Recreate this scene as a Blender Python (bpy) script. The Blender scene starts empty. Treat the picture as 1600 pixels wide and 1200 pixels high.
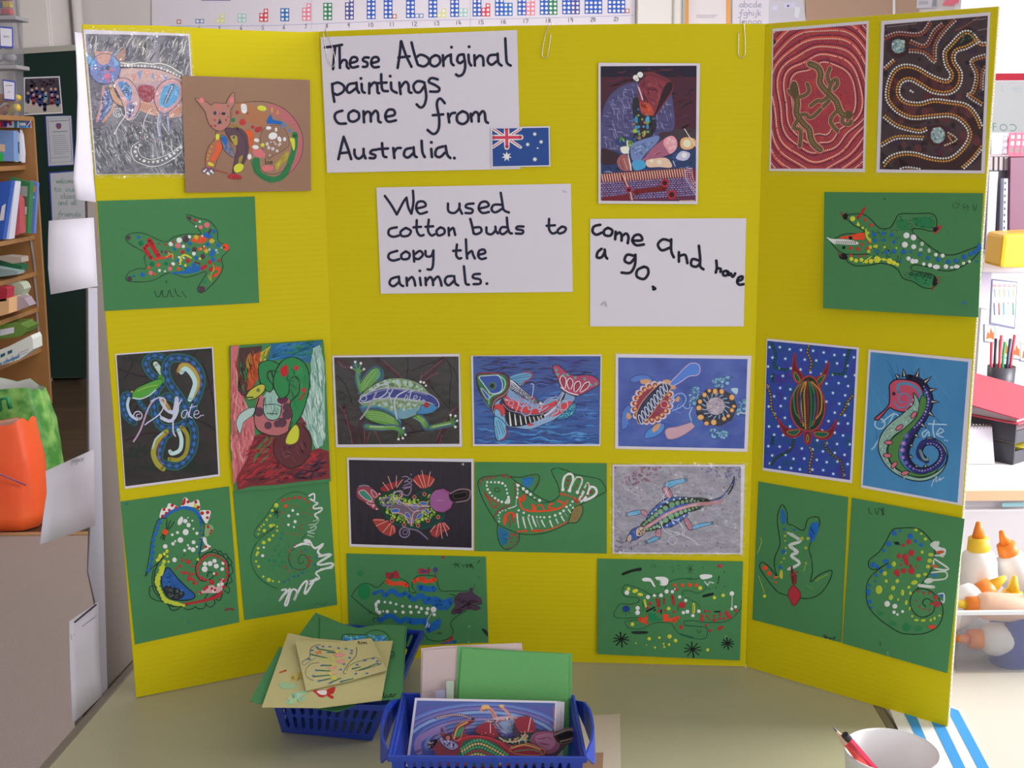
import bpy, bmesh, math, random
import numpy as np
from mathutils import Vector, Matrix
random.seed(7)
SC = bpy.context.scene
COL = SC.collection

# ------------------------------------------------------------------ camera, sky, lights, exposure
TZ = 0.72                                   # height of the table top
F, PITCH, ROLL, CH = 1866.16, 0.2017182, -0.00984099, 0.763619 + TZ
FW = Vector((0, math.cos(PITCH), -math.sin(PITCH)))
_r = Vector((1, 0, 0)); _u = _r.cross(FW)
RT = math.cos(ROLL)*_r + math.sin(ROLL)*_u
UP = -math.sin(ROLL)*_r + math.cos(ROLL)*_u
CAM = Vector((0, 0, CH))
cd = bpy.data.cameras.new('camera'); cam = bpy.data.objects.new('camera', cd); COL.objects.link(cam)
cd.sensor_width = 36; cd.lens = F*36/1600; cd.clip_start = 0.05; cd.clip_end = 100
cam.matrix_world = Matrix.Translation(CAM) @ Matrix((RT, UP, -FW)).transposed().to_4x4()
SC.camera = cam

W = bpy.data.worlds.new('daylight'); SC.world = W; W.use_nodes = True
W.node_tree.nodes['Background'].inputs[0].default_value = (0.93, 0.95, 1.0, 1)
W.node_tree.nodes['Background'].inputs[1].default_value = 1.22

def area(name, loc, target, sx, sy, power, color=(1, 1, 1)):
    l = bpy.data.lights.new(name, 'AREA'); l.shape = 'RECTANGLE'; l.size = sx; l.size_y = sy
    l.energy = power; l.color = color
    o = bpy.data.objects.new(name, l); COL.objects.link(o); o.location = loc
    o.rotation_euler = (Vector(target)-Vector(loc)).to_track_quat('-Z', 'Y').to_euler()
    return o
area('side_window_daylight', (3.12, 2.0, 1.85), (1.0, 2.5, 0.75), 1.6, 1.3, 165, (0.97, 0.98, 1.0))
area('front_right_fill_light', (2.9, -0.9, 1.9), (0, 1.6, 1.1), 1.8, 1.3, 34, (0.95, 0.97, 1.0))  # added unseen fill, brightens the left wing; no window is built here
area('back_wall_fill_light', (0.2, 5.6, 2.8), (0.2, 6.2, 0), 3.5, 1.2, 90, (1.0, 0.97, 0.92))  # added fill that brightens the back of the room, no lamp fitting
SC.view_settings.view_transform = 'Standard'; SC.view_settings.look = 'None'
SC.view_settings.gamma = 1; SC.view_settings.use_curve_mapping = False
SC.view_settings.exposure = 0.0

# ------------------------------------------------------------------ helpers
GAIN = 1.25
def lin(h, g=None):
    if isinstance(h, str):
        h = h.lstrip('#')
        c = [int(h[i:i+2], 16)/255 for i in (0, 2, 4)]
    else: c = h
    c = [(x/12.92 if x <= .04045 else ((x+.055)/1.055)**2.4) for x in c]
    g = GAIN if g is None else g
    return tuple(min(.88, x*g) for x in c)+(1,)

def ray(px, py):
    return (FW*F + RT*(px-800) - UP*(py-600)).normalized()
def onplane(px, py, p0, n):
    d = ray(px, py); t = (p0-CAM).dot(n)/d.dot(n); return CAM+d*t
def at(px, py, Y): return onplane(px, py, Vector((0, Y, 0)), Vector((0, 1, 0)))
def onz(px, py, z): return onplane(px, py, Vector((0, 0, z)), Vector((0, 0, 1)))

MATS = {}
def mat(name, color, rough=.6, metal=0, noise=None, bump=None, spec=.5, gain=None, emit=None, coat=0, trans=0):
    if name in MATS: return MATS[name]
    m = bpy.data.materials.new(name); m.use_nodes = True; nt = m.node_tree
    b = nt.nodes['Principled BSDF']; b.inputs['Base Color'].default_value = lin(color, gain)
    b.inputs['Roughness'].default_value = rough; b.inputs['Metallic'].default_value = metal
    b.inputs['Specular IOR Level'].default_value = spec
    if coat: b.inputs['Coat Weight'].default_value = coat; b.inputs['Coat Roughness'].default_value = .12
    if trans: b.inputs['Transmission Weight'].default_value = trans
    if emit:
        b.inputs['Emission Color'].default_value = lin(color, 1); b.inputs['Emission Strength'].default_value = emit
    if noise or bump:
        tc = nt.nodes.new('ShaderNodeTexCoord')
        nz = nt.nodes.new('ShaderNodeTexNoise'); nz.inputs['Detail'].default_value = 5
        nt.links.new(tc.outputs['Object'], nz.inputs['Vector'])
        if noise:                                   # noise = (scale, second colour, contrast)
            nz.inputs['Scale'].default_value = noise[0]
            mp = nt.nodes.new('ShaderNodeMapRange'); k = noise[2]
            mp.inputs['From Min'].default_value = .5-k; mp.inputs['From Max'].default_value = .5+k
            mx = nt.nodes.new('ShaderNodeMix'); mx.data_type = 'RGBA'
            mx.inputs['A'].default_value = lin(color, gain); mx.inputs['B'].default_value = lin(noise[1], gain)
            nt.links.new(nz.outputs['Fac'], mp.inputs['Value']); nt.links.new(mp.outputs['Result'], mx.inputs['Factor'])
            nt.links.new(mx.outputs['Result'], b.inputs['Base Color'])
        if bump:                                    # bump = (scale, strength)
            n2 = nt.nodes.new('ShaderNodeTexNoise'); n2.inputs['Scale'].default_value = bump[0]; n2.inputs['Detail'].default_value = 3
            nt.links.new(tc.outputs['Object'], n2.inputs['Vector'])
            bp = nt.nodes.new('ShaderNodeBump'); bp.inputs['Strength'].default_value = bump[1]; bp.inputs['Distance'].default_value = .002
            nt.links.new(n2.outputs['Fac'], bp.inputs['Height']); nt.links.new(bp.outputs['Normal'], b.inputs['Normal'])
    MATS[name] = m
    return m

def colmat(name, rough, bump=0, coat=0):            # colour comes from the pieces of colour themselves
    m = bpy.data.materials.new(name); m.use_nodes = True; nt = m.node_tree
    b = nt.nodes['Principled BSDF']; b.inputs['Roughness'].default_value = rough; b.inputs['Specular IOR Level'].default_value = .25
    a = nt.nodes.new('ShaderNodeAttribute'); a.attribute_name = 'Col'
    nt.links.new(a.outputs['Color'], b.inputs['Base Color'])
    if bump:
        tc = nt.nodes.new('ShaderNodeTexCoord'); nz = nt.nodes.new('ShaderNodeTexNoise'); nz.inputs['Scale'].default_value = 900
        nt.links.new(tc.outputs['Object'], nz.inputs['Vector'])
        bp = nt.nodes.new('ShaderNodeBump'); bp.inputs['Strength'].default_value = bump; bp.inputs['Distance'].default_value = .0004
        nt.links.new(nz.outputs['Fac'], bp.inputs['Height']); nt.links.new(bp.outputs['Normal'], b.inputs['Normal'])
    if coat: b.inputs['Coat Weight'].default_value = coat; b.inputs['Coat Roughness'].default_value = .1
    return m
M_PAINT = colmat('poster_paint_and_ink', .55, .3)
M_PRINT = colmat('printed_ink', .4)

def mk(name, verts, faces, m, parent=None, label=None, cat=None, group=None, kind=None, smooth=False, cols=None):
    me = bpy.data.meshes.new(name); me.from_pydata([tuple(v) for v in verts], [], faces); me.update()
    if cols is not None:
        a = me.color_attributes.new('Col', 'FLOAT_COLOR', 'CORNER')
        buf = []
        for f, c in zip(faces, cols): buf.extend(list(c)*len(f))
        a.data.foreach_set('color', buf)
    if smooth: me.polygons.foreach_set('use_smooth', [True]*len(me.polygons))
    if m: me.materials.append(m)
    o = bpy.data.objects.new(name, me); COL.objects.link(o)
    if parent: o.parent = parent
    return tag(o, label, cat, group, kind)
def tag(o, label=None, cat=None, group=None, kind=None):
    if label: o['label'] = label
    if cat: o['category'] = cat
    if group: o['group'] = group
    if kind: o['kind'] = kind
    return o
def empty(name, label=None, cat=None, group=None, kind=None):
    o = bpy.data.objects.new(name, None); COL.objects.link(o); return tag(o, label, cat, group, kind)

class MB:
    """collects boxes, tubes and quads, then links them as one mesh object"""
    def __init__(s): s.v = []; s.f = []
    def add(s, vs, fs):
        k = len(s.v); s.v += [Vector(v) for v in vs]; s.f += [tuple(i+k for i in f) for f in fs]; return s
    def hexa(s, p):                                  # 8 corners: bottom 4 then top 4
        return s.add(p, [(3, 2, 1, 0), (4, 5, 6, 7), (0, 1, 5, 4), (1, 2, 6, 5), (2, 3, 7, 6), (3, 0, 4, 7)])
    def box(s, x0, y0, z0, x1, y1, z1):
        return s.hexa([(x0, y0, z0), (x1, y0, z0), (x1, y1, z0), (x0, y1, z0), (x0, y0, z1), (x1, y0, z1), (x1, y1, z1), (x0, y1, z1)])
    def tube(s, pts, r, n=8, cap=True):
        pts = [Vector(p) for p in pts]; rings = []
        t0 = (pts[1]-pts[0]).normalized(); a = t0.orthogonal().normalized()
        for i, p in enumerate(pts):
            t = (pts[min(i+1, len(pts)-1)]-pts[max(i-1, 0)]).normalized()
            a = (a-t*a.dot(t)).normalized(); b = t.cross(a)
            rr = r[i] if isinstance(r, (list, tuple)) else r
            rings.append([p+(a*math.cos(k*math.tau/n)+b*math.sin(k*math.tau/n))*rr for k in range(n)])
        vs = [v for g in rings for v in g]; fs = []
        for i in range(len(pts)-1):
            for k in range(n): fs.append((i*n+k, i*n+(k+1) % n, (i+1)*n+(k+1) % n, (i+1)*n+k))
        if cap: fs += [tuple(range(n))[::-1], tuple(range((len(pts)-1)*n, len(pts)*n))]
        return s.add(vs, fs)
    def lathe(s, prof, c, n=24, ax=Vector((0, 0, 1))):
        ax = Vector(ax).normalized(); a = ax.orthogonal().normalized(); b = ax.cross(a); c = Vector(c); vs = []; fs = []
        for r, h in prof:
            for k in range(n): vs.append(c+ax*h+(a*math.cos(k*math.tau/n)+b*math.sin(k*math.tau/n))*r)
        for i in range(len(prof)-1):
            for k in range(n): fs.append((i*n+k, i*n+(k+1) % n, (i+1)*n+(k+1) % n, (i+1)*n+k))
        return s.add(vs, fs)
    def slab(s, poly, nvec):                          # polygon thickened backwards by nvec
        n = len(poly); vs = [Vector(p) for p in poly]+[Vector(p)+Vector(nvec) for p in poly]
        return s.add(vs, [tuple(range(n)), tuple(range(2*n-1, n-1, -1))]+[((i+1) % n, i, n+i, n+(i+1) % n) for i in range(n)])
    def o(s, name, m, parent=None, bevel=0, **k):
        ob = mk(name, s.v, s.f, m, parent, **k)
        if bevel:
            md = ob.modifiers.new('bevel', 'BEVEL'); md.width = bevel; md.segments = 2; md.limit_method = 'ANGLE'
        return ob

# ------------------------------------------------------------------ drawing on a sheet
def P(s):
    if not isinstance(s, str): return [tuple(p) for p in s]
    return [tuple(float(c) for c in q.split(',')) for q in s.split()]
def spline(pts, closed=False, k=4):
    n = len(pts)
    if n < 3: return list(pts)
    out = []; rng = range(n) if closed else range(n-1)
    for i in rng:
        if closed: a, b, c, d = pts[(i-1) % n], pts[i], pts[(i+1) % n], pts[(i+2) % n]
        else: a, b, c, d = pts[max(i-1, 0)], pts[i], pts[i+1], pts[min(i+2, n-1)]
        for j in range(k):
            t = j/k; t2 = t*t; t3 = t2*t
            out.append(tuple(.5*(2*b[q]+(c[q]-a[q])*t+(2*a[q]-5*b[q]+4*c[q]-d[q])*t2+(3*b[q]-a[q]-3*c[q]+d[q])*t3) for q in (0, 1)))
    if not closed: out.append(pts[-1])
    return out
def resample(pts, step, closed=False):
    pts = list(pts)+([pts[0]] if closed else []); out = [pts[0]]; acc = 0
    for a, b in zip(pts, pts[1:]):
        d = math.dist(a, b)
        while d > 1e-9 and acc+d >= step:
            t = (step-acc)/d; a = (a[0]+(b[0]-a[0])*t, a[1]+(b[1]-a[1])*t); out.append(a); d = math.dist(a, b); acc = 0
        acc += d
    return out
def inside(p, poly):
    c = False; n = len(poly); x, y = p
    for i in range(n):
        (x1, y1), (x2, y2) = poly[i], poly[i-1]
        if (y1 > y) != (y2 > y) and x < (x2-x1)*(y-y1)/(y2-y1)+x1: c = not c
    return c

class Art:
    """flat print or paint on a plane; coordinates are points of a traced drawing, scale s, origin ox, oy"""
    def __init__(s, p0, n, ox=0, oy=0, sc=1, lift=.0003, seed=1, clip=None):
        s.p0, s.n, s.ox, s.oy, s.sc = p0, n, ox, oy, sc; s.lay = 0; s.lift = lift
        s.v = []; s.fc = []; s.c = []; s.R = random.Random(seed); s.clip = clip; s.J = 0
    def setc(s, ox, oy, sc): s.ox, s.oy, s.sc = ox, oy, sc
    def _pt(s, x, y, h=0):
        return onplane(s.ox+x/s.sc, s.oy+y/s.sc, s.p0+s.n*(s.lift+s.lay*5e-6+h), s.n)
    def _in(s, x, y): return s.clip is None or inside((s.ox+x/s.sc, s.oy+y/s.sc), s.clip)
    def _face(s, pts, c):
        if s.clip and not all(s._in(*p) for p in pts):
            if len(s.clip) > 4:
                if not s._in(sum(p[0] for p in pts)/len(pts), sum(p[1] for p in pts)/len(pts)): return
            else: pts = s._cut(pts)
            if len(pts) < 3: return
        k = len(s.v); s.v += [s._pt(*p) for p in pts]; s.fc.append(tuple(range(k, k+len(pts)))); s.c.append(c)
    def f(s, pts, c, sm=1, ow=0, oc='#1c1c22'):
        pts = P(pts)
        if sm: pts = spline(pts, True)
        s.lay += 1; full = pts
        s._face(pts, lin(c))
        if ow: s.l(full, ow, oc, 0, 1)
        return s
    def _cut(s, pts):                                 # keeps the part of a filled shape that lies on the sheet
        cl = [((x-s.ox)*s.sc, (y-s.oy)*s.sc) for x, y in s.clip]; n = len(cl)
        ar = sum(cl[i-1][0]*cl[i][1]-cl[i][0]*cl[i-1][1] for i in range(n)); sg = 1 if ar > 0 else -1
        for i in range(n):
            a, b = cl[i-1], cl[i]; side = lambda p: sg*((b[0]-a[0])*(p[1]-a[1])-(b[1]-a[1])*(p[0]-a[0])); out = []
            for k in range(len(pts)):
                p, q = pts[k-1], pts[k]; dp, dq = side(p), side(q)
                if (dp >= 0) != (dq >= 0): t = dp/(dp-dq); out.append((p[0]+(q[0]-p[0])*t, p[1]+(q[1]-p[1])*t))
                if dq >= 0: out.append(q)
            pts = out
            if len(pts) < 3: return []
        return pts
    def l(s, pts, w, c, sm=1, cl=0, taper=0, fluted=0):
        pts = P(pts)
        if sm and len(pts) > 2: pts = spline(pts, bool(cl))
        if cl: pts = pts+[pts[0]]
        s.lay += 1; c = lin(c); n = len(pts); L = []; Rr = []
        for i, p in enumerate(pts):
            a = pts[i-1] if i else (pts[-2] if cl else p); b = pts[i+1] if i < n-1 else (pts[1] if cl else p)
            dx, dy = b[0]-a[0], b[1]-a[1]; d = math.hypot(dx, dy) or 1
            ww = w/2*(1 if not taper else (1-taper*i/(n-1)))
            if s.J: ww *= s.R.uniform(1-s.J, 1+s.J)
            L.append((p[0]-dy/d*ww, p[1]+dx/d*ww)); Rr.append((p[0]+dy/d*ww, p[1]-dx/d*ww))
        for i in range(n-1):
            if s.clip and not s._in(*pts[i]): continue
            s._face([L[i], L[i+1], Rr[i+1], Rr[i]], c)
        if not cl:
            for p in (pts[0], pts[-1]) if not taper else (pts[0],):
                if s._in(*p): s._disc(p[0], p[1], w/2, w/2, c, 8)
        return s
    def _disc(s, x, y, rx, ry, c, n=10, rot=0, dome=0):
        cr, sr = math.cos(rot), math.sin(rot)
        ring = [(x+rx*math.cos(a)*cr-ry*math.sin(a)*sr, y+rx*math.cos(a)*sr+ry*math.sin(a)*cr) for a in [k*math.tau/n for k in range(n)]]
        if not dome: s._face(ring, c); return
        k = len(s.v); s.v += [s._pt(*p) for p in ring]
        s.v += [s._pt(x+(p[0]-x)*.6, y+(p[1]-y)*.6, dome) for p in ring]
        for i in range(n): s.fc.append((k+i, k+(i+1) % n, k+n+(i+1) % n, k+n+i)); s.c.append(c)
        s.fc.append(tuple(range(k+n, k+2*n))); s.c.append(c)
    def d(s, pts, r, c, ry=None, rot=0, j=.0, dome=0, n=9):
        s.lay += 1; c = lin(c)
        for p in P(pts):
            if not s._in(p[0], p[1]): continue
            q = s.R.uniform(1-j, 1+j); r1 = (p[2] if len(p) > 2 else r)*q
            s._disc(p[0], p[1], r1, (ry*q if ry else r1*s.R.uniform(1-j/2, 1+j/2)), c, n, rot, dome)
        return s
    def dl(s, pts, step, r, c, cl=0, sm=1, j=0, dome=0, n=8):
        pts = P(pts)
        if sm: pts = spline(pts, bool(cl))
        return s.d(resample(pts, step, bool(cl)), r, c, j=j, dome=dome, n=n)
    def ring(s, x, y, r, w, c, ry=None):
        ry = ry or r
        return s.l([(x+r*math.cos(k*math.tau/14), y+ry*math.sin(k*math.tau/14)) for k in range(14)], w, c, 0, 1)
    def scat(s, poly, n, r, c, j=.4, dome=0, nn=7):
        poly = P(poly); xs = [p[0] for p in poly]; ys = [p[1] for p in poly]; cs = c if isinstance(c, list) else [c]
        k = 0; tries = 0; buck = [[] for _ in cs]
        while k < n and tries < n*20:
            tries += 1; p = (s.R.uniform(min(xs), max(xs)), s.R.uniform(min(ys), max(ys)))
            if inside(p, poly): buck[k % len(cs)].append(p); k += 1
        for b, cc in zip(buck, cs): s.d(b, r, cc, j=j, dome=dome, n=nn)
        return s
    def streaks(s, poly, n, ln, w, c, ang=0, da=.2, j=.5):
        """many short curved brush streaks inside poly"""
        poly = P(poly); xs = [p[0] for p in poly]; ys = [p[1] for p in poly]; cs = c if isinstance(c, list) else [c]
        k = 0; tries = 0
        for t in range(n*20):
            if k >= n: break
            p = (s.R.uniform(min(xs), max(xs)), s.R.uniform(min(ys), max(ys)))
            if not inside(p, poly): continue
            k += 1; a = ang+s.R.uniform(-da, da); l = ln*s.R.uniform(1-j, 1+j); ca, sa = math.cos(a), math.sin(a); b = s.R.uniform(-.15, .15)*l
            q = [(p[0]-ca*l/2, p[1]-sa*l/2), (p[0]-sa*b, p[1]+ca*b), (p[0]+ca*l/2, p[1]+sa*l/2)]
            pw = spline(q, k=3); m = len(pw); L = []; Q = []
            for i, u in enumerate(pw):
                ww = w/2*math.sin(math.pi*(i+.4)/(m-.2)); L.append((u[0]-sa*ww, u[1]+ca*ww)); Q.append((u[0]+sa*ww, u[1]-ca*ww))
            if all(inside(u, poly) for u in (q[0], q[2])):
                if k % 12 == 0: s.lay += 1
                cc = lin(cs[k % len(cs)])
                for i in range(m-1): s._face([L[i], L[i+1], Q[i+1], Q[i]], cc)
        return s
    def txt(s, word, x, y, xh, w, width, c='#20202c', dy=0, font=None, mirror=False):
        """handwriting: baseline x, y, x-height, word width w, pen width"""
        adv = [GL[ch][0] for ch in word]; tot = sum(adv)+.28*(len(word)-1)
        sx = w/tot; cx = 0
        for i, ch in enumerate(word):
            for st in GL[ch][1]:
                q = [(x+(cx+px)*sx, y-py*xh+dy*(cx+px)/tot) for px, py in st]
                if mirror: q = [(2*x+w-a, b) for a, b in q]
                if len(q) == 1: s.d(q, width*.62, c)
                else: s.l(q, width, c)
            cx += adv[i]+.28
        return s
    def out(s, name, parent, m=None, **k):
        return mk(name, s.v, s.fc, m or M_PRINT, parent, cols=s.c, **k)

GL = {}
def _g(ch, w, *st): GL[ch] = (w, [P(q) for q in st])
_g(' ', .8)
_g('a', .95, '.85,.85 .5,1 .1,.7 .08,.2 .4,0 .75,.25 .88,.7', '.9,1 .88,.4 .95,.05 1.1,.0')
_g('b', .9, '0,2 .05,1 .12,.08 .5,0 .88,.3 .85,.8 .5,1 .12,.7')
_g('c', .8, '.8,.9 .45,1 .08,.6 .1,.15 .4,0 .85,.08')
_g('d', .95, '.8,.85 .45,.95 .08,.6 .12,.1 .45,.0 .8,.3', '.84,1.9 .82,.9 .85,.15 1.08,.02')
_g('e', .85, '.1,.45 .5,.5 .8,.65 .7,.95 .4,1 .06,.6 .15,.12 .5,0 .88,.12')
_g('f', .9, '1.1,1.6 .85,1.9 .6,1.5 .55,.6 .45,-.35 .15,-.75 -.15,-.6', '.1,.85 .9,.88')
_g('g', .95, '.85,.85 .5,1 .08,.65 .15,.15 .5,.05 .85,.45', '.92,1 .9,.1 .75,-.7 .35,-.95 0,-.8')
_g('h', .85, '.05,1.9 .1,1 .1,0', '.1,.55 .42,1 .75,.8 .78,.15 .95,.0')
_g('i', .25, '.1,1 .1,.2 .25,0', '.12,1.5')
_g('j', .35, '.25,1 .25,-.4 .05,-.7 -.2,-.6', '.25,1.5')
_g('k', .75, '.05,1.9 .08,0', '.65,1 .12,.5 .7,0')
_g('l', .25, '.1,1.95 .1,.2 .3,.0')
_g('m', 1.2, '.05,1 .08,0', '.08,.6 .35,1 .55,.8 .56,.1', '.56,.6 .85,1 1.02,.8 1.05,.15 1.22,0')
_g('n', .85, '.05,1 .08,0', '.08,.6 .42,1 .72,.8 .75,.15 .9,.0')
_g('o', .9, '.5,1 .1,.75 .08,.25 .45,0 .85,.3 .85,.75 .5,1')
_g('p', .9, '.05,1 .08,.2 .05,-.85', '.08,.7 .45,1 .85,.7 .75,.2 .4,.0 .12,.15')
_g('r', .65, '.05,1 .08,0', '.08,.5 .3,.95 .65,.85')
_g('s', .75, '.72,.95 .3,1 .1,.75 .45,.52 .72,.25 .4,0 .0,.08')
_g('t', .65, '.3,1.6 .28,.3 .45,0 .75,.08', '0,1 .65,1.02')
_g('u', .9, '.05,1 .05,.3 .35,0 .7,.2 .8,.7', '.82,1 .83,.2 .98,.0')
_g('v', .8, '0,1 .35,.0 .75,1')
_g('w', 1.2, '0,1 .15,.05 .5,.2 .6,.8 .7,.1 1.05,.15 1.15,1')
_g('x', .8, '0,1 .75,0', '.75,1 0,0')
_g('y', .8, '.0,1 .2,.4 .6,.4 .8,1', '.82,1 .75,-.4 .4,-.9 0,-.8')
_g('T', 1.0, '0,1.72 .55,1.8 1.15,1.95', '.62,1.8 .56,.8 .5,.02')
_g('A', 1.15, '0,0 .3,1 .6,2', '.6,2 .85,1 1.1,.0', '.15,.62 .95,.7')
_g('W', 1.6, '0,1.95 .3,1 .55,0', '.55,0 .75,.8 .9,1.5', '.9,1.5 1.0,.8 1.15,0', '1.15,0 1.4,1 1.6,2')
_g('.', .2, '.1,.05')
_g('1', .3, '.1,1.7 .1,0'); _g('2', .7, '.05,1.4 .4,1.7 .65,1.3 .05,0 .7,0')
_g('3', .7, '.05,1.5 .45,1.7 .6,1.3 .3,.95 .65,.5 .4,0 .0,.2'); _g('4', .7, '.4,1.7 .05,.6 .7,.6', '.45,1 .45,0')
_g('5', .7, '.6,1.7 .15,1.7 .1,1 .5,1 .65,.4 .3,0 .0,.15'); _g('6', .7, '.55,1.7 .1,.8 .15,.1 .5,0 .65,.5 .35,.85 .1,.6')
_g('7', .7, '.05,1.7 .65,1.7 .25,0'); _g('8', .7, '.35,.9 .1,1.3 .35,1.7 .6,1.3 .35,.9 .05,.4 .35,0 .65,.4 .35,.9')
_g('9', .7, '.6,1.2 .35,.9 .1,1.3 .35,1.7 .6,1.3 .5,0'); _g('0', .7, '.35,1.7 .05,.9 .35,0 .65,.9 .35,1.7')

# ------------------------------------------------------------------ room shell
M_WALL = mat('painted_wall', '#c9c3c2', .8, noise=(3, '#bfb9b8', .3), bump=(60, .1))
M_CEIL = mat('ceiling_paint', '#d0cecb', .9, bump=(40, .1))
M_GLASS = bpy.data.materials.new('clear_glass'); M_GLASS.use_nodes = True
def _filmmat(m, fac, rough, tint=(1, 1, 1, 1), bump=None):
    nt = m.node_tree; nt.nodes.clear(); out = nt.nodes.new('ShaderNodeOutputMaterial'); mx = nt.nodes.new('ShaderNodeMixShader')
    t = nt.nodes.new('ShaderNodeBsdfTransparent'); t.inputs[0].default_value = tint
    g = nt.nodes.new('ShaderNodeBsdfGlossy'); g.inputs['Roughness'].default_value = rough
    mx.inputs[0].default_value = fac
    nt.links.new(t.outputs[0], mx.inputs[1]); nt.links.new(g.outputs[0], mx.inputs[2]); nt.links.new(mx.outputs[0], out.inputs[0])
    if bump:
        tc = nt.nodes.new('ShaderNodeTexCoord'); n2 = nt.nodes.new('ShaderNodeTexNoise'); n2.inputs['Scale'].default_value = bump[0]
        nt.links.new(tc.outputs['Object'], n2.inputs['Vector'])
        bp = nt.nodes.new('ShaderNodeBump'); bp.inputs['Strength'].default_value = bump[1]; bp.inputs['Distance'].default_value = .002
        nt.links.new(n2.outputs['Fac'], bp.inputs['Height']); nt.links.new(bp.outputs['Normal'], g.inputs['Normal'])
_filmmat(M_GLASS, .06, .02)
M_FILM = bpy.data.materials.new('laminating_film'); M_FILM.use_nodes = True; _filmmat(M_FILM, .025, .12, bump=(70, .5))
M_FILM2 = bpy.data.materials.new('wrinkled_laminating_film'); M_FILM2.use_nodes = True; _filmmat(M_FILM2, .07, .1, bump=(55, 1))
for n_ in M_FILM2.node_tree.nodes:
    if n_.type == 'BUMP': n_.inputs['Distance'].default_value = .012
XL, XR, YB, YF, ZC = -3.6, 3.2, 7.9, -2.8, 2.9

# wooden floor boards at the back, carpet in front
def plankmat():
    m = bpy.data.materials.new('dark_wooden_floor'); m.use_nodes = True; nt = m.node_tree; b = nt.nodes['Principled BSDF']
    tc = nt.nodes.new('ShaderNodeTexCoord'); br = nt.nodes.new('ShaderNodeTexBrick')
    br.inputs['Scale'].default_value = 1; br.inputs['Brick Width'].default_value = 1.2; br.inputs['Row Height'].default_value = .11
    br.inputs['Mortar Size'].default_value = .003; br.inputs['Mortar'].default_value = lin('#2a2018', 1)
    br.inputs['Color1'].default_value = lin('#51402f', 1); br.inputs['Color2'].default_value = lin('#453528', 1)
    nt.links.new(tc.outputs['Object'], br.inputs['Vector']); nt.links.new(br.outputs['Color'], b.inputs['Base Color'])
    b.inputs['Roughness'].default_value = .35
    return m
ycarp = onz(70, 838, 0).y
MB().box(XL-.1, YF-.1, -.12, XR+.1, YB+.4, 0).o('floor', plankmat(), kind='structure', label='dark brown wooden floor at the back of the room')
MC = mat('grey_carpet', '#93857f', .95, noise=(260, '#7d706c', .25), bump=(500, .8), gain=1.15)
MB().box(XL, YF, -.01, XR, ycarp, .004).o('carpet', MC, kind='structure', label='worn grey-brown carpet in front of the wooden floor')
MB().box(XL, ycarp-.005, 0, XR, ycarp+.03, .008).o('trim_1', mat('carpet_edge_strip', '#8c6c4c', .5), kind='structure', label='thin wooden strip where carpet meets floor')
MB().box(XL-.12, YF, 0, XL, YB+.12, ZC).o('wall_left', M_WALL, kind='structure')
# back wall with the window opening on the right
wx0 = at(1490, 40, YB).x; wz0 = at(1560, 240, YB).z
b = MB(); b.box(XL-.12, YB, 0, wx0, YB+.12, ZC); b.box(wx0, YB, 0, XR+1.6, YB+.12, wz0); b.box(wx0, YB, 2.75, XR+1.6, YB+.12, ZC)
b.box(XR+1.45, YB, wz0, XR+1.6, YB+.12, 2.75)
b.o('wall_back', M_WALL, kind='structure')
# right wall: opening beside the worktop (daylight comes in), the back part steps outwards
b = MB(); b.box(XR, YF, 0, XR+.12, 4.2, .95); b.box(XR, YF, 2.6, XR+.12, 4.2, ZC); b.box(XR, YF, .95, XR+.12, 1.2, 2.6); b.box(XR, 4.0, .95, XR+.12, 4.2, 2.6)
b.box(XR+.12, 4.08, 0, XR+1.6, 4.2, ZC); b.box(XR+1.48, 4.2, 0, XR+1.6, YB, ZC)
b.o('wall_right', M_WALL, kind='structure')
MB().box(XL-.12, YF, ZC, XR+1.6, YB+.12, ZC+.1).o('ceiling', M_CEIL, kind='structure')
mw = mat('white_window_frame', '#d8d8d8', .5)
def window(name, x0, x1, y0, y1, z0, z1, mull, label):
    e = empty(name, kind='structure', label=label); f = MB(); t = .05
    ax = 0 if x1-x0 > y1-y0 else 1
    def bb(a0, a1, z0_, z1_):
        if ax == 0: f.box(a0, y0, z0_, a1, y1, z1_)
        else: f.box(x0, a0, z0_, x1, a1, z1_)
    A0, A1 = (x0, x1) if ax == 0 else (y0, y1)
    bb(A0, A1, z0, z0+t); bb(A0, A1, z1-t, z1); bb(A0, A0+t, z0+t, z1-t); bb(A1-t, A1, z0+t, z1-t)
    for k in range(1, mull): q = A0+(A1-A0)*k/mull; bb(q-t/2, q+t/2, z0+t, z1-t)
    f.o('window_frame', mw, e)
    for k in range(mull):
        g = MB(); q0 = A0+(A1-A0)*k/mull+t/2; q1 = A0+(A1-A0)*(k+1)/mull-t/2
        if ax == 0: g.box(q0, (y0+y1)/2-.002, z0+t/2, q1, (y0+y1)/2+.002, z1-t/2)
        else: g.box((x0+x1)/2-.002, q0, z0+t/2, (x0+x1)/2+.002, q1, z1-t/2)
        g.o('pane', M_GLASS, e)
    return e
window('window_1', wx0, XR+1.45, YB+.03, YB+.08, wz0, 2.75, 2, 'bright overexposed window in the back wall')
window('window_2', XR+.04, XR+.09, 1.2, 4.0, .95, 2.6, 3, 'side window beside the worktop')

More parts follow.
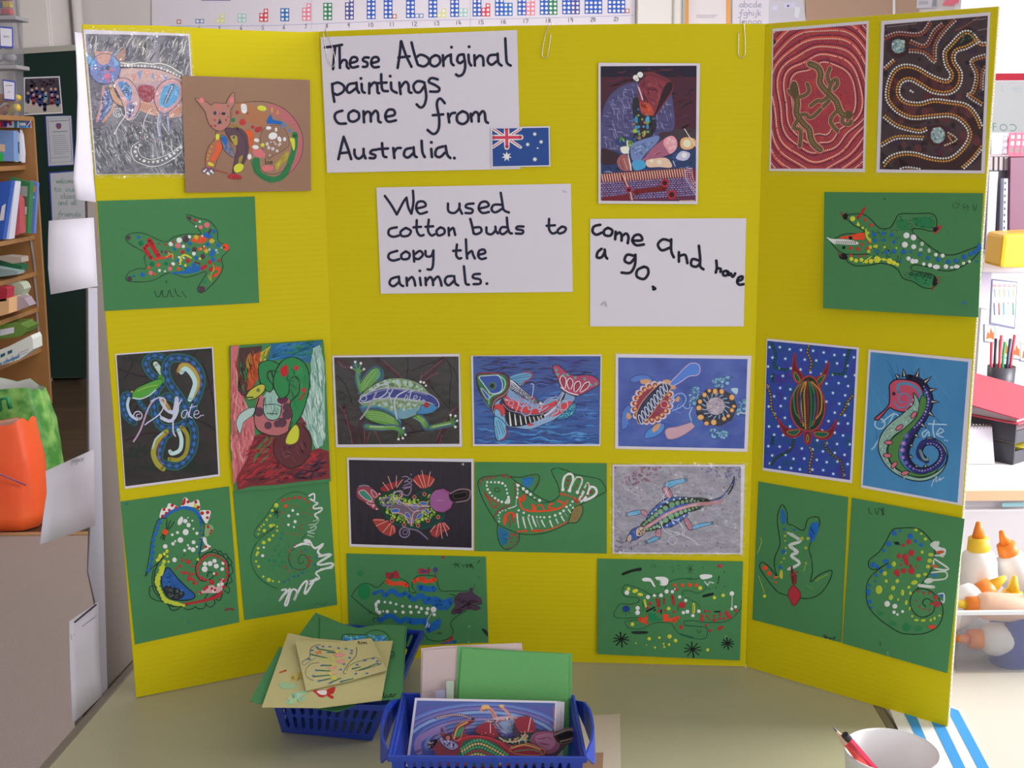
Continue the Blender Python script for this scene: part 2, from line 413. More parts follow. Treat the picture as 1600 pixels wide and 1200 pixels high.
# ------------------------------------------------------------------ tables
def tablemat(name, c, c2):
    return mat(name, c, .42, noise=(2.2, c2, .3), bump=(350, .06), gain=1.2)
M_TAB = tablemat('greenish_beige_laminate', '#aaa588', '#a39e80')
M_TAB2 = tablemat('pale_laminate', '#cdc8bc', '#c6c1b4')
M_LIP = mat('dark_table_edging', '#6e665a', .5)
eL0, eL1 = onz(205, 1035, TZ), onz(60, 1200, TZ)          # left edge of the table
dl_ = (eL1-eL0).normalized()
eR0, eR1 = onz(1382, 1109, TZ), onz(1402, 1142, TZ); dr_ = (eR1-eR0).normalized()
yb, yf = 1.80, .62
def aty(p, d, y): return p+d*((y-p.y)/d.y)
LB, LF, RB, RF = aty(eL0, dl_, yb), aty(eL0, dl_, yf), aty(eR0, dr_, yb), aty(eR0, dr_, yf)
def leg4(e, pts, m, r=.016):
    for p in pts: MB().tube([(p[0], p[1], 0.006), (p[0], p[1], TZ-.03)], r, 12).o('leg', m, e, smooth=True)
M_STEEL = mat('grey_steel_tube', '#8a8a8c', .35, metal=.7)
tb = empty('table', 'beige laminate classroom table with dark edging under the yellow display board', 'table')
ins = .012
L2B, L2F = LB+Vector((ins*1.1, -ins, 0)), LF+Vector((ins*1.1, ins, 0)); R2B, R2F = RB+Vector((-ins, -ins, 0)), RF+Vector((-ins, ins, 0))
MB().slab([L2F, R2F, R2B, L2B], (0, 0, -.028)).o('tabletop', M_TAB, tb)
lip = MB()
for a, b_, c, d in ((LF, LB, L2B, L2F), (LB, RB, R2B, L2B), (RB, RF, R2F, R2B), (RF, LF, L2F, R2F)):
    z = Vector((0, 0, .0006)); q = [a+z, b_+z, c+z, d+z]
    lip.slab(q, (0, 0, -.030))
lip.o('edging', M_LIP, tb, bevel=.002)
leg4(tb, [(LF.x+.08, yf+.08), (RF.x-.08, yf+.08), (LB.x+.12, yb-.08), (RB.x-.1, yb-.08)], M_STEEL)
MB().box(LB.x+.12, yb-.1, TZ-.09, RB.x-.1, yb-.08, TZ-.03).o('rail', M_STEEL, tb)
t2 = empty('table', 'pale cream table on the right carrying the clear plastic box of glue bottles', 'table')
g = Vector((.004, 0, 0))
MB().slab([RF+g, Vector((1.55, yf, TZ)), Vector((1.55, yb+.15, TZ)), aty(eR0, dr_, yb+.15)+g], (0, 0, -.028)).o('tabletop', M_TAB2, t2, bevel=.002)
leg4(t2, [(RF.x+.1, yf+.08), (1.48, yf+.08), (1.48, yb+.05), (RB.x+.1, yb+.05)], M_STEEL)

# ------------------------------------------------------------------ yellow three-panel board
PL = [Vector((-.5321149, 1.55535404, TZ)), Vector((-.25935863, 1.68541704, TZ)), Vector((.33981529, 1.63707597, TZ)), Vector((.56899997, 1.445976, TZ))]
def pln(a, b):
    d = (b-a).normalized(); n = d.cross(Vector((0, 0, 1))); n = n if n.dot(CAM-a) > 0 else -n
    n.z = 0; return (a, n.normalized())
PA, PB, PC = pln(PL[0], PL[1]), pln(PL[1], PL[2]), pln(PL[2], PL[3])
def yellowmat():
    m = bpy.data.materials.new('yellow_corrugated_card'); m.use_nodes = True; nt = m.node_tree; b = nt.nodes['Principled BSDF']
    b.inputs['Roughness'].default_value = .6; b.inputs['Specular IOR Level'].default_value = .2
    tc = nt.nodes.new('ShaderNodeTexCoord'); sp = nt.nodes.new('ShaderNodeSeparateXYZ'); nt.links.new(tc.outputs['Object'], sp.inputs[0])
    mu = nt.nodes.new('ShaderNodeMath'); mu.operation = 'MULTIPLY'; mu.inputs[1].default_value = math.tau/.0075
    sn = nt.nodes.new('ShaderNodeMath'); sn.operation = 'SINE'; nt.links.new(sp.outputs['Z'], mu.inputs[0]); nt.links.new(mu.outputs[0], sn.inputs[0])
    nz = nt.nodes.new('ShaderNodeTexNoise'); nz.inputs['Scale'].default_value = 2.5; nt.links.new(tc.outputs['Object'], nz.inputs['Vector'])
    mx = nt.nodes.new('ShaderNodeMix'); mx.data_type = 'RGBA'; mx.inputs['A'].default_value = lin('#cabb08', 1.2); mx.inputs['B'].default_value = lin('#c2b204', 1.2)
    nt.links.new(nz.outputs['Fac'], mx.inputs['Factor']); nt.links.new(mx.outputs['Result'], b.inputs['Base Color'])
    bp = nt.nodes.new('ShaderNodeBump'); bp.inputs['Strength'].default_value = .1; bp.inputs['Distance'].default_value = .0004
    nt.links.new(sn.outputs[0], bp.inputs['Height']); nt.links.new(bp.outputs['Normal'], b.inputs['Normal'])
    return m
M_YEL = yellowmat(); M_KRAFT = mat('brown_card_back', '#8f7c60', .8, bump=(200, .2))
BT = .0045
board = empty('display_board', 'yellow three-panel corrugated card display board standing open on the table', 'display board')
def panel(name, pl, tl, tr, br, bl, topmid=None):
    n = pl[1]
    def q(p): return onplane(p[0], p[1], *pl) if isinstance(p, tuple) else p
    pts = [q(bl), q(br), q(tr)]+([q(t) for t in topmid] if topmid else [])+[q(tl)]
    for p in pts[:2]: p.z = max(p.z, TZ+.001)
    pb = MB().slab(pts, -n*BT).o(name, M_YEL, board, bevel=.0008)
    pb.data.materials.append(M_KRAFT)
    pb.data.polygons[1].material_index = 1
    return pts
f1b, f1t = PL[1].copy(), PL[1]+Vector((0, 0, .91)); f2b, f2t = PL[2].copy(), PL[2]+Vector((0, 0, .91))
f1t = onplane(499, 49, *PA); f2t = onplane(1196, 37, *PB)
panel('centre_panel', PB, f1t, f2t, f2b, f1b, [(1000, 37), (800, 40), (640, 44)])
cl = panel('side_panel', PA, (128, 38), f1t, f1b, (213, 1091), [(470, 50), (380, 47), (250, 40)])
cr = panel('side_panel', PC, f2t, (1560, 10), (1480, 1138), f2b)
# corrugated raw edge of the right wing, and worn raw edge along the bottoms
def flutes(name, a, b_, n, side, amp=.0017, pitch=.0075):
    d = (b_-a); L = d.length; d.normalize(); k = int(L/pitch*8); e = MB(); back = -n*(BT/2)
    pts = [a+back+d*(L*i/k)+n*(amp*math.sin(i*math.tau/8))+side*.0006 for i in range(k+1)]
    e.tube(pts, .00055, 4)
    o = e.o(name, mat('white_fluting', '#e4ddc8', .7), board); o['kind'] = 'stuff'
    e = MB(); e.tube([a-n*.0003+side*.0005, b_-n*.0003+side*.0005], .0005, 4); e.tube([a-n*BT+side*.0005, b_-n*BT+side*.0005], .0005, 4)
    e.o(name.replace('fluting', 'liner_edge'), mat('white_fluting', '#e4ddc8', .7), board)
dC = (PL[3]-PL[2]).normalized()
flutes('raw_edge_fluting', cr[1], cr[2], PC[1], dC)
# soft crease flaps where the panels fold
for p, t in ((f1b, f1t), (f2b, f2t)):
    MB().tube([p+Vector((0, .003, .004)), t+Vector((0, .003, -.001))], .003, 8).o('fold_crease', M_YEL, board, smooth=True)

# ------------------------------------------------------------------ sheets fixed on the board
M_WHITE = mat('white_paper', '#cfc9d4', .6, bump=(250, .05))
M_GREEN = mat('green_sugar_paper', '#43804f', .8, noise=(9, '#3f7a4a', .3), bump=(600, .25))
M_BROWN = mat('brown_sugar_paper', '#94745f', .85, noise=(12, '#8e6e5a', .3), bump=(600, .25))
M_BEIGE = mat('beige_sugar_paper', '#b9b27e', .85, noise=(10, '#b2aa78', .3), bump=(600, .25))
M_PINKY = mat('pinkish_grey_card', '#bda9a6', .8, bump=(400, .1))
class Sheet:
    def __init__(s, name, label, cat, px, pl, off=.0012, th=.0007, m=None, offs=None, pic=None, picm=None, group=None, film=None, curl=None):
        px = P(px); p0, n = pl
        if offs:                                         # one stand-off per corner: the sheet leans off the panel
            q = [onplane(*px[i], p0+n*offs[i], n) for i in range(3)]
            nn = (q[1]-q[0]).cross(q[2]-q[0]).normalized(); nn = nn if nn.dot(n) > 0 else -nn
            s.p0, s.n = q[0], nn
        else: s.p0, s.n = p0+n*off, n
        pts = [onplane(*p, s.p0, s.n) for p in px]; s.px = px
        s.o = MB().slab(pts, -s.n*th).o(name, m or M_WHITE, label=label, cat=cat, group=group)
        s.pic = None
        if pic:
            s.pic = P(pic)
            vs = [onplane(*p, s.p0+s.n*.00015, s.n) for p in s.pic]
            if isinstance(picm, str): mk('printed_picture', vs, [tuple(range(len(vs)))], M_PRINT, s.o, cols=[lin(picm)])
            else: mk('printed_picture', vs, [tuple(range(len(vs)))], picm, s.o)
        if film:
            cx = sum(p[0] for p in px)/len(px); cy = sum(p[1] for p in px)/len(px)
            q = [(cx+(x-cx)*(1+film*2/200), cy+(y-cy)*(1+film*2/160)) for x, y in px]
            s.filmq = [onplane(*p, s.p0+s.n*.0022, s.n) for p in q]
            nx, ny = 10, 8; vs = []; A, B_, C_, D_ = s.filmq[:4]; R = random.Random(len(label))
            for j in range(ny+1):
                for i in range(nx+1):
                    u, v = i/nx, j/ny; p = (A*(1-u)+B_*u)*(1-v)+(D_*(1-u)+C_*u)*v
                    vs.append(p+s.n*R.uniform(-.0003, .0003))
            fs = [(j*(nx+1)+i, j*(nx+1)+i+1, (j+1)*(nx+1)+i+1, (j+1)*(nx+1)+i) for j in range(ny) for i in range(nx)]
            mk('laminate_film', vs, fs, M_FILM2 if 'mauve' in label or 'kangaroo' in label else M_FILM, s.o, smooth=True)
    def art(s, ox=0, oy=0, sc=1, seed=1, clip=True, J=0):
        a = Art(s.p0, s.n, ox, oy, sc, seed=seed, clip=(s.pic or s.px) if clip else None); a.J = J; s.a = a; return a
    def done(s, name='painted_marks', m=None, **k):
        if name != 'printed_animal': k['kind'] = 'stuff'
        return s.a.out(name, s.o, m or (M_PRINT if s.pic else M_PAINT), **k)

def printmat(name, c1, c2, scale=6, k=.25, c3=None, stretch=None, detail=6):
    m = bpy.data.materials.new(name); m.use_nodes = True; nt = m.node_tree; b = nt.nodes['Principled BSDF']; b.inputs['Roughness'].default_value = .4
    tc = nt.nodes.new('ShaderNodeTexCoord'); mp = nt.nodes.new('ShaderNodeMapping'); nt.links.new(tc.outputs['Object'], mp.inputs[0])
    mp.inputs['Scale'].default_value = stretch or (1, 1, 1)
    nz = nt.nodes.new('ShaderNodeTexNoise'); nz.inputs['Scale'].default_value = scale; nz.inputs['Detail'].default_value = detail; nt.links.new(mp.outputs[0], nz.inputs['Vector'])
    r = nt.nodes.new('ShaderNodeValToRGB'); e = r.color_ramp.elements
    e[0].position = .5-k; e[0].color = lin(c1); e[1].position = .5+k; e[1].color = lin(c2)
    if c3: q = e.new(.5); q.color = lin(c3)
    nt.links.new(nz.outputs['Fac'], r.inputs[0]); nt.links.new(r.outputs[0], b.inputs['Base Color'])
    return m

K = '#1e2024'; WT = '#dcdcdc'; RD = '#b0282e'; OR = '#dc4a2a'; YE = '#c8cc3e'; BL = '#1f62b0'; DG = '#117048'; PU = '#4e3848'; PK = '#cc7078'
# kangaroo-like print in its laminate
s = Sheet('art_print', 'laminated grey print of a patterned kangaroo-like animal, top left of the left panel', 'picture', '130,46 296,53 310,272 149,273', PA, .0012,
          pic='134,53 294,56 308,271 151,272', picm=printmat('grey_streaked_print', '#46444e', '#9a98a4', 40, .22, '#6c6a76', (1, 1, .4)), film=4)
a = s.art(130, 40, 5, 11)
a.streaks('20,70 820,80 840,400 760,380 600,290 300,290 20,240', 240, 70, 9, ['#c4c2c0', '#8e90a0', '#5a5864', '#a8a498', '#4c4a58'], -1.15, .35)
a.streaks('80,760 780,720 880,1160 100,1160', 300, 70, 8, ['#b8bcbc', '#7c8890', '#565464', '#989ca4', '#46424e'], 1.2, .3)
a.streaks('60,470 780,600 780,900 80,900', 90, 50, 9, ['#6c5c6c', '#8c7c8c', '#5a4c58'], .3, .8)
a.f('290,335 600,340 770,400 775,690 700,700 590,700 450,650 430,600 300,420', '#b89aa4')
a.f('300,345 590,345 770,410 760,450 600,430 420,450 300,420', '#c8a8a4')
a.f('370,380 420,380 395,440', '#c88c88', 0); a.f('470,350 530,350 500,420', '#cc9890', 0); a.f('560,370 610,400 575,440', '#cc9890', 0); a.f('620,380 660,400 640,440', '#8894c8', 0)
a.f('420,360 460,350 445,430', '#8894c0', 0); a.f('545,360 530,400 560,430', '#8894c0', 0)
a.l('290,300 450,305 600,320 770,395', 42, '#8a8890'); a.l('290,290 380,300 450,290 540,300 600,295 680,320 770,375', 9, '#d8d4cc'); a.l('290,330 450,330 600,345 770,410', 6, '#34343e')
a.dl('300,312 450,315 600,330 770,405', 26, 9, '#d4d0cc', j=.3)
a.f('430,475 550,478 548,575 470,600', '#a04858'); a.streaks('430,475 550,478 548,575 470,600', 25, 40, 6, ['#8c3848', '#b86470'], 1.3, .3)
a.f('450,590 590,640 585,705 440,660', '#d0a08c'); a.f('665,690 775,610 775,690 680,720', '#d0a08c')
for i in range(11): a.l([(455+i*13, 600+i*4), (448+i*13, 650+i*4)], 4, '#a87068')
for i in range(7): a.l([(690+i*13, 680-i*9), (700+i*12, 712-i*4)], 4, '#a87068')
a.f('165,480 240,580 235,640 160,750 110,740 150,620', '#5c6a9c'); a.l('160,480 145,610 110,745', 22, '#cc989c'); a.l('245,600 220,670 155,750', 20, '#cc9880')
a.scat('165,500 225,590 220,640 140,740 130,700', 40, 9, ['#8090c0', '#3c4878', '#a0a8c8'])
a.l('215,480 250,570 320,620', 36, '#cca084'); a.l('200,480 235,585 310,640', 4, K); a.l('235,470 270,545 330,605', 4, K)
a.f('240,440 330,410 410,480 445,600 410,700 340,745 320,650 290,570', '#c8a0a4', 1, 5, '#4a4452')
a.f('270,450 330,440 380,500 370,590 330,560', '#6090c8'); a.f('340,620 400,600 390,690 350,720', '#8c88b0')
a.scat('280,450 330,440 380,500 370,590 330,560', 45, 8, ['#345088', '#98b8dc', '#58688c'])
a.scat('340,620 400,600 390,690 350,720', 22, 8, ['#d4c8d0', '#5c5c88'])
a.f('555,560 600,460 690,415 765,450 775,560 700,650 620,690 575,640', '#cc9ca0', 1, 5, '#4a4452')
a.f('600,560 630,480 700,450 750,490 735,580 660,640 600,620', '#5aa0d0'); a.l('640,600 700,470', 30, '#4c5470'); a.dl('640,600 700,470', 17, 8, '#9cb4cc')
a.l('610,680 590,760 600,880', 26, '#9098b4'); a.l('660,680 660,740 675,830', 22, '#7c84a4'); a.dl('590,700 580,780 600,870', 16, 7, '#c8c8d4'); a.dl('660,720 668,820', 16, 6, '#c8c8d4')
a.d('170,335,122', 120, '#7684bc'); a.f('35,220 100,290 70,320 30,290', '#68a8d8', 0); a.f('225,230 280,200 290,300 250,320', '#78a8d4', 0); a.f('80,200 230,205 200,290 160,310 120,290', '#c89c90', 0)
a.f('235,240 335,165 325,270 280,290', '#a8847c', 0); a.scat('100,330 240,330 230,430 120,430', 60, 12, ['#9480b0', '#7870a8', '#c07090', '#6890c8']); a.d('185,395,26', 20, '#cc6c90'); a.d('195,330,20', 20, '#50586c'); a.ring(170, 338, 122, 5, '#50507c')
a.l('440,910 385,960 410,1040 500,1085 610,1080 700,1020 775,950', 40, '#6c6c78'); a.l('440,905 375,960 400,1050 500,1095 560,1100 620,1085 720,1030 775,975', 6, '#d4d4d0'); a.l('460,930 430,960 450,1015 520,1045 600,1030 690,990 770,930', 6, '#d0d0cc')
a.dl('440,930 405,960 425,1030 510,1065 610,1055 700,1005 770,945', 36, 11, '#dcdcd8', j=.3)
a.l('610,900 625,1010', 8, '#c8ccc8'); a.l('685,890 695,980', 8, '#c8ccc8'); a.l('540,930 550,1020', 7, '#b8b8bc')
a.ring(268, 680, 33, 5, '#dcdcdc'); a.ring(268, 680, 16, 4, '#d4d4d4'); a.l('325,640 330,700 290,760 245,840', 7, '#e0dede'); a.l('300,690 360,740 420,700 440,660', 5, '#d4d4d8'); a.l('530,650 495,700 470,780 500,830', 6, '#d8d8d8'); a.l('480,740 530,760', 4, '#d4d4d4'); a.d('500,870,8 245,842,9', 8, '#e4e4e4')
s.done('printed_animal')

# brown sheet with the cat
s = Sheet('painting', 'brown paper painting of a horned cat with a curled dotted body and tail', 'painting', '284,118 484,125 486,298 290,301', PA, .0042, m=M_BROWN)
a = s.art(280, 110, 6, 3, J=.12)
a.f('525,300 700,290 860,310 1010,390 1110,500 1160,650 1140,800 1040,960 900,1020 760,1000 680,880 640,700 560,560 480,520 500,400', '#977560')
a.f('820,330 930,330 1080,440 1140,580 1160,700 1130,860 1040,970 950,1030 1020,930 1090,800 1110,650 1060,520 900,430', '#b0666a')
a.f('540,300 700,330 830,420 800,520 700,500 600,440', '#a4704e'); a.f('470,520 560,520 640,620 640,740 560,640', '#94743c')
a.f('560,470 630,460 600,530', '#a87050')
a.l('1085,600 1080,720 1040,860 980,980 880,1025 780,990 720,930', 55, '#2b7445'); a.f('690,830 750,820 760,930 800,990 740,990 690,910', '#2b7445')
a.l('860,700 850,800 830,830', 4, '#8c6a58')
a.f('760,620 800,540 880,515 960,520 1015,600 1030,700 960,760 880,800 840,830 780,740', '#8f6f5d', 1, 4, '#4a3830')
a.l('530,305 650,295 780,292 880,312 1010,380 1110,500 1160,640 1145,800 1080,920 1000,990', 5, '#4a3830')
a.l('750,890 790,950 870,975 960,950 1030,880', 5, '#4a3830'); a.l('670,800 690,900 760,990 860,1030', 4, '#27543a')
a.f('690,750 770,740 810,800 760,820 710,800', '#cc6f74'); a.f('770,910 820,890 880,905 870,935 800,945', '#cc6f74')
a.f('620,560 690,580 700,680 690,760 660,720', '#c0603a'); a.f('630,575 680,570 690,620 650,620', '#d85a2c')
a.f('820,470 860,415 880,460 960,480 960,505 860,500 830,500', BL); a.d('980,515,26 1035,565,20', 20, '#66789c')
a.d('595,485,32', 30, '#b03a36', dome=.0003); a.d('690,530,19 735,556,28 545,395,20 760,545,20', 20, '#a8383a', j=.1, dome=.0003); a.d('640,402,14', 9, '#98504a')
a.d('775,355', 45, YE, 26, .2, dome=.0003); a.d('870,370', 8, '#b8a43c', 28); a.d('925,395', 10, '#b0983c', 22)
a.d('507,465,20', 20, '#22764a', dome=.0003)
a.f('580,320 630,325 630,395 590,395', WT); a.d('725,655', 26, WT, 18, .2, dome=.0003); a.d('715,720', 32, WT, 20, .1, dome=.0003); a.d('658,810', 20, WT, 28, dome=.0003)
a.ring(607, 350, 22, 3, '#9898a0', 16)
a.d('878,615', 44, WT, 34, -.3, dome=.0004); a.d('838,540', 26, WT, 18, dome=.0003); a.d('908,555', 12, WT, 20); a.d('940,645', 18, WT, 28, -.4); a.d('988,645', 15, WT, 20)
a.d('825,690,14 840,725,16 878,735,15 918,755,13 905,690,9 935,700,13 850,795,9 860,672,8 890,672,8 945,690,11', 10, '#c8bcb8', j=.2)
a.d('782,700,19', 20, YE, dome=.0003); a.f('1035,640 1080,640 1085,720 1070,750 1050,680', YE)
a.f('920,860 990,780 1025,760 1015,830 950,890 915,940 900,880', '#a8983c'); a.streaks('920,850 1020,760 1010,830 920,930', 16, 60, 6, YE, -1, .2)
a.txt('loe', 805, 878, 26, 70, 6, '#2c2020')
a.l('530,560 600,600 625,720 600,830 560,900', 60, '#5c4450'); a.f('430,560 480,540 560,570 620,660 625,760 600,860 560,940 500,960 520,840 540,720 480,660', '#5c4450', 1, 4, '#33262c')
a.f('480,620 540,615 545,690 520,700', '#a89440'); a.d('512,628,12', 10, '#304c70'); a.f('560,820 600,800 560,900', '#98843c')
a.f('515,900 560,870 605,890 590,940 540,960 515,940', YE, 1, 3, '#6c6430')
a.f('390,620 430,620 500,740 520,810 480,800 420,740', '#7c7484', 1, 4, '#44343c'); a.f('395,630 440,620 450,690 430,705', BL); a.d('440,725,12 480,740,14 470,770,9 430,745,9', 10, '#38649c', j=.2)
a.f('350,560 340,640 280,710 250,800 250,900 290,930 330,920 360,820 400,750 400,690', '#a86850', 1, 4, '#4a3830')
a.f('345,600 375,600 375,640 345,650', YE); a.f('350,680 400,710 370,800 330,850 300,830 340,760', '#d45c34'); a.f('270,860 310,870 325,895 280,890', YE); a.d('305,715,14 275,800,12 290,760,9 265,830,9', 9, '#a89c40', j=.3)
a.f('225,915 300,910 330,930 320,970 225,960', '#6c5468'); a.d('235,945,13 268,965,13 300,945,14 280,975,8 315,960,10 250,930,8', 12, WT, j=.2, dome=.0003)
a.l('340,935 450,965', 9, '#a43a34'); a.f('460,985 500,965 580,990 575,1015 470,1015', '#a8323a'); a.d('480,990,18 520,995,16 560,1000,14', 16, '#a8323a', j=.2, dome=.0003)
for i in range(4): a.l([(505+i*22, 1000), (515+i*22, 1030)], 3, '#2a1c20')
a.f('150,265 190,268 260,300 300,330 330,305 440,310 450,280 510,205 520,310 480,370 480,480 440,540 380,570 300,530 260,450 240,380', '#a8776a', 1, 4, '#3c3030')
a.f('190,270 215,255 235,290 205,305', '#dc7480'); a.f('475,270 500,250 505,290 480,300', '#dc7480'); a.d('365,340,24', 20, '#bc7068'); a.d('458,335,13 380,405,9', 9, '#a05854')
a.d('335,400', 15, '#3a3c58', 20); a.d('415,405', 20, '#2c3040', 14); a.f('380,450 400,495 360,505', '#2c3040', 0)
a.d('335,465,10 305,520,11 337,520,13 440,465,10 458,437,9', 10, '#a4424a', j=.1); a.f('390,520 430,510 410,550 370,550', '#b87070')
s.done()

# green turtle sheet
s = Sheet('painting', 'green paper painting of a multicoloured dotted turtle on the left panel with pencilled name', 'painting', '152,314 398,307 405,473 163,486', PA, .0014, m=M_GREEN)
a = s.art(110, 290, 3.8095, 4, J=.15)
OUT = '330,310 360,285 440,285 560,335 620,305 700,288 775,290 745,240 700,200 697,172 760,192 830,212 875,270 880,330 945,375 900,430 908,490 870,560 790,635 755,620 780,570 808,512 690,545 585,520 480,568 340,568 345,520 400,495 450,490 440,430 445,400 350,345'
a.f('340,300 560,335 700,290 870,320 940,375 890,430 800,510 690,545 585,520 450,490 440,420', '#457f4f')
a.l(OUT, 4, '#22302a', 1, 1)
a.d('345,310,15 708,195,14 352,555,15', 14, PU, j=.1); a.f('765,600 800,605 795,632 765,632', PU)
a.l('470,325 500,380 525,420', 28, RD); a.l('440,370 480,430', 24, RD); a.l('450,360 490,345', 22, RD); a.l('500,440 560,428 600,420', 14, '#c84430'); a.l('570,425 605,405 610,440', 6, '#c89c38')
a.f('905,352 935,348 945,375 920,388', OR)
a.d('405,308,10 430,530,13 378,538,9', 9, BL, j=.1, dome=.0003); a.d('420,343,16 486,468,14 570,465,13', 12, DG, j=.15, dome=.0003)
a.d('598,348,13 648,325,16 672,362,10 735,405,11 708,305,10 770,215,7 748,243,6 612,465,12 563,510,7 530,505,9 785,300,6', 10, WT, j=.1, dome=.0003)
a.d('640,357,18 812,235,17 775,248,14 592,495,13 478,520,14', 14, PK, j=.05, dome=.0003)
a.d('688,318', 20, PU, 24, .2, dome=.0003); a.d('738,380,15 788,422,16', 15, PU, dome=.0003)
a.d('742,205,12 668,395,12 700,447,14 830,455,12 835,500,13 885,445,11 788,490,14 805,480,11', 10, RD, j=.15, dome=.0003)
a.d('735,325,14 768,328,14 795,320,16 770,378,12 645,495,13 522,472,13 467,490,10 500,527,10 800,375,8', 12, '#d05030', j=.1, dome=.0003)
a.f('740,305 800,300 810,330 770,345 740,330', '#cc5a30'); a.d('748,308,14 840,330,14 808,390,13 775,378,8', 12, '#c4a83c', j=.1, dome=.0003)
a.d('712,345,11 700,382,11 620,378,9 735,475,16 750,430,12 640,445,11 818,350,13 808,295,18 855,272,12 880,355,14 850,390,14 840,410,13 850,440,13 700,505,20 830,300,14', 12, BL, j=.1, dome=.0003)
a.f('590,520 690,505 770,480 765,510 680,525', BL); a.d('705,495,15 740,495,16 765,490,14', 14, BL, dome=.0003)
a.l('655,475 655,435 680,412 722,432', 11, YE, taper=.2); a.l('835,262 820,290', 12, '#40384c'); a.l('570,385 560,400 590,395', 6, '#8c3030')
a.l('740,455 770,465', 10, '#703444'); a.l('520,345 530,345', 8, '#8c3c54'); a.l('855,500 885,490 880,520 850,540', 16, OR); a.l('830,500 860,470', 8, RD)
a.l('850,470 855,500 835,530 840,570', 5, '#b4b43c'); a.l('820,530 830,560', 4, '#b4b43c'); a.d('800,570,16 640,350,6', 12, '#2c7c50', j=.2); a.d('868,385,8 875,400,5 900,370,5', 6, '#a8bcc8'); a.d('915,368,6', 6, K)
a.scat('760,300 880,300 890,420 800,460 750,420', 18, 6, [BL, RD, DG, WT, YE]); a.scat('560,400 700,400 690,500 580,500', 14, 6, [RD, BL, YE, WT, DG]); a.scat('540,340 620,330 600,400 540,400', 8, 6, [RD, PU, '#8c4040'])
a.l('502,625 510,655 530,660 545,620 550,655 575,660 585,625', 3.5, '#1c2824'); a.l('592,620 600,655 615,660', 3.5, '#1c2824'); a.l('570,565 575,580', 3.5, '#1c2824'); a.l('622,615 635,650 655,660', 3.5, '#1c2824'); a.l('665,630 680,655 690,665', 3.5, '#1c2824')
s.done()

# print of the blue coiled snake
s = Sheet('art_print', 'dark print of a blue coiled snake with a green head on the left panel', 'picture', '180,553 333,542 344,744 195,764', PA, .0012,
          pic='182,555 331,544 341,741 196,760', picm=printmat('dark_forest_print', '#131416', '#2e2424', 40, .2), film=0)
a = s.art(160, 520, 4.2105, 5)
for q in ('110,240 300,290 420,210', '120,520 260,420 180,560 130,600', '400,150 560,160 640,110', '600,560 740,640 760,760', '120,720 300,660 420,680', '660,200 700,320 740,500', '150,300 200,200 180,160', '640,400 700,360 730,300'): a.l(q, 10, '#2e1e24')
for q in ('600,580 640,640 740,690', '130,600 200,560 300,540 420,520', '700,140 600,180 640,240'): a.l(q, 5, '#46242e')
for cx, cy in ((200, 820), (250, 780), (180, 920), (560, 880), (600, 920), (510, 900), (300, 900), (200, 190), (660, 120)):
    for an in (0, .8, 1.8, 2.8): a.f([(cx, cy), (cx+40*math.cos(an)-10*math.sin(an), cy-40*math.sin(an)-10*math.cos(an)), (cx+75*math.cos(an), cy-75*math.sin(an)), (cx+40*math.cos(an)+10*math.sin(an), cy-40*math.sin(an)+10*math.cos(an))], '#27302c')
def snake(pts, w, inner=None):
    a.l(pts, w+5, '#12241c'); a.l(pts, w, '#2c6450'); a.l(pts, w*.72, '#28406c')
    q = resample(spline(P(pts)), w*.42)
    a.d(q[1::2], w*.24, '#2c5cae'); a.d(q[0::2], w*.17, '#1c3050')
    a.l(pts, w*.05, '#4c8c58')
snake('190,415 150,410 135,470 160,550 210,590', 48)
a.l('175,430 165,480 185,540 225,570', 18, '#b4c8d8')
snake('235,440 270,490 330,540', 34); snake('390,330 340,430 370,600 480,625 560,560 480,440 420,420 380,450', 58)
snake('410,170 340,150 285,190 310,260 360,300', 54); a.l('350,205 370,235 385,260', 34, '#b8ccc4')
snake('570,560 520,440 440,330 415,240 440,180 500,165 590,190 650,290 630,400 600,470 590,520', 62)
a.l('500,250 520,215 570,215 620,280 625,350 590,430', 26, '#a89c44'); a.l('520,260 545,235 585,270 610,330 590,400 575,440', 30, '#b4d0d4')
a.l('490,275 505,210 560,200 625,250 645,320 630,390', 4, '#b04834')
snake('570,570 605,650 590,780 510,870 430,870 370,830 400,700 440,660', 58)
a.l('420,650 360,710 335,790 360,860 400,895', 34, '#9c9838'); a.l('400,655 350,700 332,760', 12, '#b0c4c0'); a.l('440,660 390,700 365,790 400,880', 4, '#a84030')
a.l('520,620 560,680 550,790 500,835 440,830', 26, '#948c34'); a.l('500,640 520,700 510,770 460,795 445,780', 26, '#b8d4d4')
a.l('385,440 420,500 470,520 490,430', 26, '#b8c4dc'); a.l('390,560 450,580 490,520 490,440', 22, '#c0cce4'); a.l('400,440 440,500', 22, '#b08c48')
a.l('380,290 395,310 370,340', 30, '#4a8c34'); a.f('195,415 220,370 290,335 370,305 395,320 370,360 300,410 230,435', '#4f9a3c', 1, 3, '#1c3818'); a.l('230,385 300,355 360,345', 7, '#97aa50'); a.l('200,428 250,435 310,410 350,375', 9, '#b8ccd0'); a.d('195,388,7', 7, '#b89838')
wm = '#c4c0dc'
a.ring(233, 545, 28, 7, wm); a.l('245,535 225,540 230,560 248,558', 5, wm); a.l('340,440 300,500 250,640 205,715', 11, '#b898b8'); a.l('320,450 380,425 415,450 380,530 300,590 280,605', 8, wm)
a.l('380,540 410,580 470,560 490,500 520,440', 8, wm); a.l('500,440 470,520 465,640 480,680', 10, wm); a.l('558,508 530,515 520,548 542,560 560,515 566,556', 6, wm); a.l('590,470 570,540 590,560', 7, wm); a.l('572,492 622,482', 5, wm); a.l('602,540 634,530 626,510 606,520 603,550 620,562 642,550', 5, wm); a.d('648,545,5 662,543,5', 5, wm)
s.done('printed_animal')

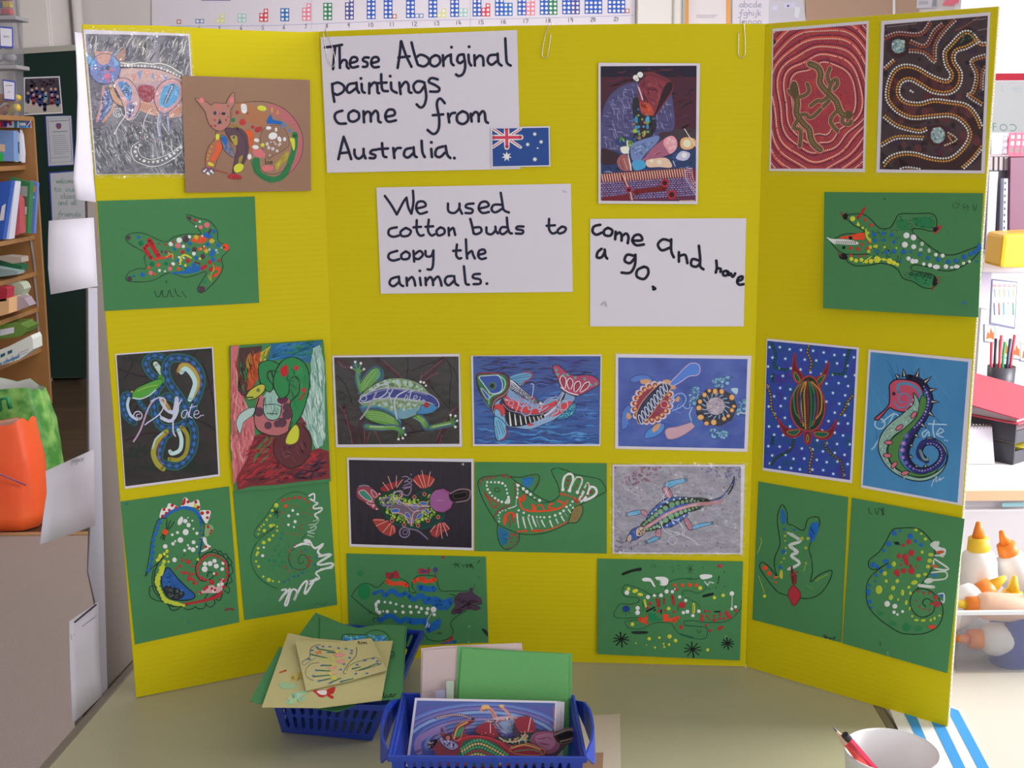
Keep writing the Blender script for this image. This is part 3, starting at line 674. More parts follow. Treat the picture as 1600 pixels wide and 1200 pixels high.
# thick painted snake
s = Sheet('painting', 'thick painted picture of a green snake over pink, red and white brushwork', 'painting', '359,541 505,531 508,560 512,650 517,752 440,762 367,768 360,700 361,610', PA, .0048, th=.0030, m=M_GREEN)
s.pic = None
a = s.art(160, 520, 4.2105, 6, J=.3)
a.f('845,90 900,80 880,200 870,330 920,420 950,520 1000,560 1000,640 1010,760 960,830 920,880 890,960 860,1000 850,700 845,400', '#c06a70', 0)
a.streaks('845,95 905,85 880,300 950,500 1005,700 950,830 880,980 850,900', 150, 110, 12, ['#cc7c80', '#b05c64', '#c87074', '#a85058', '#d08c8c'], 1.5, .15)
a.f('900,100 1050,85 1010,330 940,430 890,380', '#4c3434', 0); a.streaks('895,110 1050,85 1040,300 920,430 880,380', 60, 120, 14, ['#5a3a34', '#7c3c2c', '#3c3838', '#447048', '#8c4028'], 1.4, .2)
a.f('1000,140 1045,120 1040,280 980,370 950,380', '#a8482a', 0); a.streaks('960,130 1060,110 1040,300 950,380', 40, 100, 10, ['#c85430', '#94402c', '#b08030'], 1.35, .15)
a.f('1040,130 1110,85 1090,130 1050,180 1040,240', '#b4a838', 0); a.streaks('1030,120 1120,85 1080,180 1040,240', 30, 60, 8, ['#c8c448', '#70883c'], 2, .2)
a.f('1110,75 1445,50 1400,160 1370,200 1200,160 1090,180', '#2c6488', 0); a.streaks('1100,75 1450,52 1400,150 1080,185', 110, 100, 14, ['#2464a0', '#2c7468', '#3878a0', '#1c5c88', '#307c60'], -.3, .25)
a.f('1390,100 1430,80 1460,200 1465,600 1450,740 1410,760 1360,640 1290,560 1340,470 1380,330 1370,200', '#8fb0a8', 0); a.streaks('1380,90 1445,80 1465,700 1415,780 1300,570 1370,330', 190, 110, 9, ['#b4ccc4', '#80a89c', '#9cc0b4', '#c8d8d4', '#6c988c'], 1.45, .15)
a.f('1000,680 1100,640 1150,660 1130,780 1200,880 1330,860 1380,770 1430,760 1490,780 1495,960 1300,980 1150,1000 980,1010 890,1035 880,960 950,830', '#7c2e34', 0)
a.streaks('890,1030 930,790 1000,690 1120,650 1150,850 1400,790 1490,780 1490,950 1000,1000', 230, 100, 14, ['#98303c', '#6c2c30', '#b03038', '#84383c', '#5a2c34'], -.35, .5)
a.streaks('960,700 1130,660 1120,860 1000,900', 24, 110, 9, ['#4c7444', '#3c7c48'], -1.0, .3); a.streaks('1400,770 1490,790 1480,950 1200,990', 40, 80, 14, ['#4c2c3c', '#5c3444', '#3c2834'], -.3, .4)
a.f('1060,420 1110,370 1170,430 1160,560 1080,560 1050,480', '#8fb4a8'); a.streaks('1060,420 1120,370 1170,430 1160,560 1080,560', 30, 70, 8, ['#b4ccc4', '#84a898'], 1.5, .2)
a.f('1020,430 1060,420 1055,520 1100,575 1160,560 1180,480 1150,440 1200,420 1250,470 1270,540 1220,650 1150,678 1060,655 1000,600', '#b0686c'); 
a.d('1185,440', 38, '#5c2c44', 28, -.2); a.d('1030,520,32 1090,610,30 1180,590,34 1215,490,28 1215,540,34', 30, '#583848', j=.15); a.d('1150,600,24', 20, '#583848'); a.l('1240,500 1280,540 1330,600', 26, '#7c3444')
a.f('1030,210 1080,182 1130,190 1170,225 1130,300 1110,250 1085,270 1095,310 1125,350 1100,390 1050,350 1030,290', '#2f7d4a', 1, 6, '#182820')
a.f('1125,340 1140,250 1190,180 1260,160 1330,200 1362,290 1350,420 1300,560 1225,640 1250,540 1235,460 1290,400 1295,320 1260,285 1230,330 1225,400 1170,430', '#2e8049', 1, 6, '#182820')
a.streaks('1150,240 1260,170 1340,220 1350,400 1290,560', 30, 80, 9, ['#3c8c58', '#28744a'], 1.2, .5)
a.l('1085,290 1090,260 1120,250 1150,260', 5, K); a.f('1175,230 1215,212 1220,270 1190,290 1172,265', RD); a.d('1275,232,17 1325,377,16', 16, '#b8303a'); a.l('1300,440 1330,400', 14, '#9c3c38')
a.f('945,415 980,370 1040,338 1070,350 1060,390 1010,430 960,440', '#b4b444', 1, 5, K); a.l('950,425 990,425', 12, '#34583c'); a.d('1025,378,13', 10, '#6c7434')
a.f('880,590 920,520 1000,490 990,540 930,590 905,665', '#a8c0bc', 1, 4, '#38443c'); a.f('1205,720 1225,660 1270,605 1295,640 1285,710 1240,735', '#c0c43c', 1, 4, '#60682c'); a.streaks('1215,710 1280,620 1290,700', 10, 60, 4, '#7c8030', 2.1, .1)
a.l('1030,430 1000,540 1010,620 1060,665 1150,678 1220,650 1250,590', 6, K); a.l('1065,430 1060,520 1100,575 1160,560 1180,500', 5, K); a.l('1060,475 1140,470 1180,490', 4, K); a.l('1080,530 1150,535', 4, K)
a.f('1150,690 1210,660 1290,590 1360,650 1375,760 1330,860 1240,890 1160,850 1125,770', '#5e3036'); a.streaks('1160,700 1290,620 1370,760 1250,880 1140,800', 50, 70, 10, ['#6c3840', '#54343c', '#4c2c34', '#74444c'], 0, 1.5)
a.f('1205,720 1225,660 1270,605 1295,640 1285,710 1240,735', '#c4c83e', 1, 4, '#60682c'); a.l('1150,680 1125,740 1140,820 1200,880 1260,888 1330,850 1372,770 1370,690 1320,610', 5, '#20241c')
s.done()

# seahorse with white crest
s = Sheet('painting', 'green paper painting of a seahorse with red-spotted white crest, bottom left', 'painting', '188,784 358,760 374,972 211,1007', PA, .0014, m=M_GREEN)
a = s.art(170, 740, 4.2865, 7, J=.15)
a.f('340,295 355,235 385,230 400,200 430,205 450,215 480,225 500,165 525,165 545,195 600,175 610,240 580,225 500,225 440,250 380,290', WT)
a.f('608,255 650,245 683,255 660,330 640,320', WT); a.f('640,350 690,345 700,380 650,425', '#7ca070', 1); a.f('620,430 650,430 660,470 684,490 640,520 615,520 650,490', WT)
a.f('490,205 500,170 515,165 510,205', RD)
a.d('370,240,11 360,285,11 385,265,10 405,245,11 425,212,13 450,228,12 495,205,9 530,190,12 583,190,11 600,225,12 625,265,13 662,260,12 660,295,11 665,355,11 688,382,10 680,400,8 650,490,10 675,500,8', 11, RD, j=.1, dome=.0003)
a.d('580,215,14', 12, YE)
a.l('340,310 325,380 300,440 290,520 285,580 280,620 255,675', 10, BL); a.dl('342,325 322,375 298,445 293,520 290,565 280,612 255,668', 42, 14, BL, j=.1, dome=.0003)
a.l('360,295 420,255 500,228 570,245 610,290 618,330', 22, BL); a.dl('618,350 615,480 600,550', 30, 10, '#2a5c9c', j=.3)
a.l('390,300 330,310 290,430 270,560 255,640 245,688 280,640 340,590 380,540', 5, K); a.l('610,290 640,350 630,420 605,555', 5, K)
a.l('380,535 330,600 305,680 310,760 350,830 400,880 470,890 560,870 660,840 740,790 790,740 805,650 790,580 730,535 660,530 600,580 580,640 600,700 640,720 690,700 700,670 670,660 660,690', 6, K)
a.l('300,640 290,700 300,780 360,860', 5, K); a.l('305,755 275,760 275,820 320,850 370,855', 5, K)
for q in ('400,880 420,915 460,910 490,890 520,910 560,905 580,890', '580,890 600,905 640,900 650,865', '650,875 680,895 710,870 705,835', '705,830 740,850 760,810 755,780', '770,780 800,800 808,770 780,740', '800,740 825,720 815,690 800,680', '805,690 830,660 822,620 800,610', '800,620 825,600 800,560', '800,575 790,540 770,540', '770,550 750,520 735,520', '735,530 710,508 690,520 670,530'): a.l(q, 5, K)
a.l('640,840 700,760 760,760 800,720', 5, K)
a.f('400,630 370,660 352,700 360,760 400,830 480,850 560,840 575,810 520,760 460,700', '#28589c', 1, 7, K); a.f('372,760 430,760 505,800 470,840 400,830', '#282c38', 1, 5, K)
a.scat('400,640 370,690 365,750 500,790 460,710', 26, 6, ['#3c74b8', '#1c4480']); a.scat('380,770 440,770 490,800 450,835 400,825', 26, 8, ['#3c4440', '#1c1c24', '#4c6454'])
a.dl('390,520 330,580 350,550', 26, 10, YE, j=.3); a.d('345,550,13 392,520,9 392,555,9 400,590,9 325,580,11 597,575,9', 10, YE, dome=.0003)
a.dl('370,590 345,650 330,700 325,740 350,800 380,850 450,870 510,885', 24, 15, '#b8c43c', j=.3, dome=.0003)
a.f('360,610 375,620 360,680 340,680', YE); a.f('315,725 340,725 340,750 315,750', YE); a.f('370,840 440,855 510,880 440,885', '#b4bc3c')
a.d('478,320', 16, WT, 28, .4, dome=.0003); a.d('512,318,15 534,345,15 480,445,20 515,392,19 378,488,14 565,510,16 440,578,14 508,515,12 460,395,12 568,460,12 430,470,11 590,400,10 567,370,8 560,315,6 540,500,11 487,300,13 425,410,11 445,453,8 590,490,8 530,480,9 530,295,5', 10, WT, j=.15, dome=.0003)
a.d('495,580,12 534,592,14 510,665,17 478,620,11 453,637,8 484,660,9 540,705,13 568,672,9 585,735,10 570,715,11 555,700,8 600,720,6 560,620,8 590,790,8', 9, '#b8343a', j=.15, dome=.0003)
a.scat('440,540 580,540 570,580 450,580', 12, 3, ['#20342c']); a.scat('480,640 600,680 600,760 530,720', 14, 5, RD)
a.d('642,640,20 678,603,17 708,585,16 720,620,17 645,605,17 760,640,14 765,600,12 705,670,9', 14, WT, j=.1, dome=.0003)
a.dl('595,620 600,680 640,710 680,710', 22, 11, '#b43c40', j=.2, dome=.0003); a.dl('610,600 640,560 690,545 740,560 780,600 795,660 785,720', 25, 11, '#b0343a', j=.2, dome=.0003)
a.f('600,810 640,770 690,745 720,760 740,730 770,700 760,780 720,800 640,800', '#c8a4a4'); a.f('500,868 600,850 700,820 760,780 740,830 640,860 520,880', '#a83038')
a.d('690,728,17 655,760,14 720,673,12 640,775,10 745,710,9 770,720,13 710,780,10 770,760,11 690,770,9 615,800,9', 11, RD, j=.15, dome=.0003); a.d('760,740,10 735,745,11 705,785,13', 9, WT)
for q in ('385,375 390,310', '390,378 412,315', '400,375 438,325', '365,400 345,435', '372,400 360,440', '378,402 370,445'): a.l(q, 5, K)
a.d('378,392,20', 20, OR, dome=.0004); a.l('780,915 810,905 835,912', 12, '#7c3c38'); a.l('110,205 120,198 128,208', 5, '#28507c'); a.d('490,963,5 532,996,5', 4, '#2c5c88')
s.done()

# seahorse with white zigzag
s = Sheet('painting', 'green paper painting of a pale seahorse with white zigzag fin, beside the left fold', 'painting', '364,768 514,751 527,945 382,969', PA, .0014, m=M_GREEN)
a = s.art(170, 740, 4.2865, 8, J=.2)
a.l('1345,160 1300,130 1240,122 1170,150 1110,200 1050,290 985,370 975,410 995,430 1040,400 1110,360', 3.5, '#22342a'); a.l('1395,220 1385,300 1340,380 1290,440', 3, '#22342a')
a.l('1100,370 1000,450 955,540 960,620 1010,700 1080,750 1130,770', 3.5, '#22342a'); a.l('1250,495 1210,540 1210,600 1250,640 1310,640 1340,600 1320,550 1280,550 1270,590 1290,605 1305,585', 3.5, '#22342a'); a.l('1400,520 1420,600 1400,660', 3, '#22342a')
a.l('1340,150 1375,135 1375,180 1350,170', 11, WT); a.l('1380,190 1400,200 1375,215 1375,235 1425,230 1420,250 1380,275 1400,300', 12, '#c4ccc4'); a.l('1370,320 1405,305 1390,335 1340,345', 9, '#8cac90'); a.l('1350,365 1385,350 1380,375 1330,390 1375,400', 10, '#98b49c'); a.l('1330,410 1370,425', 10, '#8cac90')
a.l('1245,490 1300,470 1350,475 1310,450 1340,450 1380,500 1435,470 1400,520 1420,545', 14, WT); a.l('1405,555 1490,540 1400,600 1425,610 1490,600 1495,620 1390,660 1410,700 1350,720', 15, '#ccd4cc'); a.l('1380,710 1330,790 1310,800 1330,720 1290,750 1240,850 1260,790 1225,780 1195,875 1180,870 1215,770 1140,855 1190,780 1160,780', 13, WT)
a.l('1345,740 1390,700', 12, WT); a.l('1420,640 1495,630', 12, '#ccd4cc')
a.d('1170,178,14 1205,170,10 1240,160,10 1275,160,12 1310,170,9 1335,190,8', 10, '#b43c34', j=.1, dome=.0003); a.d('1185,218,13', 12, OR, dome=.0003)
a.d('1230,215,8 1262,222,8 1165,262,9 1308,265,8 1352,275,9 1355,235,8 1165,310,8 1160,345,7 1333,330,6 1285,345,5 1295,365,7 1200,400,7 1240,408,8 1282,402,7 1215,508,8 1212,525,9 1215,570,7 1180,625,10 1200,650,8 1240,650,8 1245,480,8 1290,310,5', 8, '#8c5a40', j=.2)
a.d('1342,560,10 1345,585,12 1335,615,12 1320,560,6 1260,545,6 1290,525,7 1250,590,5 1280,640,5', 8, '#94443c', j=.2)
a.d('1122,212,15 1095,248,12 1082,283,9 1058,310,8 1038,342,9 1022,355,7 1008,375,8 1042,383,11 1085,350,12 1105,345,10 1127,355,7 1128,383,8 1100,415,9 1075,443,13 1038,462,15 1000,500,12 998,530,11 990,545,9 987,588,9 1004,622,10 1035,690,9 1072,712,14 1100,720,7 1140,725,6 1000,405,6', 10, '#b4c43c', j=.15, dome=.0003)
a.d('1232,247,10 1265,272,10 1205,283,10 1248,322,10 1203,343,8 1240,358,7 1030,550,11 1038,495,7', 10, WT, j=.15, dome=.0003)
a.d('1140,545,12 1115,510,12 1110,585,12 1160,590,11 1180,505,9 1075,580,9 1100,615,8 1140,615,7 1075,650,5 1160,630,5 1205,490,6', 10, '#287c54', j=.2)
a.d('1160,400,7 1150,435,8 1320,510,6 1215,590,5 1395,560,7 1380,610,8 1230,630,5 1205,710,8 1175,725,8 1240,690,9 1270,685,9 1300,665,9 1330,655,6 1390,640,6', 7, '#2c648c', j=.2)
a.scat('1120,130 1400,160 1380,420 1250,480 1130,420', 26, 3.5, ['#547c48', '#5c6c44']); a.scat('1080,460 1200,460 1250,660 1100,680', 26, 4, ['#2c7450', '#34704c'])
for an in range(6): a.l([(1122, 258), (1122+28*math.cos(an*1.05), 258-28*math.sin(an*1.05))], 3.5, K)
a.ring(1122, 258, 10, 4, K); a.l('1130,270 1128,300', 3, K); a.l('1370,880 1400,870 1430,880 1460,865', 3, '#2c4a38')
s.done()

# ------------------------------------------------------------------ centre panel: handwritten signs, flag, photograph
INK = '#23233a'
s = Sheet('written_sign', 'large white handwritten sign reading These Aboriginal paintings come from Australia', 'sign', '501,58 808,47 813,264 511,270', PB, .0012)
a = s.art(490, 30, 4, 1)
w_ = 17
def strokes(a, w, c, *qs):
    for q in qs:
        q = P(q)
        if len(q) == 1: a.d(q, w*.6, c)
        else: a.l(q, w, c)
strokes(a, w_, INK, '72,176 120,170 178,160', '135,170 128,240 122,312', '162,175 163,240 165,305', '165,280 185,255 205,262 208,295 220,308', '228,275 270,262 268,240 240,240 226,275 240,302 278,295', '345,240 318,240 308,258 335,272 332,295 308,298', '360,275 405,262 398,238 370,242 360,275 375,300 408,298',
        '525,305 538,220 546,138', '548,138 575,220 612,298', '530,240 600,232', '612,145 628,210 650,280', '640,240 670,222 712,240 720,270 690,295 652,285', '760,225 732,245 730,280 760,295 790,270 785,235 760,225', '808,225 812,292', '810,262 830,235 850,225', '858,220 860,270 875,288', '862,175',
        '930,220 905,228 898,260 915,275 935,262', '938,220 948,290 935,340 908,355 890,345', '968,222 972,268 985,290', '972,172', '1005,225 1008,290', '1008,255 1035,228 1058,240 1062,290', '1140,222 1100,228 1088,262 1112,285 1145,262', '1150,215 1155,270 1175,290', '1198,120 1202,200 1208,270 1232,290')
a.setc(500, 50, 5)
strokes(a, w_*1.25, INK, '95,405 100,470 112,545', '95,410 140,395 185,420 185,460 140,490 108,480', '275,400 225,410 208,450 230,475 280,440', '285,395 290,450 305,475', '325,405 330,460 350,475', '320,363', '385,400 385,480', '388,430 420,395 445,410 450,470 462,478', '478,330 480,400 490,455 530,462', '445,400 520,395', '555,395 560,450 600,475', '548,345', '620,395 630,485', '625,440 665,390 690,410 695,465 715,475', '805,390 760,385 730,420 745,465 780,470 810,430', '815,395 830,500 815,570 785,590 755,565', '920,370 870,360 850,390 900,415 932,440 920,465 860,465')
a.setc(490, 30, 4)
strokes(a, w_, INK, '180,572 142,585 132,615 155,650 202,652', '250,570 220,590 222,630 250,640 282,620 280,585 250,570', '312,575 315,645', '316,600 335,578 355,590 358,640', '358,605 385,572 402,590 405,635 420,645', '450,610 505,598 500,568 465,568 448,605 465,640 515,632', '820,525 790,495 770,530 785,620 780,690 750,718 712,692', '745,600 810,595', '840,590 848,645', '845,615 862,590 885,585', '930,575 898,600 900,640 935,655 965,630 960,590 930,575', '982,590 988,640', '985,610 1010,580 1030,595 1032,640', '1032,605 1055,575 1070,590 1075,635 1090,648')
strokes(a, w_, INK, '155,875 172,800 188,735', '188,738 215,810 235,875', '165,838 222,832', '255,815 258,850 280,872 310,850 312,810', '312,840 325,870', '395,815 365,820 355,838 385,850 380,868 350,868', '428,775 435,850 455,862', '405,812 465,808', '498,805 505,868', '502,835 520,808 545,805', '610,805 575,815 565,850 590,865 620,840', '625,800 630,850 645,862', '675,760 680,830 695,862', '735,810 740,862', '736,770', '810,795 770,810 762,850 790,862 820,835', '825,792 835,845 855,868', '880,868')
s.done('handwriting')

s = Sheet('flag_picture', 'small printed Australian flag overlapping the corner of the large sign', 'flag', '767,199 859,197 860,260 768,262', PB, .0030,
          pic='769,201 857,199.5 858,258 770,260', picm='#24478c')
a = s.art(490, 30, 4, 1)
a.l('1119,684 1293,800', 20, WT); a.l('1293,684 1119,800', 20, WT); a.l('1125,686 1290,796', 6, '#c85068'); a.l('1290,688 1122,798', 6, '#c85068')
a.l('1206,684 1208,800', 34, WT, 0); a.l('1119,740 1295,738', 34, WT, 0); a.l('1206,684 1208,800', 19, '#cc3c58', 0); a.l('1119,740 1295,738', 19, '#cc3c58', 0)
def star(x, y, r, n=7):
    a.f([(x+(r if k % 2 == 0 else r*.45)*math.sin(k*math.pi/n), y-(r if k % 2 == 0 else r*.45)*math.cos(k*math.pi/n)) for k in range(2*n)], WT, 0)
star(1207, 858, 33); star(1382, 718, 15); star(1338, 783, 15); star(1422, 767, 15); star(1383, 876, 17); star(1400, 806, 8, 5)
s.done('printed_flag')

s = Sheet('written_sign', 'white handwritten sign reading We used cotton buds to copy the animals', 'sign', '588,293 892,287 895,456 595,459', PB, .0012)
a = s.art(560, 260, 2.5, 1); w_ = 10
strokes(a, w_, INK, '103,115 128,150 150,188', '150,188 175,140 188,122', '188,124 195,160 207,185', '207,185 215,140 213,95', '225,165 262,155 255,138 232,140 226,165 240,185 268,178', '350,145 352,175 375,182 393,165 395,145', '395,165 405,185', '450,145 425,148 420,160 445,168 442,182 418,182', '470,165 508,155 500,138 478,142 470,165 485,182 510,178', '560,150 530,150 520,168 535,180 562,165', '556,103 562,140 568,170 588,180')
strokes(a, w_, INK, '150,238 122,245 118,265 135,275 158,270', '185,240 165,255 170,272 195,270 205,252 185,240', '228,210 228,250 240,270 255,268', '215,238 245,236', '275,208 272,250 285,270 298,265', '262,236 292,234', '320,238 305,252 312,270 335,262 335,245 320,238', '352,240 354,270', '355,252 370,240 375,255 378,268', '437,205 445,235 450,262', '448,240 475,238 480,255 460,265 450,260', '500,238 502,260 520,265 535,250 535,235', '535,250 545,262', '580,238 560,238 552,255 565,265 585,250', '580,200 583,235 590,258 600,262', '645,235 622,235 618,245 642,250 640,262 615,262', '745,205 745,245 758,262 772,258', '735,232 768,230', '795,235 778,250 785,262 805,255 810,240 795,235')
strokes(a, w_, INK, '152,330 122,340 118,358 135,368 160,362', '185,332 168,345 172,362 195,360 200,342 185,332', '215,330 218,372', '218,345 240,330 252,345 235,362 220,358', '262,330 265,350 285,350 293,328', '293,330 292,380 285,402 270,402', '385,305 382,345 392,360 402,358', '370,330 400,328', '420,285 422,330 425,360', '425,345 442,330 448,345 455,360', '470,345 495,338 490,325 472,330 468,350 480,362 498,358')
strokes(a, w_, INK, '150,432 128,440 122,458 138,468 160,450', '158,430 162,458 175,468', '188,435 190,466', '190,450 208,432 218,445 222,466', '240,435 244,464', '240,408', '262,435 264,464', '264,450 280,432 290,445 292,464', '292,448 310,430 320,445 325,466', '365,428 345,432 338,450 352,465 372,448', '374,428 378,455 390,465', '412,390 416,430 420,458 432,462', '475,420 452,422 448,435 475,442 475,458 450,460', '502,458')
a.l('800,95 812,100', 6, '#bcb8d0')
s.done('handwriting')

s = Sheet('written_sign', 'white sign in wobbly handwriting reading come And have a go', 'sign', '922,342 1166,341 1162,510 922,510', PB, .0014)
a = s.art(560, 260, 2.5, 1); w_ = 11; INK2 = '#1c1c2c'
strokes(a, w_, INK2, '945,228 920,235 915,255 930,267 952,258', '975,240 960,250 962,268 985,270 992,250 975,240', '1005,255 1003,285', '1005,268 1020,258 1028,270 1028,290', '1028,275 1045,262 1055,275 1052,300', '1072,290 1108,288 1100,268 1080,270 1070,290 1085,308 1115,305',
        '1220,292 1190,285 1170,305 1185,328 1215,318', '1222,285 1222,330 1232,355', '1252,335 1252,372', '1254,350 1275,345 1282,360 1285,378', '1330,368 1305,362 1300,385 1320,392 1335,378', '1330,310 1335,360 1335,390 1348,402', '1398,368 1400,395 1396,415', '1400,398 1415,400 1414,412', '1438,408 1425,412 1426,425 1440,425 1444,410 1448,425', '1455,418 1462,432 1472,418', '1480,448 1498,442 1500,430 1485,435 1480,452 1488,462 1505,460',
        '950,322 935,335 932,355 950,355 962,335', '962,325 965,350 972,360', '1078,350 1050,345 1040,368 1060,378 1078,360', '1082,345 1080,385 1062,415 1028,415', '1115,392 1090,405 1088,430 1115,440 1132,420 1130,398 1115,392', '1150,470 1160,478 1152,480')
a.l('950,540 962,530 968,545', 8, '#b0acbc')
s.done('handwriting')

s = Sheet('photograph', 'colour photograph of a person in a checked shirt bending over a dot painting', 'photo', '935,98 1094,99 1090,319 935,318', PB, .0030,
          pic='938.5,103.5 1088.5,102.5 1087,314.5 939,313.5', picm=printmat('photo_dark_ground', '#241c2c', '#40242e', 9, .25))
a = s.art(900, 80, 4.6136, 9)
a.f('178,110 868,110 868,190 178,190', '#221c30', 0); a.f('178,185 868,185 868,560 178,560', '#482432', 0); a.streaks('178,120 868,120 868,600 178,600', 90, 80, 14, ['#3c2028', '#2c1c28', '#54283a', '#402838'], 0, .5)
a.f('178,700 868,700 868,860 178,890', '#2a3a64', 0); a.streaks('178,710 868,700 868,850 178,880', 60, 50, 8, ['#3c5488', '#1c2444', '#8c94b8', '#2c3c6c'], -.2, .6)
SH = '180,700 185,480 230,340 330,250 440,225 480,300 560,470 590,420 640,300 680,290 700,380 705,560 600,590 590,660 440,800 400,790 300,720'
a.f(SH, '#4c4a74')
a.clipS = None
for i in range(26): a.streaks(SH, 12, 44, 6, ['#7470a0', '#38345c', '#8c88b0'], 1.3 if i % 2 else .15, .12)
a.f('455,230 560,160 690,220 690,300 600,430 560,470 480,450 450,350', '#7c3440'); a.f('470,160 560,150 690,220 680,240 600,200 500,170', '#6c3038'); a.streaks('470,180 680,230 600,420 470,380', 40, 60, 12, ['#8c3c44', '#6c2c3c', '#98484c', '#5c2838'], 1, .8)
a.f('460,370 530,380 560,440 530,470 480,450', '#b04838'); a.scat('470,375 530,390 540,450 490,450', 14, 8, ['#c85c40', '#8c3430'])
a.f('640,250 690,225 690,280 600,420 560,480 580,420', '#2c1c24'); a.l('450,260 465,300 480,350', 10, '#c8b8c8')
a.d('430,190,20 462,170,22 440,205,14', 20, '#e0dcdc'); a.d('450,185,5', 5, '#8c7c84')
a.f('410,350 450,340 470,450 560,470 580,540 540,620 470,640 400,650 430,560 410,460', '#2c2834')
a.scat('420,400 570,480 540,610 400,650', 40, 12, ['#3c6c94', '#7c9c40', '#3c3450', '#8c7444', '#1c1c28', '#4c8cb0']); a.d('515,490', 14, '#4c9cc8', 24, .3); a.d('435,490', 12, '#3c80a8', 24); a.d('425,575', 16, '#9cb440', 16); a.d('495,590', 8, '#b89c44', 20); a.d('515,545', 10, '#4884a4', 18)
a.f('285,640 340,610 430,640 440,670 380,690 300,680', '#34406c'); a.scat('290,640 340,620 430,650 380,685', 26, 10, ['#3c7c9c', '#4c7c3c', '#24304c', '#7ca04c'])
a.f('400,680 470,640 590,610 590,650 500,740 460,790 400,780', '#6c80b0'); a.streaks('400,690 590,620 500,730 410,780', 50, 24, 6, ['#98a8cc', '#4c6090'], -.6, .8)
a.f('500,760 560,690 640,630 700,610 730,660 720,710 680,740 600,770 480,790', '#9c5c74'); a.f('640,630 690,610 725,640 725,700 680,740 650,700 630,670', '#d894a0'); a.d('670,635,14 700,650,16 660,660,12 705,690,14 680,700,12', 12, '#e8b0b4'); a.streaks('520,760 620,690 640,740 560,775', 14, 60, 8, ['#b87488', '#844860'], -.4, .2)
a.f('180,720 200,700 300,740 310,800 230,820 180,800', '#38242c'); a.f('295,790 330,745 380,760 405,820 385,860 340,860 310,840', '#985c5c'); a.l('320,790 345,850', 6, '#6c3c44'); a.l('345,775 370,850', 6, '#c09088'); a.l('370,775 395,830', 5, '#b88078')
a.f('320,695 365,685 385,700 370,735 335,735', '#e0dccc'); a.l('368,645 378,740 400,880 408,1000', 9, '#d8d8e4'); a.l('385,740 400,800', 14, '#34304c')
a.f('410,795 470,785 505,810 490,845 430,860 408,830', '#4898c8'); a.f('505,790 560,775 650,770 690,815 680,840 600,835 520,835', '#d8b8a0'); a.d('545,790,14 600,800,18', 16, '#e8d4bc')
a.f('755,640 790,620 850,630 865,660 840,700 790,710 755,690', '#d8a878'); a.d('800,665,30', 30, '#e8d8bc'); a.f('720,770 760,720 820,735 810,775 770,790', '#b8b8d4'); a.d('780,750,20', 18, '#dcdce8')
a.l('782,560 820,620 868,690', 6, '#e0d4c8'); a.l('700,790 715,830', 5, '#c0c8e0')
a.f('178,885 400,860 560,855 800,840 868,910 868,1085 178,1085', '#5c2c44', 0)
for r in range(9):
    a.d([(186+i*21+(r % 2)*9+a.R.uniform(-2, 2), 955+r*15-i*1.3) for i in range(33)], 8, ['#8484bc', '#6c78b4'][r % 2], 5, j=.15)
a.f('780,850 868,850 868,1010 820,950 790,900', '#6c2430', 0)
for i in range(34):
    x = 186+i*18; y = 888-i*1.2
    if x < 800: a.l([(x, y), (x+6, y+28), (x+12, y+56)], 8, '#d8a890'); a.l([(x+9, y), (x+16, y+56)], 4, '#8c2c3c')
for k in range(4): a.dl('%d,845 %d,900 %d,950 868,%d' % (800-k*4+k*16, 785+k*18, 810+k*16, 1040-k*30), 15, 6, ['#a8a4d0', '#c8909c'][k % 2], j=.2)
a.l('335,900 370,980 400,1040 410,1080', 18, '#7c2434'); a.dl('340,900 375,980 395,1030 405,1075', 13, 6, '#e4b4a0')
a.f('200,1050 380,1030 395,1080 180,1084', '#6c1c28', 0)
a.l('425,1015 530,1000 640,990', 38, '#7c1c24')
for i in range(17): a.l([(430+i*13, 1035-i*2), (437+i*13, 998-i*2)], 5, '#4c1418')
for x, y, r in ((640, 950, 30), (690, 1035, 34), (380, 1000, 22)): a.d([(x, y)], r, '#a82434'); a.d([(x, y)], r*.6, '#2c1418')
a.dl('640,1084 860,1078', 14, 6, '#e0b8a8')
s.done('printed_photo')

# ------------------------------------------------------------------ centre panel: prints
s = Sheet('art_print', 'laminated print of a green tree frog climbing on dark branches', 'picture', '519,556 718,553 722,698 525,699', PB, .0012,
          pic='522,558.5 716.5,557 718,693.5 528,694.5', picm=printmat('frog_print_ground', '#1c1916', '#2a2420', 40, .2), film=3)
a = s.art(510, 540, 4.7059, 12)
for q, w in (('70,100 160,140 230,240 300,330', 34), ('340,90 480,180 560,270 700,420', 26), ('860,90 760,200 700,280 600,360 500,500', 44), ('820,130 740,300 640,440', 16), ('120,450 150,560 200,620 210,730', 36), ('300,480 240,600 280,720', 30), ('980,440 900,560 850,640 820,730', 38), ('560,560 640,620 560,700', 10)): a.l(q, w, '#3a1e26')
for q in ('595,85 600,160 590,240', '800,120 730,140 620,190', '890,110 920,200 910,300 905,460', '880,100 940,180 970,270', '740,240 800,340 900,460', '60,200 140,290 190,420', '140,360 60,330', '640,640 740,610 800,600', '380,90 370,130', '560,660 620,640 760,620'): a.l(q, 7, '#0c0a0a')
for q in ('80,110 130,160 180,150', '420,110 560,240', '860,100 700,230', '820,200 720,260 620,420', '130,470 170,620 190,720', '280,600 280,720', '320,640 300,700', '880,540 840,620 810,700', '850,660 830,720', '100,440 130,500', '700,200 690,260', '340,600 400,720', '960,450 900,500'): a.l(q, 5, '#7c3c48')
glow = '#3c5c78'
a.l('255,330 230,250 235,190 215,150', 44, glow); a.f('235,360 245,270 300,190 360,150 415,180 420,240 370,280 300,330', glow); a.f('242,350 250,280 300,210 350,165 395,175 405,215 370,260 300,320', '#5c9444', 1, 4, '#1c3424')
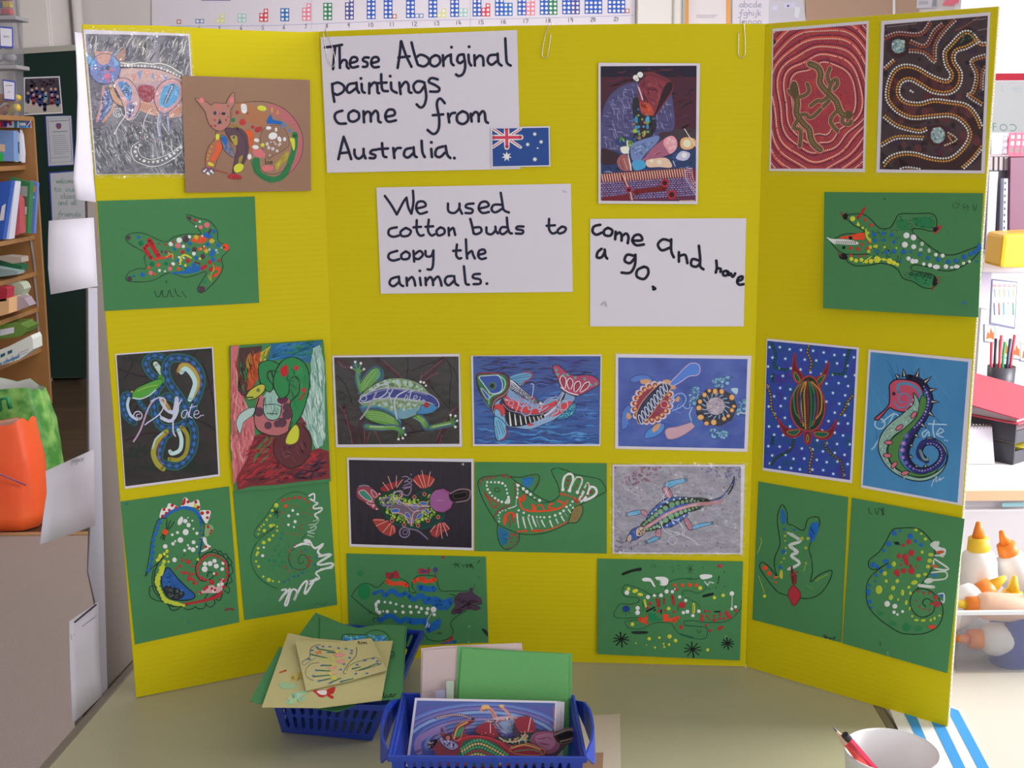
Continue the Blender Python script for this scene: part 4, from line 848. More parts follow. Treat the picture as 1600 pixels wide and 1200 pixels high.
a.l('375,180 385,210 370,250', 8, '#3c9cb0'); a.l('395,180 405,215 390,250', 8, '#28506c')
a.l('248,320 232,240 235,180', 22, '#5c9444'); a.l('235,200 212,130', 9, '#5c9444'); a.l('238,190 252,135', 9, '#5c9444'); a.l('232,190 185,163', 9, '#5c9444'); a.l('242,195 275,175', 9, '#5c9444')
a.l('232,210 246,260', 7, '#2c6c84')
a.dl('262,320 300,240 350,180', 15, 4, '#a8c070'); a.dl('275,320 320,250 370,190', 15, 4, '#a8c070'); a.dl('285,300 340,240 380,210', 14, 3.5, '#88b068'); a.dl('258,290 290,230 335,180', 14, 3.5, '#88b068')
a.l('640,510 700,540 735,600', 56, glow); a.l('650,515 700,545 730,590', 38, '#5c9444'); a.l('760,605 850,590 930,570', 40, glow); a.l('770,600 860,580 920,565', 26, '#5c9444'); a.dl('785,598 920,572', 12, 4, '#e0e4c8')
a.dl('650,530 700,560 725,595', 13, 4, '#a8c070'); a.dl('660,515 715,550', 13, 4, '#a8c070')
for q in ('920,570 912,515', '920,565 948,520', '925,570 960,553', '920,575 948,597'): a.l(q, 10, '#4c8444')
BODY = '240,400 270,350 330,300 420,255 520,240 620,255 700,290 750,345 800,385 828,430 820,460 760,480 690,500 630,520 560,540 480,500 400,470 300,455 250,430'
a.l(BODY, 10, '#1c2438', 1, 1); a.f(BODY, '#78906c'); a.f('460,500 560,460 650,460 700,440 640,510 560,538 520,530', '#6c98ac')
a.scat('300,330 420,265 520,248 620,262 740,340 600,320 420,330', 60, 10, ['#8cac84', '#5c7854', '#a8c0a0']); a.scat('300,430 460,410 620,420 700,440 560,480 400,470', 60, 9, ['#8cac84', '#5c7854', '#98b090'])
for x, y, r in ((440, 275, 19), (523, 268, 22), (578, 270, 17), (380, 290, 15), (618, 290, 16), (335, 320, 13), (665, 300, 12), (435, 430, 18), (480, 455, 14), (545, 440, 16), (605, 430, 16), (650, 440, 12), (390, 440, 12), (570, 470, 12), (700, 320, 11)): a.d([(x, y)], r, '#9cb890'); a.d([(x, y)], r*.6, '#a8b4d8')
a.f('240,400 330,340 450,312 600,322 740,352 800,385 828,430 815,460 790,435 740,415 620,395 480,385 360,395 270,420', '#343c84', 1, 5, '#b8bcd0')
a.f('660,500 690,470 700,440 760,430 820,455 780,490 720,505', '#3c80b4', 1, 4, '#1c2438'); a.d('736,437', 22, '#a82834'); a.ring(736, 437, 14, 3, '#5c1420')
a.dl('280,370 450,322 600,332 740,362', 12, 3, '#dcdce4'); a.dl('280,420 480,395 620,405 720,425', 12, 3, '#dcdce4')
a.f('245,440 300,455 400,455 470,480 540,540 548,590 480,590 380,560 290,520 255,480', glow); a.f('270,490 330,470 420,485 500,530 535,590 440,585 340,560 290,530', '#5c9444', 1, 5, '#1c3434'); a.l('260,450 380,450 480,490 545,560', 10, '#3c8ca0')
for k in range(4): a.dl('%d,%d %d,%d %d,%d' % (300+k*8, 490+k*16, 400+k*6, 495+k*18, 500, 540+k*12), 12, 3.5, '#a8c070')
a.l('290,595 400,605 500,600 560,630', 44, glow); a.l('300,595 400,605 500,605 555,630', 28, '#5c9444'); a.dl('320,595 420,598', 11, 4, '#e4e4c8'); a.dl('430,600 510,595', 14, 4, '#a8c070')
for q in ('545,625 568,607', '550,635 580,655', '545,640 562,680', '535,640 530,686'): a.l(q, 10, '#4c8444')
a.d('212,120,10 253,130,10 183,161,9 276,173,9 693,267,10 717,272,9 732,294,8 913,511,9 949,517,9 961,553,9 948,598,10 568,607,9 581,655,9 562,681,9 530,688,9', 9, '#d8e4e8')
wm = '#b8bccc'
a.ring(272, 385, 24, 6, wm); a.l('370,340 330,420 290,490 250,540', 12, '#9c94a4'); a.l('340,330 400,290 455,290 440,350 380,390 350,390', 8, wm); a.l('360,390 420,390 460,370 490,320', 7, wm); a.l('460,345 475,410', 8, wm); a.l('590,330 520,370 500,430 520,540', 9, '#c0c4d4'); a.l('590,360 570,400 590,405 600,370', 6, wm); a.l('625,330 610,400 630,405', 7, wm); a.l('600,345 655,330', 5, wm); a.l('640,392 668,382 660,366 642,378 642,402 660,408 682,398', 5, wm); a.l('690,375 685,410', 5, wm); a.d('712,400,5 722,403,4', 5, wm)
s.done('printed_animal')

s = Sheet('art_print', 'print of a leaping patterned fish with red tail over dark blue waves', 'picture', '736,556 940,554 938,697 739,697', PB, .0012,
          pic='739,556.5 938.5,556.5 936.5,694 741.5,694', picm=printmat('blue_wave_print', '#1f2a66', '#2f5ea4', 5, .25, '#26468c', (1, 1, 3)), film=2)
a = s.art(730, 550, 7.4419, 13)
a.streaks('75,50 1555,50 1550,400 75,400', 110, 180, 16, ['#2a2450', '#3a3a8c', '#241c3c', '#46508c', '#302c68'], 0, .12)
a.streaks('75,300 1555,300 1545,800 80,800', 170, 180, 15, ['#3c64b4', '#26306c', '#4878bc', '#2c2c5c', '#3858a4'], 0, .12)
a.streaks('80,700 1545,700 1540,1080 90,1080', 150, 200, 16, ['#4080c4', '#2860a8', '#284888', '#4c90cc', '#2c4078'], 0, .1)
a.f('1040,780 1060,700 1160,640 1240,590 1268,630 1240,710 1160,770 1090,785', '#2c7ca0', 1, 6, '#182030'); a.scat('1050,760 1160,650 1250,610 1230,710 1150,765', 60, 7, ['#58b8c8', '#184c70', '#78c8c8'])
FB = '110,270 200,245 400,250 470,280 500,330 560,400 700,510 800,570 880,600 960,560 1050,530 1100,460 1130,470 1250,520 1220,590 1120,700 1000,790 860,850 740,895 600,885 450,850 330,740 290,690 200,580 130,420'
a.l(FB, 14, '#141828', 1, 1); a.f(FB, '#7c98c0')
a.f('490,330 530,330 640,430 780,530 890,600 860,620 740,580 600,480 500,420', '#c8ccdc', 1, 8, '#1c1c30')
for k in range(5): a.dl('%d,%d %d,%d %d,%d' % (500+k*3, 345+k*22, 620, 435+k*20, 840, 575+k*8), 21, 8, '#282840', j=.2)
a.f('440,480 480,530 540,540 600,600 680,590 740,640 820,640 900,620 980,590 1040,560 1050,600 960,660 880,700 800,720 700,720 600,700 480,650 440,590', '#c83c44'); a.l('500,540 580,570 620,630 700,620 720,670 800,650 860,680 940,630', 16, '#90a0c4')
a.scat('450,500 1040,560 860,700 620,700 470,640', 20, 10, ['#dc5454', '#98a8c8'])
a.f('420,540 450,610 520,660 640,700 760,720 880,700 1000,640 1060,560 1120,470 1140,500 1080,620 960,700 860,750 700,750 560,730 460,690 380,640 380,580', '#28203c'); a.l('410,600 480,670 600,705 760,730 880,710 1000,650 1080,560 1130,470', 7, '#a898b4')
a.dl('1060,620 1090,540 1125,470', 24, 10, '#c8ccd8'); a.l('900,740 960,700 1030,640', 22, '#c8c8d8'); 
a.f('440,680 560,720 700,740 860,730 900,760 760,820 640,860 560,870 470,840', '#15151c')
for i, (x, y, l_) in enumerate(((492, 710, 150), (553, 730, 125), (615, 745, 105), (672, 750, 85), (722, 755, 70), (772, 755, 60), (818, 750, 50), (858, 740, 50), (893, 730, 45))): a.f([(x-5, y), (x+5, y), (x+24-i, y+l_-12), (x+20, y+l_), (x+12, y+l_), (x+4+i, y+l_-12)], '#dcdce0')
a.f('600,885 560,872 640,860 760,830 900,770 1050,700 1160,560 1220,590 1120,700 1000,790 860,850 740,895', '#88a8cc'); a.f('1080,640 1180,570 1220,590 1140,680 1040,740 960,750 1000,700', '#c84450'); a.f('700,840 740,830 780,845 720,862', '#c84450'); a.l('980,740 1050,700 1060,660 1100,690', 14, '#90b0cc')
a.f('320,620 400,610 440,680 430,730 380,740 370,690 330,680', '#c83c3c'); a.f('315,700 340,660 380,690 400,740 440,760 445,830 380,790 330,750', '#7ca8cc', 1, 6, '#1c2438')
a.ring(1125, 620, 45, 9, '#b8bccc', 56); a.f('1090,620 1130,590 1160,600 1130,660 1095,660', '#c43c44'); a.l('880,720 840,770 870,790 960,770 1040,640 1050,570 980,550 900,600 850,680', 7, '#a8b0c8')
# head
a.f('110,270 200,245 400,250 470,280 498,340 490,420 440,520 360,560 320,600 300,690 260,640 200,560 140,440', '#5c3434', 1, 8, '#141828')
a.f('120,285 210,262 390,262 450,300 465,370 430,460 330,510 280,560 270,640 210,560 150,440', '#2e6c44'); a.l('350,265 430,320 440,400 390,470 300,500 260,540 250,600', 14, '#8cc4b4'); a.l('130,295 160,330 230,430 260,510 250,610', 14, '#64a07c')
a.f('140,290 240,275 350,272 400,330 410,410 380,465 290,485 240,440 190,370', '#2a4c9c', 1, 8, '#c8d0dc'); a.f('160,420 200,450 255,520 235,550 190,490', '#3454a4', 1, 6, '#c8d0dc')
a.d('295,393,46', 46, '#4c7050'); a.d('290,393,36', 30, '#284c3c'); a.d('290,393,22', 22, '#080c14'); a.l('495,300 500,400 440,490 340,550 300,620 290,680', 6, '#b89ca4')
a.dl('150,250 260,240 400,250', 20, 7, RD)
a.f('490,300 540,265 640,240 740,240 755,280 700,330 630,395 560,350', '#6098c0', 1, 5, '#1c2848')
for q in ('500,310 740,250', '520,320 740,280', '540,340 700,330', '560,355 650,370'): a.l(q, 5, '#26406c')
a.dl('650,235 740,240 755,285 710,330 650,360 630,395', 16, 9, '#7c2838'); a.dl('650,235 740,240 755,285 710,330 650,360 630,395', 16, 5, '#c83c44')
a.f('320,750 400,790 450,850 460,930 430,1000 370,1035 335,1000 315,880', '#70b0d4', 1, 8, '#101830')
for q in ('335,800 380,960', '360,790 420,960', '390,810 440,940', '330,860 360,1020'): a.l(q, 6, '#1c3050')
a.dl('450,880 465,940 440,1000 380,1030', 17, 10, '#7c2438'); a.dl('450,880 465,940 440,1000 380,1030', 17, 5, '#c8505c')
# tail
a.f('1000,160 1060,155 1140,220 1220,270 1320,270 1430,270 1500,300 1540,370 1450,430 1280,510 1150,470 1090,420 1050,310 1005,230', '#a83c64', 1, 9, '#181c30')
for i, (x0, y0, x1, y1, w) in enumerate(((1105, 275, 1130, 430, 36), (1195, 305, 1195, 440, 36), (1300, 340, 1250, 470, 36), (1420, 350, 1310, 470, 30))):
    dx, dy = x1-x0, y1-y0; n_ = math.hypot(dx, dy); nx, ny = -dy/n_*w, dx/n_*w
    q = [(x1, y1), (x0+dx*.35+nx, y0+dy*.35+ny), (x0, y0), (x0+dx*.35-nx, y0+dy*.35-ny)]
    a.f(q, '#8c2444'); a.l(q, 9, '#e0e0e8', 1, 1); a.dl([(x1, y1), (x0+dx*.15, y0+dy*.15)], 24, 9, '#b84058')
a.l('1090,410 1180,470 1290,500', 12, '#d8d8e0')
for x, y in ((1035, 210), (1120, 270), (1255, 300), (1365, 315), (1495, 370), (1050, 260), (1170, 265), (1440, 385)):
    for k in range(3): a.l([(x-18*math.cos(k*1.05), y-18*math.sin(k*1.05)), (x+18*math.cos(k*1.05), y+18*math.sin(k*1.05))], 8, '#40a89c')
wm = '#a8b4d8'
a.l('740,370 770,380 765,460 755,530', 11, wm); a.l('880,610 920,560 990,530 1050,520', 9, wm); a.ring(510, 595, 30, 7, wm); a.l('600,560 590,640 560,700', 8, '#d8b4c8'); a.l('690,570 640,640 640,720 700,740 740,700 760,600', 9, wm); a.l('840,590 820,640 850,660 870,600', 7, '#c8c8d4'); a.d('450,555,9 465,560,8', 8, '#e8c8d0'); a.l('640,660 700,600 730,560', 8, wm)
s.done('printed_animal')

s = Sheet('art_print', 'laminated print of two patterned turtles on cloudy blue, top right of the centre panel', 'picture', '962,553 1174,556 1168,706 961,701', PB, .0012,
          pic='966,558.5 1168,561 1163,701 966,697', picm=printmat('cloudy_blue_print', '#26388a', '#5068ac', 22, .3, '#3a52a4'), film=3)
a = s.art(840, 540, 4.5714, 14)
a.f('665,240 700,215 770,210 820,235 815,260 790,262 760,245 700,262 668,255', '#4c74c0', 1, 4, '#2a3468'); a.f('735,245 790,240 815,262 770,275 740,270', '#c49470')
a.f('600,590 605,480 640,430 665,440 670,500 655,530 640,580 615,600', '#4c74c0', 1, 4, '#2a3468'); a.f('640,480 670,500 665,520 635,530', '#c49470')
a.f('765,660 780,610 860,560 905,560 895,610 840,650 790,662', '#4c84cc', 1, 4, '#2a3468'); a.f('830,575 880,555 860,600 820,620', '#c49470'); a.f('890,255 940,245 990,300 950,310', '#c49470'); a.l('640,520 650,560', 10, '#4c74c0')
a.d('820,410', 150, '#8c3044', 122, -.75)
a.dl([(820+150*math.cos(t)*math.cos(-.75)-122*math.sin(t)*math.sin(-.75), 410+150*math.cos(t)*math.sin(-.75)+122*math.sin(t)*math.cos(-.75)) for t in [k*math.tau/24 for k in range(24)]], 44, 24, '#c8b8c0', 1, 0)
a.dl([(820+142*math.cos(t)*math.cos(-.75)-115*math.sin(t)*math.sin(-.75), 410+142*math.cos(t)*math.sin(-.75)+115*math.sin(t)*math.cos(-.75)) for t in [k*math.tau/24 for k in range(24)]], 42, 18, '#8c3438', 1, 0)
a.dl([(820+136*math.cos(t)*math.cos(-.75)-108*math.sin(t)*math.sin(-.75), 410+136*math.cos(t)*math.sin(-.75)+108*math.sin(t)*math.cos(-.75)) for t in [k*math.tau/24 for k in range(24)]], 40, 11, '#dca058', 1, 0)
a.f('730,560 705,510 730,430 800,340 880,270 940,280 950,310 900,370 840,450 790,520', '#28284c', 1, 5, '#c49c74')
for i in range(9): a.d([(736+i*22, 528-i*29)], 15, '#c8d0e8', 40, -.35); a.d([(736+i*22, 528-i*29)], 9, '#30386c', 32, -.35)
a.ring(905, 420, 26, 5, '#d8a8b8'); a.d('905,425,10', 10, '#c02c44')
a.f('945,270 1010,200 1060,150 1100,125 1150,135 1160,180 1140,210 1080,220 1020,260 970,285', '#4a78cc', 1, 6, '#bca8c8')
a.f('910,620 930,590 990,580 1060,560 1110,545 1135,560 1100,600 1040,640 980,665 930,665', '#c09aa8', 1, 4, '#80688c')
a.l('960,440 950,400 990,350 1040,345 1060,390 1020,440 960,465', 9, '#7ca4dc'); a.l('990,400 1010,370 1030,400 1000,430 990,470 1020,480', 6, '#5c8cd4'); a.f('980,390 1010,360 1010,400', '#c49470'); a.l('1040,430 1060,450 1090,440 1080,400', 6, '#90b4e0')
a.f('1080,400 1090,310 1130,280 1150,300 1150,360 1170,390 1140,430 1100,430', '#3c5c98'); a.f('1250,290 1250,240 1300,215 1390,220 1395,240 1350,260 1340,300', '#3c5c98'); a.f('1230,590 1330,590 1370,610 1360,640 1290,670 1240,660', '#3c5c98'); a.f('1425,400 1490,370 1490,490 1430,500', '#3c5c98')
for q in ('1090,310 1150,300 1150,420 1090,420', '1255,240 1390,225 1340,290 1255,290', '1235,600 1365,620 1340,660 1245,655', '1430,410 1485,385 1485,490 1430,495'):
    pp = P(q); a.scat(q, 22, 10, '#80b4cc'); a.scat(q, 20, 6, '#3c5c98')
a.l('1105,440 1085,490 1100,540', 9, '#88b0dc'); a.f('1100,540 1140,500 1170,570 1130,580', '#3c64a4')
a.d('1275,440', 152, '#2c3040', 140); a.f('1380,310 1430,305 1420,350', '#a8c8d4'); 
for t, r in ((0, 0),): pass
for x, y, rx, ry in ((1227, 322, 12, 12), (1268, 327, 16, 20), (1315, 328, 16, 18), (1192, 352, 15, 16), (1388, 370, 18, 20), (1160, 400, 14, 15), (1152, 445, 18, 17), (1165, 512, 22, 18), (1207, 556, 16, 14), (1258, 548, 19, 20), (1332, 522, 14, 14), (1362, 502, 11, 12), (1388, 462, 14, 14), (1402, 434, 13, 10)): a.d([(x, y)], rx+3, '#8c4838', ry+3); a.d([(x, y)], rx, '#dca860', ry)
for k in range(16): an = k*math.tau/16; a.l([(1272+72*math.cos(an), 432+72*math.sin(an)), (1272+100*math.cos(an+.15), 432+92*math.sin(an+.15))], 7, '#8cb0dc')
a.d('1272,432', 70, '#a898a4', 66); a.scat([(1272+62*math.cos(k), 432+58*math.sin(k)) for k in [i*.6 for i in range(10)]], 90, 5, ['#c8bcc0', '#7c7c9c', '#b0a8b8'])
a.l('1425,490 1450,480 1490,485 1510,470', 6, '#dce4e8')
s.done('printed_animal')

s = Sheet('art_print', 'near-black print of a platypus with red fins and purple bill', 'picture', '542,715 740,717 740,860 546,854', PB, .0012,
          pic='545,718.5 736.5,722 737,856 549,850', picm=printmat('night_print', '#121020', '#281a26', 40, .25, None, (3, 1, .4)), film=0)
a = s.art(530, 700, 4.8485, 15)
a.streaks('80,100 1000,100 1000,740 90,720', 150, 60, 5, ['#1e2450', '#2c2030', '#24305c', '#342028'], 1.57, .08)
a.f('255,540 330,540 420,590 425,640 380,665 320,640 280,590', '#a03c38'); a.f('690,640 740,570 800,570 835,615 780,640 740,680', '#98383c'); a.f('560,240 620,200 720,230 690,290 620,305', '#a03834'); a.f('310,310 370,270 450,250 470,240 430,290 360,330', '#8c2c34'); a.l('700,620 835,605', 8, '#70282c')
for q in ('560,240 620,300', '600,205 640,300', '625,170 655,300', '690,180 670,290', '720,235 685,290', '330,260 375,320', '370,215 405,310', '435,210 430,290', '480,240 435,300', '260,545 340,545', '280,590 370,550', '330,640 390,570', '385,665 400,590', '420,640 410,590', '690,635 740,570', '735,660 755,570', '780,685 765,570', '820,665 785,570', '835,615 795,565'): a.l(q, 5, '#d8a094')
a.f('130,330 150,290 230,290 290,340 320,350 330,420 300,470 250,460 190,410 140,380', '#8c4050', 1, 5, '#402030'); a.l('150,290 190,282 225,290', 8, '#7c8c98')
a.f('150,330 190,320 240,370 250,400 200,390 155,350', '#3c8474', 1, 6, '#d8a8a8'); a.f('240,320 270,330 290,365 260,370', '#904858', 1, 5, '#d8a8a8'); a.f('210,410 260,410 270,430 220,425', '#904858', 1, 5, '#d8a8a8'); a.d('305,347,8 258,440,10 285,462,8', 8, '#d898a0')
PB_ = '265,400 330,345 400,320 450,330 520,370 600,360 650,320 700,315 720,370 740,440 790,500 760,560 680,590 600,610 540,600 460,590 390,560 340,500 290,450'
a.f(PB_, '#1c3c34'); a.f('280,400 340,350 400,340 460,370 560,390 640,380 690,350 700,420 750,490 700,540 620,570 560,590 460,580 390,540 320,470', '#223c20')
a.scat('285,400 340,355 400,345 470,380 640,385 690,355 740,480 700,540 560,590 400,540', 330, 8, ['#8cb044', '#6c9438', '#a8c058'], nn=6)
a.scat('290,400 330,370 400,380 420,430 360,460 300,430', 40, 9, ['#6c6080', '#4c4868', '#8c8098'])
a.f('390,480 430,420 520,440 600,430 680,440 600,500 560,580 520,570 500,520 440,500', '#6c5c6c')
for x, y, rx, ry, ro in ((575, 440, 30, 14, .2), (425, 475, 32, 15, -.1), (520, 510, 26, 13, .9), (610, 515, 26, 12, -.8), (640, 420, 28, 12, .1), (450, 410, 22, 10, .6), (665, 480, 20, 10, .9), (550, 550, 16, 10, 1.3), (510, 430, 14, 8, .4)): a.d([(x, y)], rx+5, '#c09494', ry+5, ro); a.d([(x, y)], rx, '#3468b0', ry, ro)
a.l('420,330 410,360 450,400 520,430 600,440 690,440', 7, '#c8a8a8'); a.l('600,470 560,500 545,590', 7, '#d0a8a8'); a.l('400,490 480,500 530,570', 6, '#d0a8a8'); a.l('520,440 560,480 640,470', 5, '#b894b0')
a.l('345,495 390,550 470,590 600,610 700,590 780,540 800,500', 18, '#1c4440'); a.l('570,360 640,320 700,310', 14, '#1c4440')
for x, y in ((400, 550), (750, 523), (645, 350), (492, 582), (597, 588), (468, 360), (672, 550), (570, 372)): a.d([(x, y)], 16, '#c06c5c'); a.d([(x, y)], 9, '#4c2830')
a.d('775,398', 98, '#301c28'); a.d('775,398', 92, '#8c4878')
a.f('700,350 760,320 840,360 860,400 820,460 740,480 690,430', '#94588c'); a.streaks('720,360 850,370 850,430 730,460', 20, 90, 6, ['#b084b0', '#784470', '#a4a0cc'], -.1, .25)
a.f('835,345 900,320 970,320 990,345 975,390 910,405 870,410 840,390', '#1c1418', 1, 6, '#584048'); a.dl('845,345 910,312 985,318 992,350 970,395 880,412', 11, 4.5, '#a48c90'); a.f('870,350 920,340 965,335 960,370 900,385 870,380', '#100c10', 1, 4, '#5c4850')
wm = '#8c7898'
a.ring(495, 640, 38, 9, wm); a.ring(500, 638, 18, 6, wm); a.l('520,610 600,630 670,690', 11, '#7c6c80'); a.l('420,400 410,350 450,325 480,340 440,420', 7, '#b8a8b8')
a.l('450,330 520,360 545,300 490,310', 8, wm); a.l('480,300 545,290 540,270 490,285', 7, wm); a.l('495,260 540,230 545,260 500,250', 7, wm); a.l('480,220 510,215 530,230', 7, wm); a.d('545,200,6', 6, wm); a.d('938,123,9', 8, '#a8a898')
s.done('printed_animal')

s = Sheet('painting', 'green paper painting of a leaping fish with white ribs and orange back', 'painting', '742,722 948,724 948,865 742,861', PB, .0013, m=M_GREEN)
a = s.art(735, 715, 7.2727, 16, J=.12)
OC = '#1c3024'
a.f('310,770 440,830 550,870 540,940 480,1020 410,1050 350,1000 310,880', '#457850'); a.f('330,790 430,840 430,920 400,980 350,990 320,900', '#2c6c90'); a.streaks('320,780 440,850 420,980 340,980', 30, 60, 10, ['#2c74b4', '#3868b8'], .1, .3)
a.f('590,240 710,225 700,300 650,340 600,300', '#2c70a8'); a.streaks('590,235 720,225 700,320 620,320', 14, 60, 9, ['#2464b4', '#3c78b4'], -.1, .3)
a.f('1110,730 1180,570 1250,540 1275,600 1220,720 1160,735', '#7c7848')
a.l('85,300 100,250 180,215 280,210 380,195 440,210 540,290 640,350 720,410 800,460 880,495 930,498 1000,445 1015,400 990,300 925,170 930,135 1000,120 1100,150 1180,190 1300,210 1450,240 1500,280 1545,370 1500,410 1380,470 1260,530 1170,580 1110,740', 8, OC)
a.l('85,300 110,400 180,550 260,680 320,760 440,820 560,865 700,875 860,855 1000,800 1110,745 1210,735 1270,640 1275,560 1250,535', 8, OC); a.l('310,760 305,850 330,970 400,1045 480,1020 550,950 555,870', 8, OC)
a.l('440,210 560,225 700,195 760,190 785,230 760,320 710,385', 8, OC); a.l('540,290 580,370 700,460 800,510 900,505 960,480', 7, OC); a.ring(303, 367, 30, 6, OC, 24)
a.dl('190,280 260,280 340,285 390,310 410,360 420,410 435,470 420,510 345,500 295,470 250,440 225,405 200,370 185,325 190,290', 44, 14, WT, 1, j=.2, dome=.0003)
a.f('400,490 430,450 450,470 445,520 390,520', '#c8ccc8'); a.l('530,350 540,410 530,450 520,500 520,545', 9, '#b4c0b4'); a.dl('540,315 535,350 538,400 530,450 522,495', 46, 13, WT, j=.2, dome=.0003); a.l('520,545 480,565 430,580', 11, WT); a.dl('400,598 350,610 320,650 330,700 320,740', 36, 11, '#bcc8bc', j=.3)
a.f('520,295 555,305 560,325 530,335', WT); a.d('600,355,19 640,388,22 683,418,18 728,457,12 785,487,20', 18, WT, j=.1, dome=.0004); a.f('585,340 615,340 610,375 590,370', WT)
a.d('145,250,14 190,235,14 235,228,15 280,225,9 378,207,20 438,220,16 110,290,12 120,265,9', 13, '#a0343a', j=.15, dome=.0003); a.l('175,215 290,212', 4, '#6c3030')
a.dl('500,300 510,350 505,420 490,480', 33, 11, '#983838', j=.2, dome=.0003); a.dl('160,400 220,460 290,500 320,530 270,570 230,520 180,430', 15, 9, '#b04030', 1); a.l('270,670 330,600 440,550', 10, '#7c4840'); a.dl('280,650 330,590 400,550 460,540', 24, 8, '#8c4038', j=.3)
a.f('380,760 375,700 400,640 460,615 510,640 515,670 490,690 500,730 480,700 460,640 440,640 425,690 430,740 410,700 400,760', '#d4502c'); a.l('420,660 435,730', 12, '#a43c34'); a.l('470,640 480,700 500,740', 14, '#a83c34'); a.l('450,720 450,790', 8, '#7c4040')
a.l('555,460 570,540 600,585 660,605 740,610 860,605 960,590 1040,560 1090,510 1095,490', 20, '#d8502c'); a.l('620,425 590,450 620,460 600,490', 24, '#d8502c'); a.l('560,460 590,490', 24, '#d8502c'); a.l('700,530 730,560 740,600', 22, '#d8502c'); a.l('760,550 790,535 825,560 830,600', 16, '#d8502c'); a.l('935,520 900,540 890,590', 22, '#d8502c'); a.l('990,490 1040,510 1060,530', 22, '#d8502c'); a.l('1100,490 1080,520', 20, '#d8502c'); a.f('700,560 745,560 745,620 700,605', '#d8502c'); a.l('900,570 960,575', 18, '#d8502c')
for x, y, x2, y2, w in ((530, 640, 550, 800, 20), (598, 680, 630, 805, 24), (655, 680, 705, 820, 16), (710, 690, 750, 790, 24), (755, 700, 790, 795, 14), (810, 715, 850, 790, 20), (905, 720, 935, 790, 24), (975, 700, 1000, 750, 18), (1035, 670, 1070, 725, 22), (1075, 635, 1105, 670, 12), (1115, 590, 1145, 630, 18)): a.l([(x, y), ((x+x2)/2-3, (y+y2)/2), (x2, y2)], w, '#d0d4d0' if w > 15 else '#94a898', taper=.45)
a.d('548,600,14 605,628,14 665,658,15 705,672,14 755,675,13 795,677,12 838,680,14 900,675,14 963,657,17 1020,635,16 1058,605,15 1092,560,16 1135,540,12 1160,500,14 1165,570,14', 14, '#ccd4cc', j=.1, dome=.0003)
a.dl('540,840 600,835 660,835', 26, 15, '#c85030', j=.2); a.dl('700,835 760,832 830,828', 22, 14, '#cc5030', j=.3); a.l('830,830 920,810 1000,780 1100,730', 18, '#a4643c'); a.l('850,828 1000,780 1090,735', 6, '#cc5a30')
a.dl('1030,415 1085,425 1130,440 1180,465 1220,480', 40, 15, '#cc5030', j=.15, dome=.0003); a.dl('1190,490 1220,515', 18, 13, '#b43c34'); a.d('1205,600,12 1180,640,11 1185,685,12 1245,560,9 1215,670,9', 10, '#b85034')
a.l('1050,370 1050,300 1070,220 1120,185 1160,200 1165,260 1140,330 1125,380', 24, WT); a.d('1050,365,20 1125,375,22', 20, WT, dome=.0004); a.l('1150,320 1200,230 1250,225 1270,250 1260,300 1215,400', 18, '#c0ccc0'); a.d('1215,395,20', 20, WT, dome=.0004); a.l('1235,460 1270,400 1320,300 1340,290 1350,330', 18, '#b8c4b8'); a.l('1260,500 1320,440 1360,340 1410,340 1435,390 1400,440 1300,490', 26, WT); a.l('1240,480 1290,390', 20, '#c8d0c8')
a.d('1110,260,17 1103,315,14 1095,365,11 1130,220,8 1212,312,12 1185,350,12 1245,245,12 1290,360,13 1250,420,11 1330,305,12 1370,390,19 1325,432,15 1268,465,13 1230,440,9', 12, '#8c4438', j=.15, dome=.0003)
a.d('1000,150', 50, '#37834f', 30, .3)
a.dl('540,900 530,970 480,1020 400,1030', 26, 9, '#7c4844', j=.3); a.dl('460,870 520,880', 14, 11, '#a84038'); a.dl('440,920 470,910', 14, 9, '#9c4038'); a.dl('450,960 480,970', 20, 9, '#8c4040')
a.dl('715,210 750,220 760,280 730,350', 24, 7, '#6c5848', j=.3)
s.done()

s = Sheet('art_print', 'laminated grey-mauve print of a long-tailed blue lizard', 'picture', '957,726 1164,726 1160,866 957,865', PB, .0012,
          pic='959.5,728.5 1158,729 1156.5,864 959.5,863', picm=printmat('mottled_mauve_print', '#8c8a9c', '#a09aac', 70, .2, '#94909e'), film=4)
a = s.art(850, 700, 4.7059, 17)
a.scat('520,140 1445,140 1440,770 520,770', 260, 6, ['#7c7894', '#a8a4b8', '#8c7c90', '#746c84'], nn=6); a.scat('700,140 860,140 800,240 640,280 540,250', 50, 9, ['#845868', '#94707c', '#7c6074']); a.scat('1150,140 1440,140 1440,260 1200,200', 40, 8, ['#6c6c98', '#74688c']); a.scat('530,650 700,700 620,770 530,770', 30, 7, ['#6c5c74', '#7c7490'])
lb = '#64a8d0'
a.f('880,290 905,250 1020,225 1050,235 1040,250 960,275 910,300', lb, 1, 4, '#3c3c58'); a.f('870,300 905,280 940,330 945,365 905,370 885,330', '#b07888', 1, 5, '#3c2c44'); a.l('890,300 920,360', 7, '#d8c0c8'); a.l('910,290 935,350', 5, '#8c3c50')
for q in ('1030,235 1050,210', '1035,238 1062,222', '1035,245 1058,240', '1030,225 1035,208'): a.l(q, 4, '#3c3c58')
a.f('610,480 700,455 715,480 630,500', lb, 1, 4, '#3c3c58'); a.f('710,460 740,455 765,490 755,505 720,485', '#b07888', 1, 4, '#3c2c44')
for q in ('615,485 598,470', '612,490 595,490', '618,495 602,503'): a.l(q, 4, '#3c3c58')
a.f('830,600 860,600 855,660 840,670 820,640', '#b07888', 1, 4, '#3c2c44'); a.f('755,685 820,650 850,665 800,690 760,700', lb, 1, 4, '#3c3c58')
for q in ('760,690 735,690', '760,695 740,710', '750,685 738,675'): a.l(q, 5, '#3c3c58')
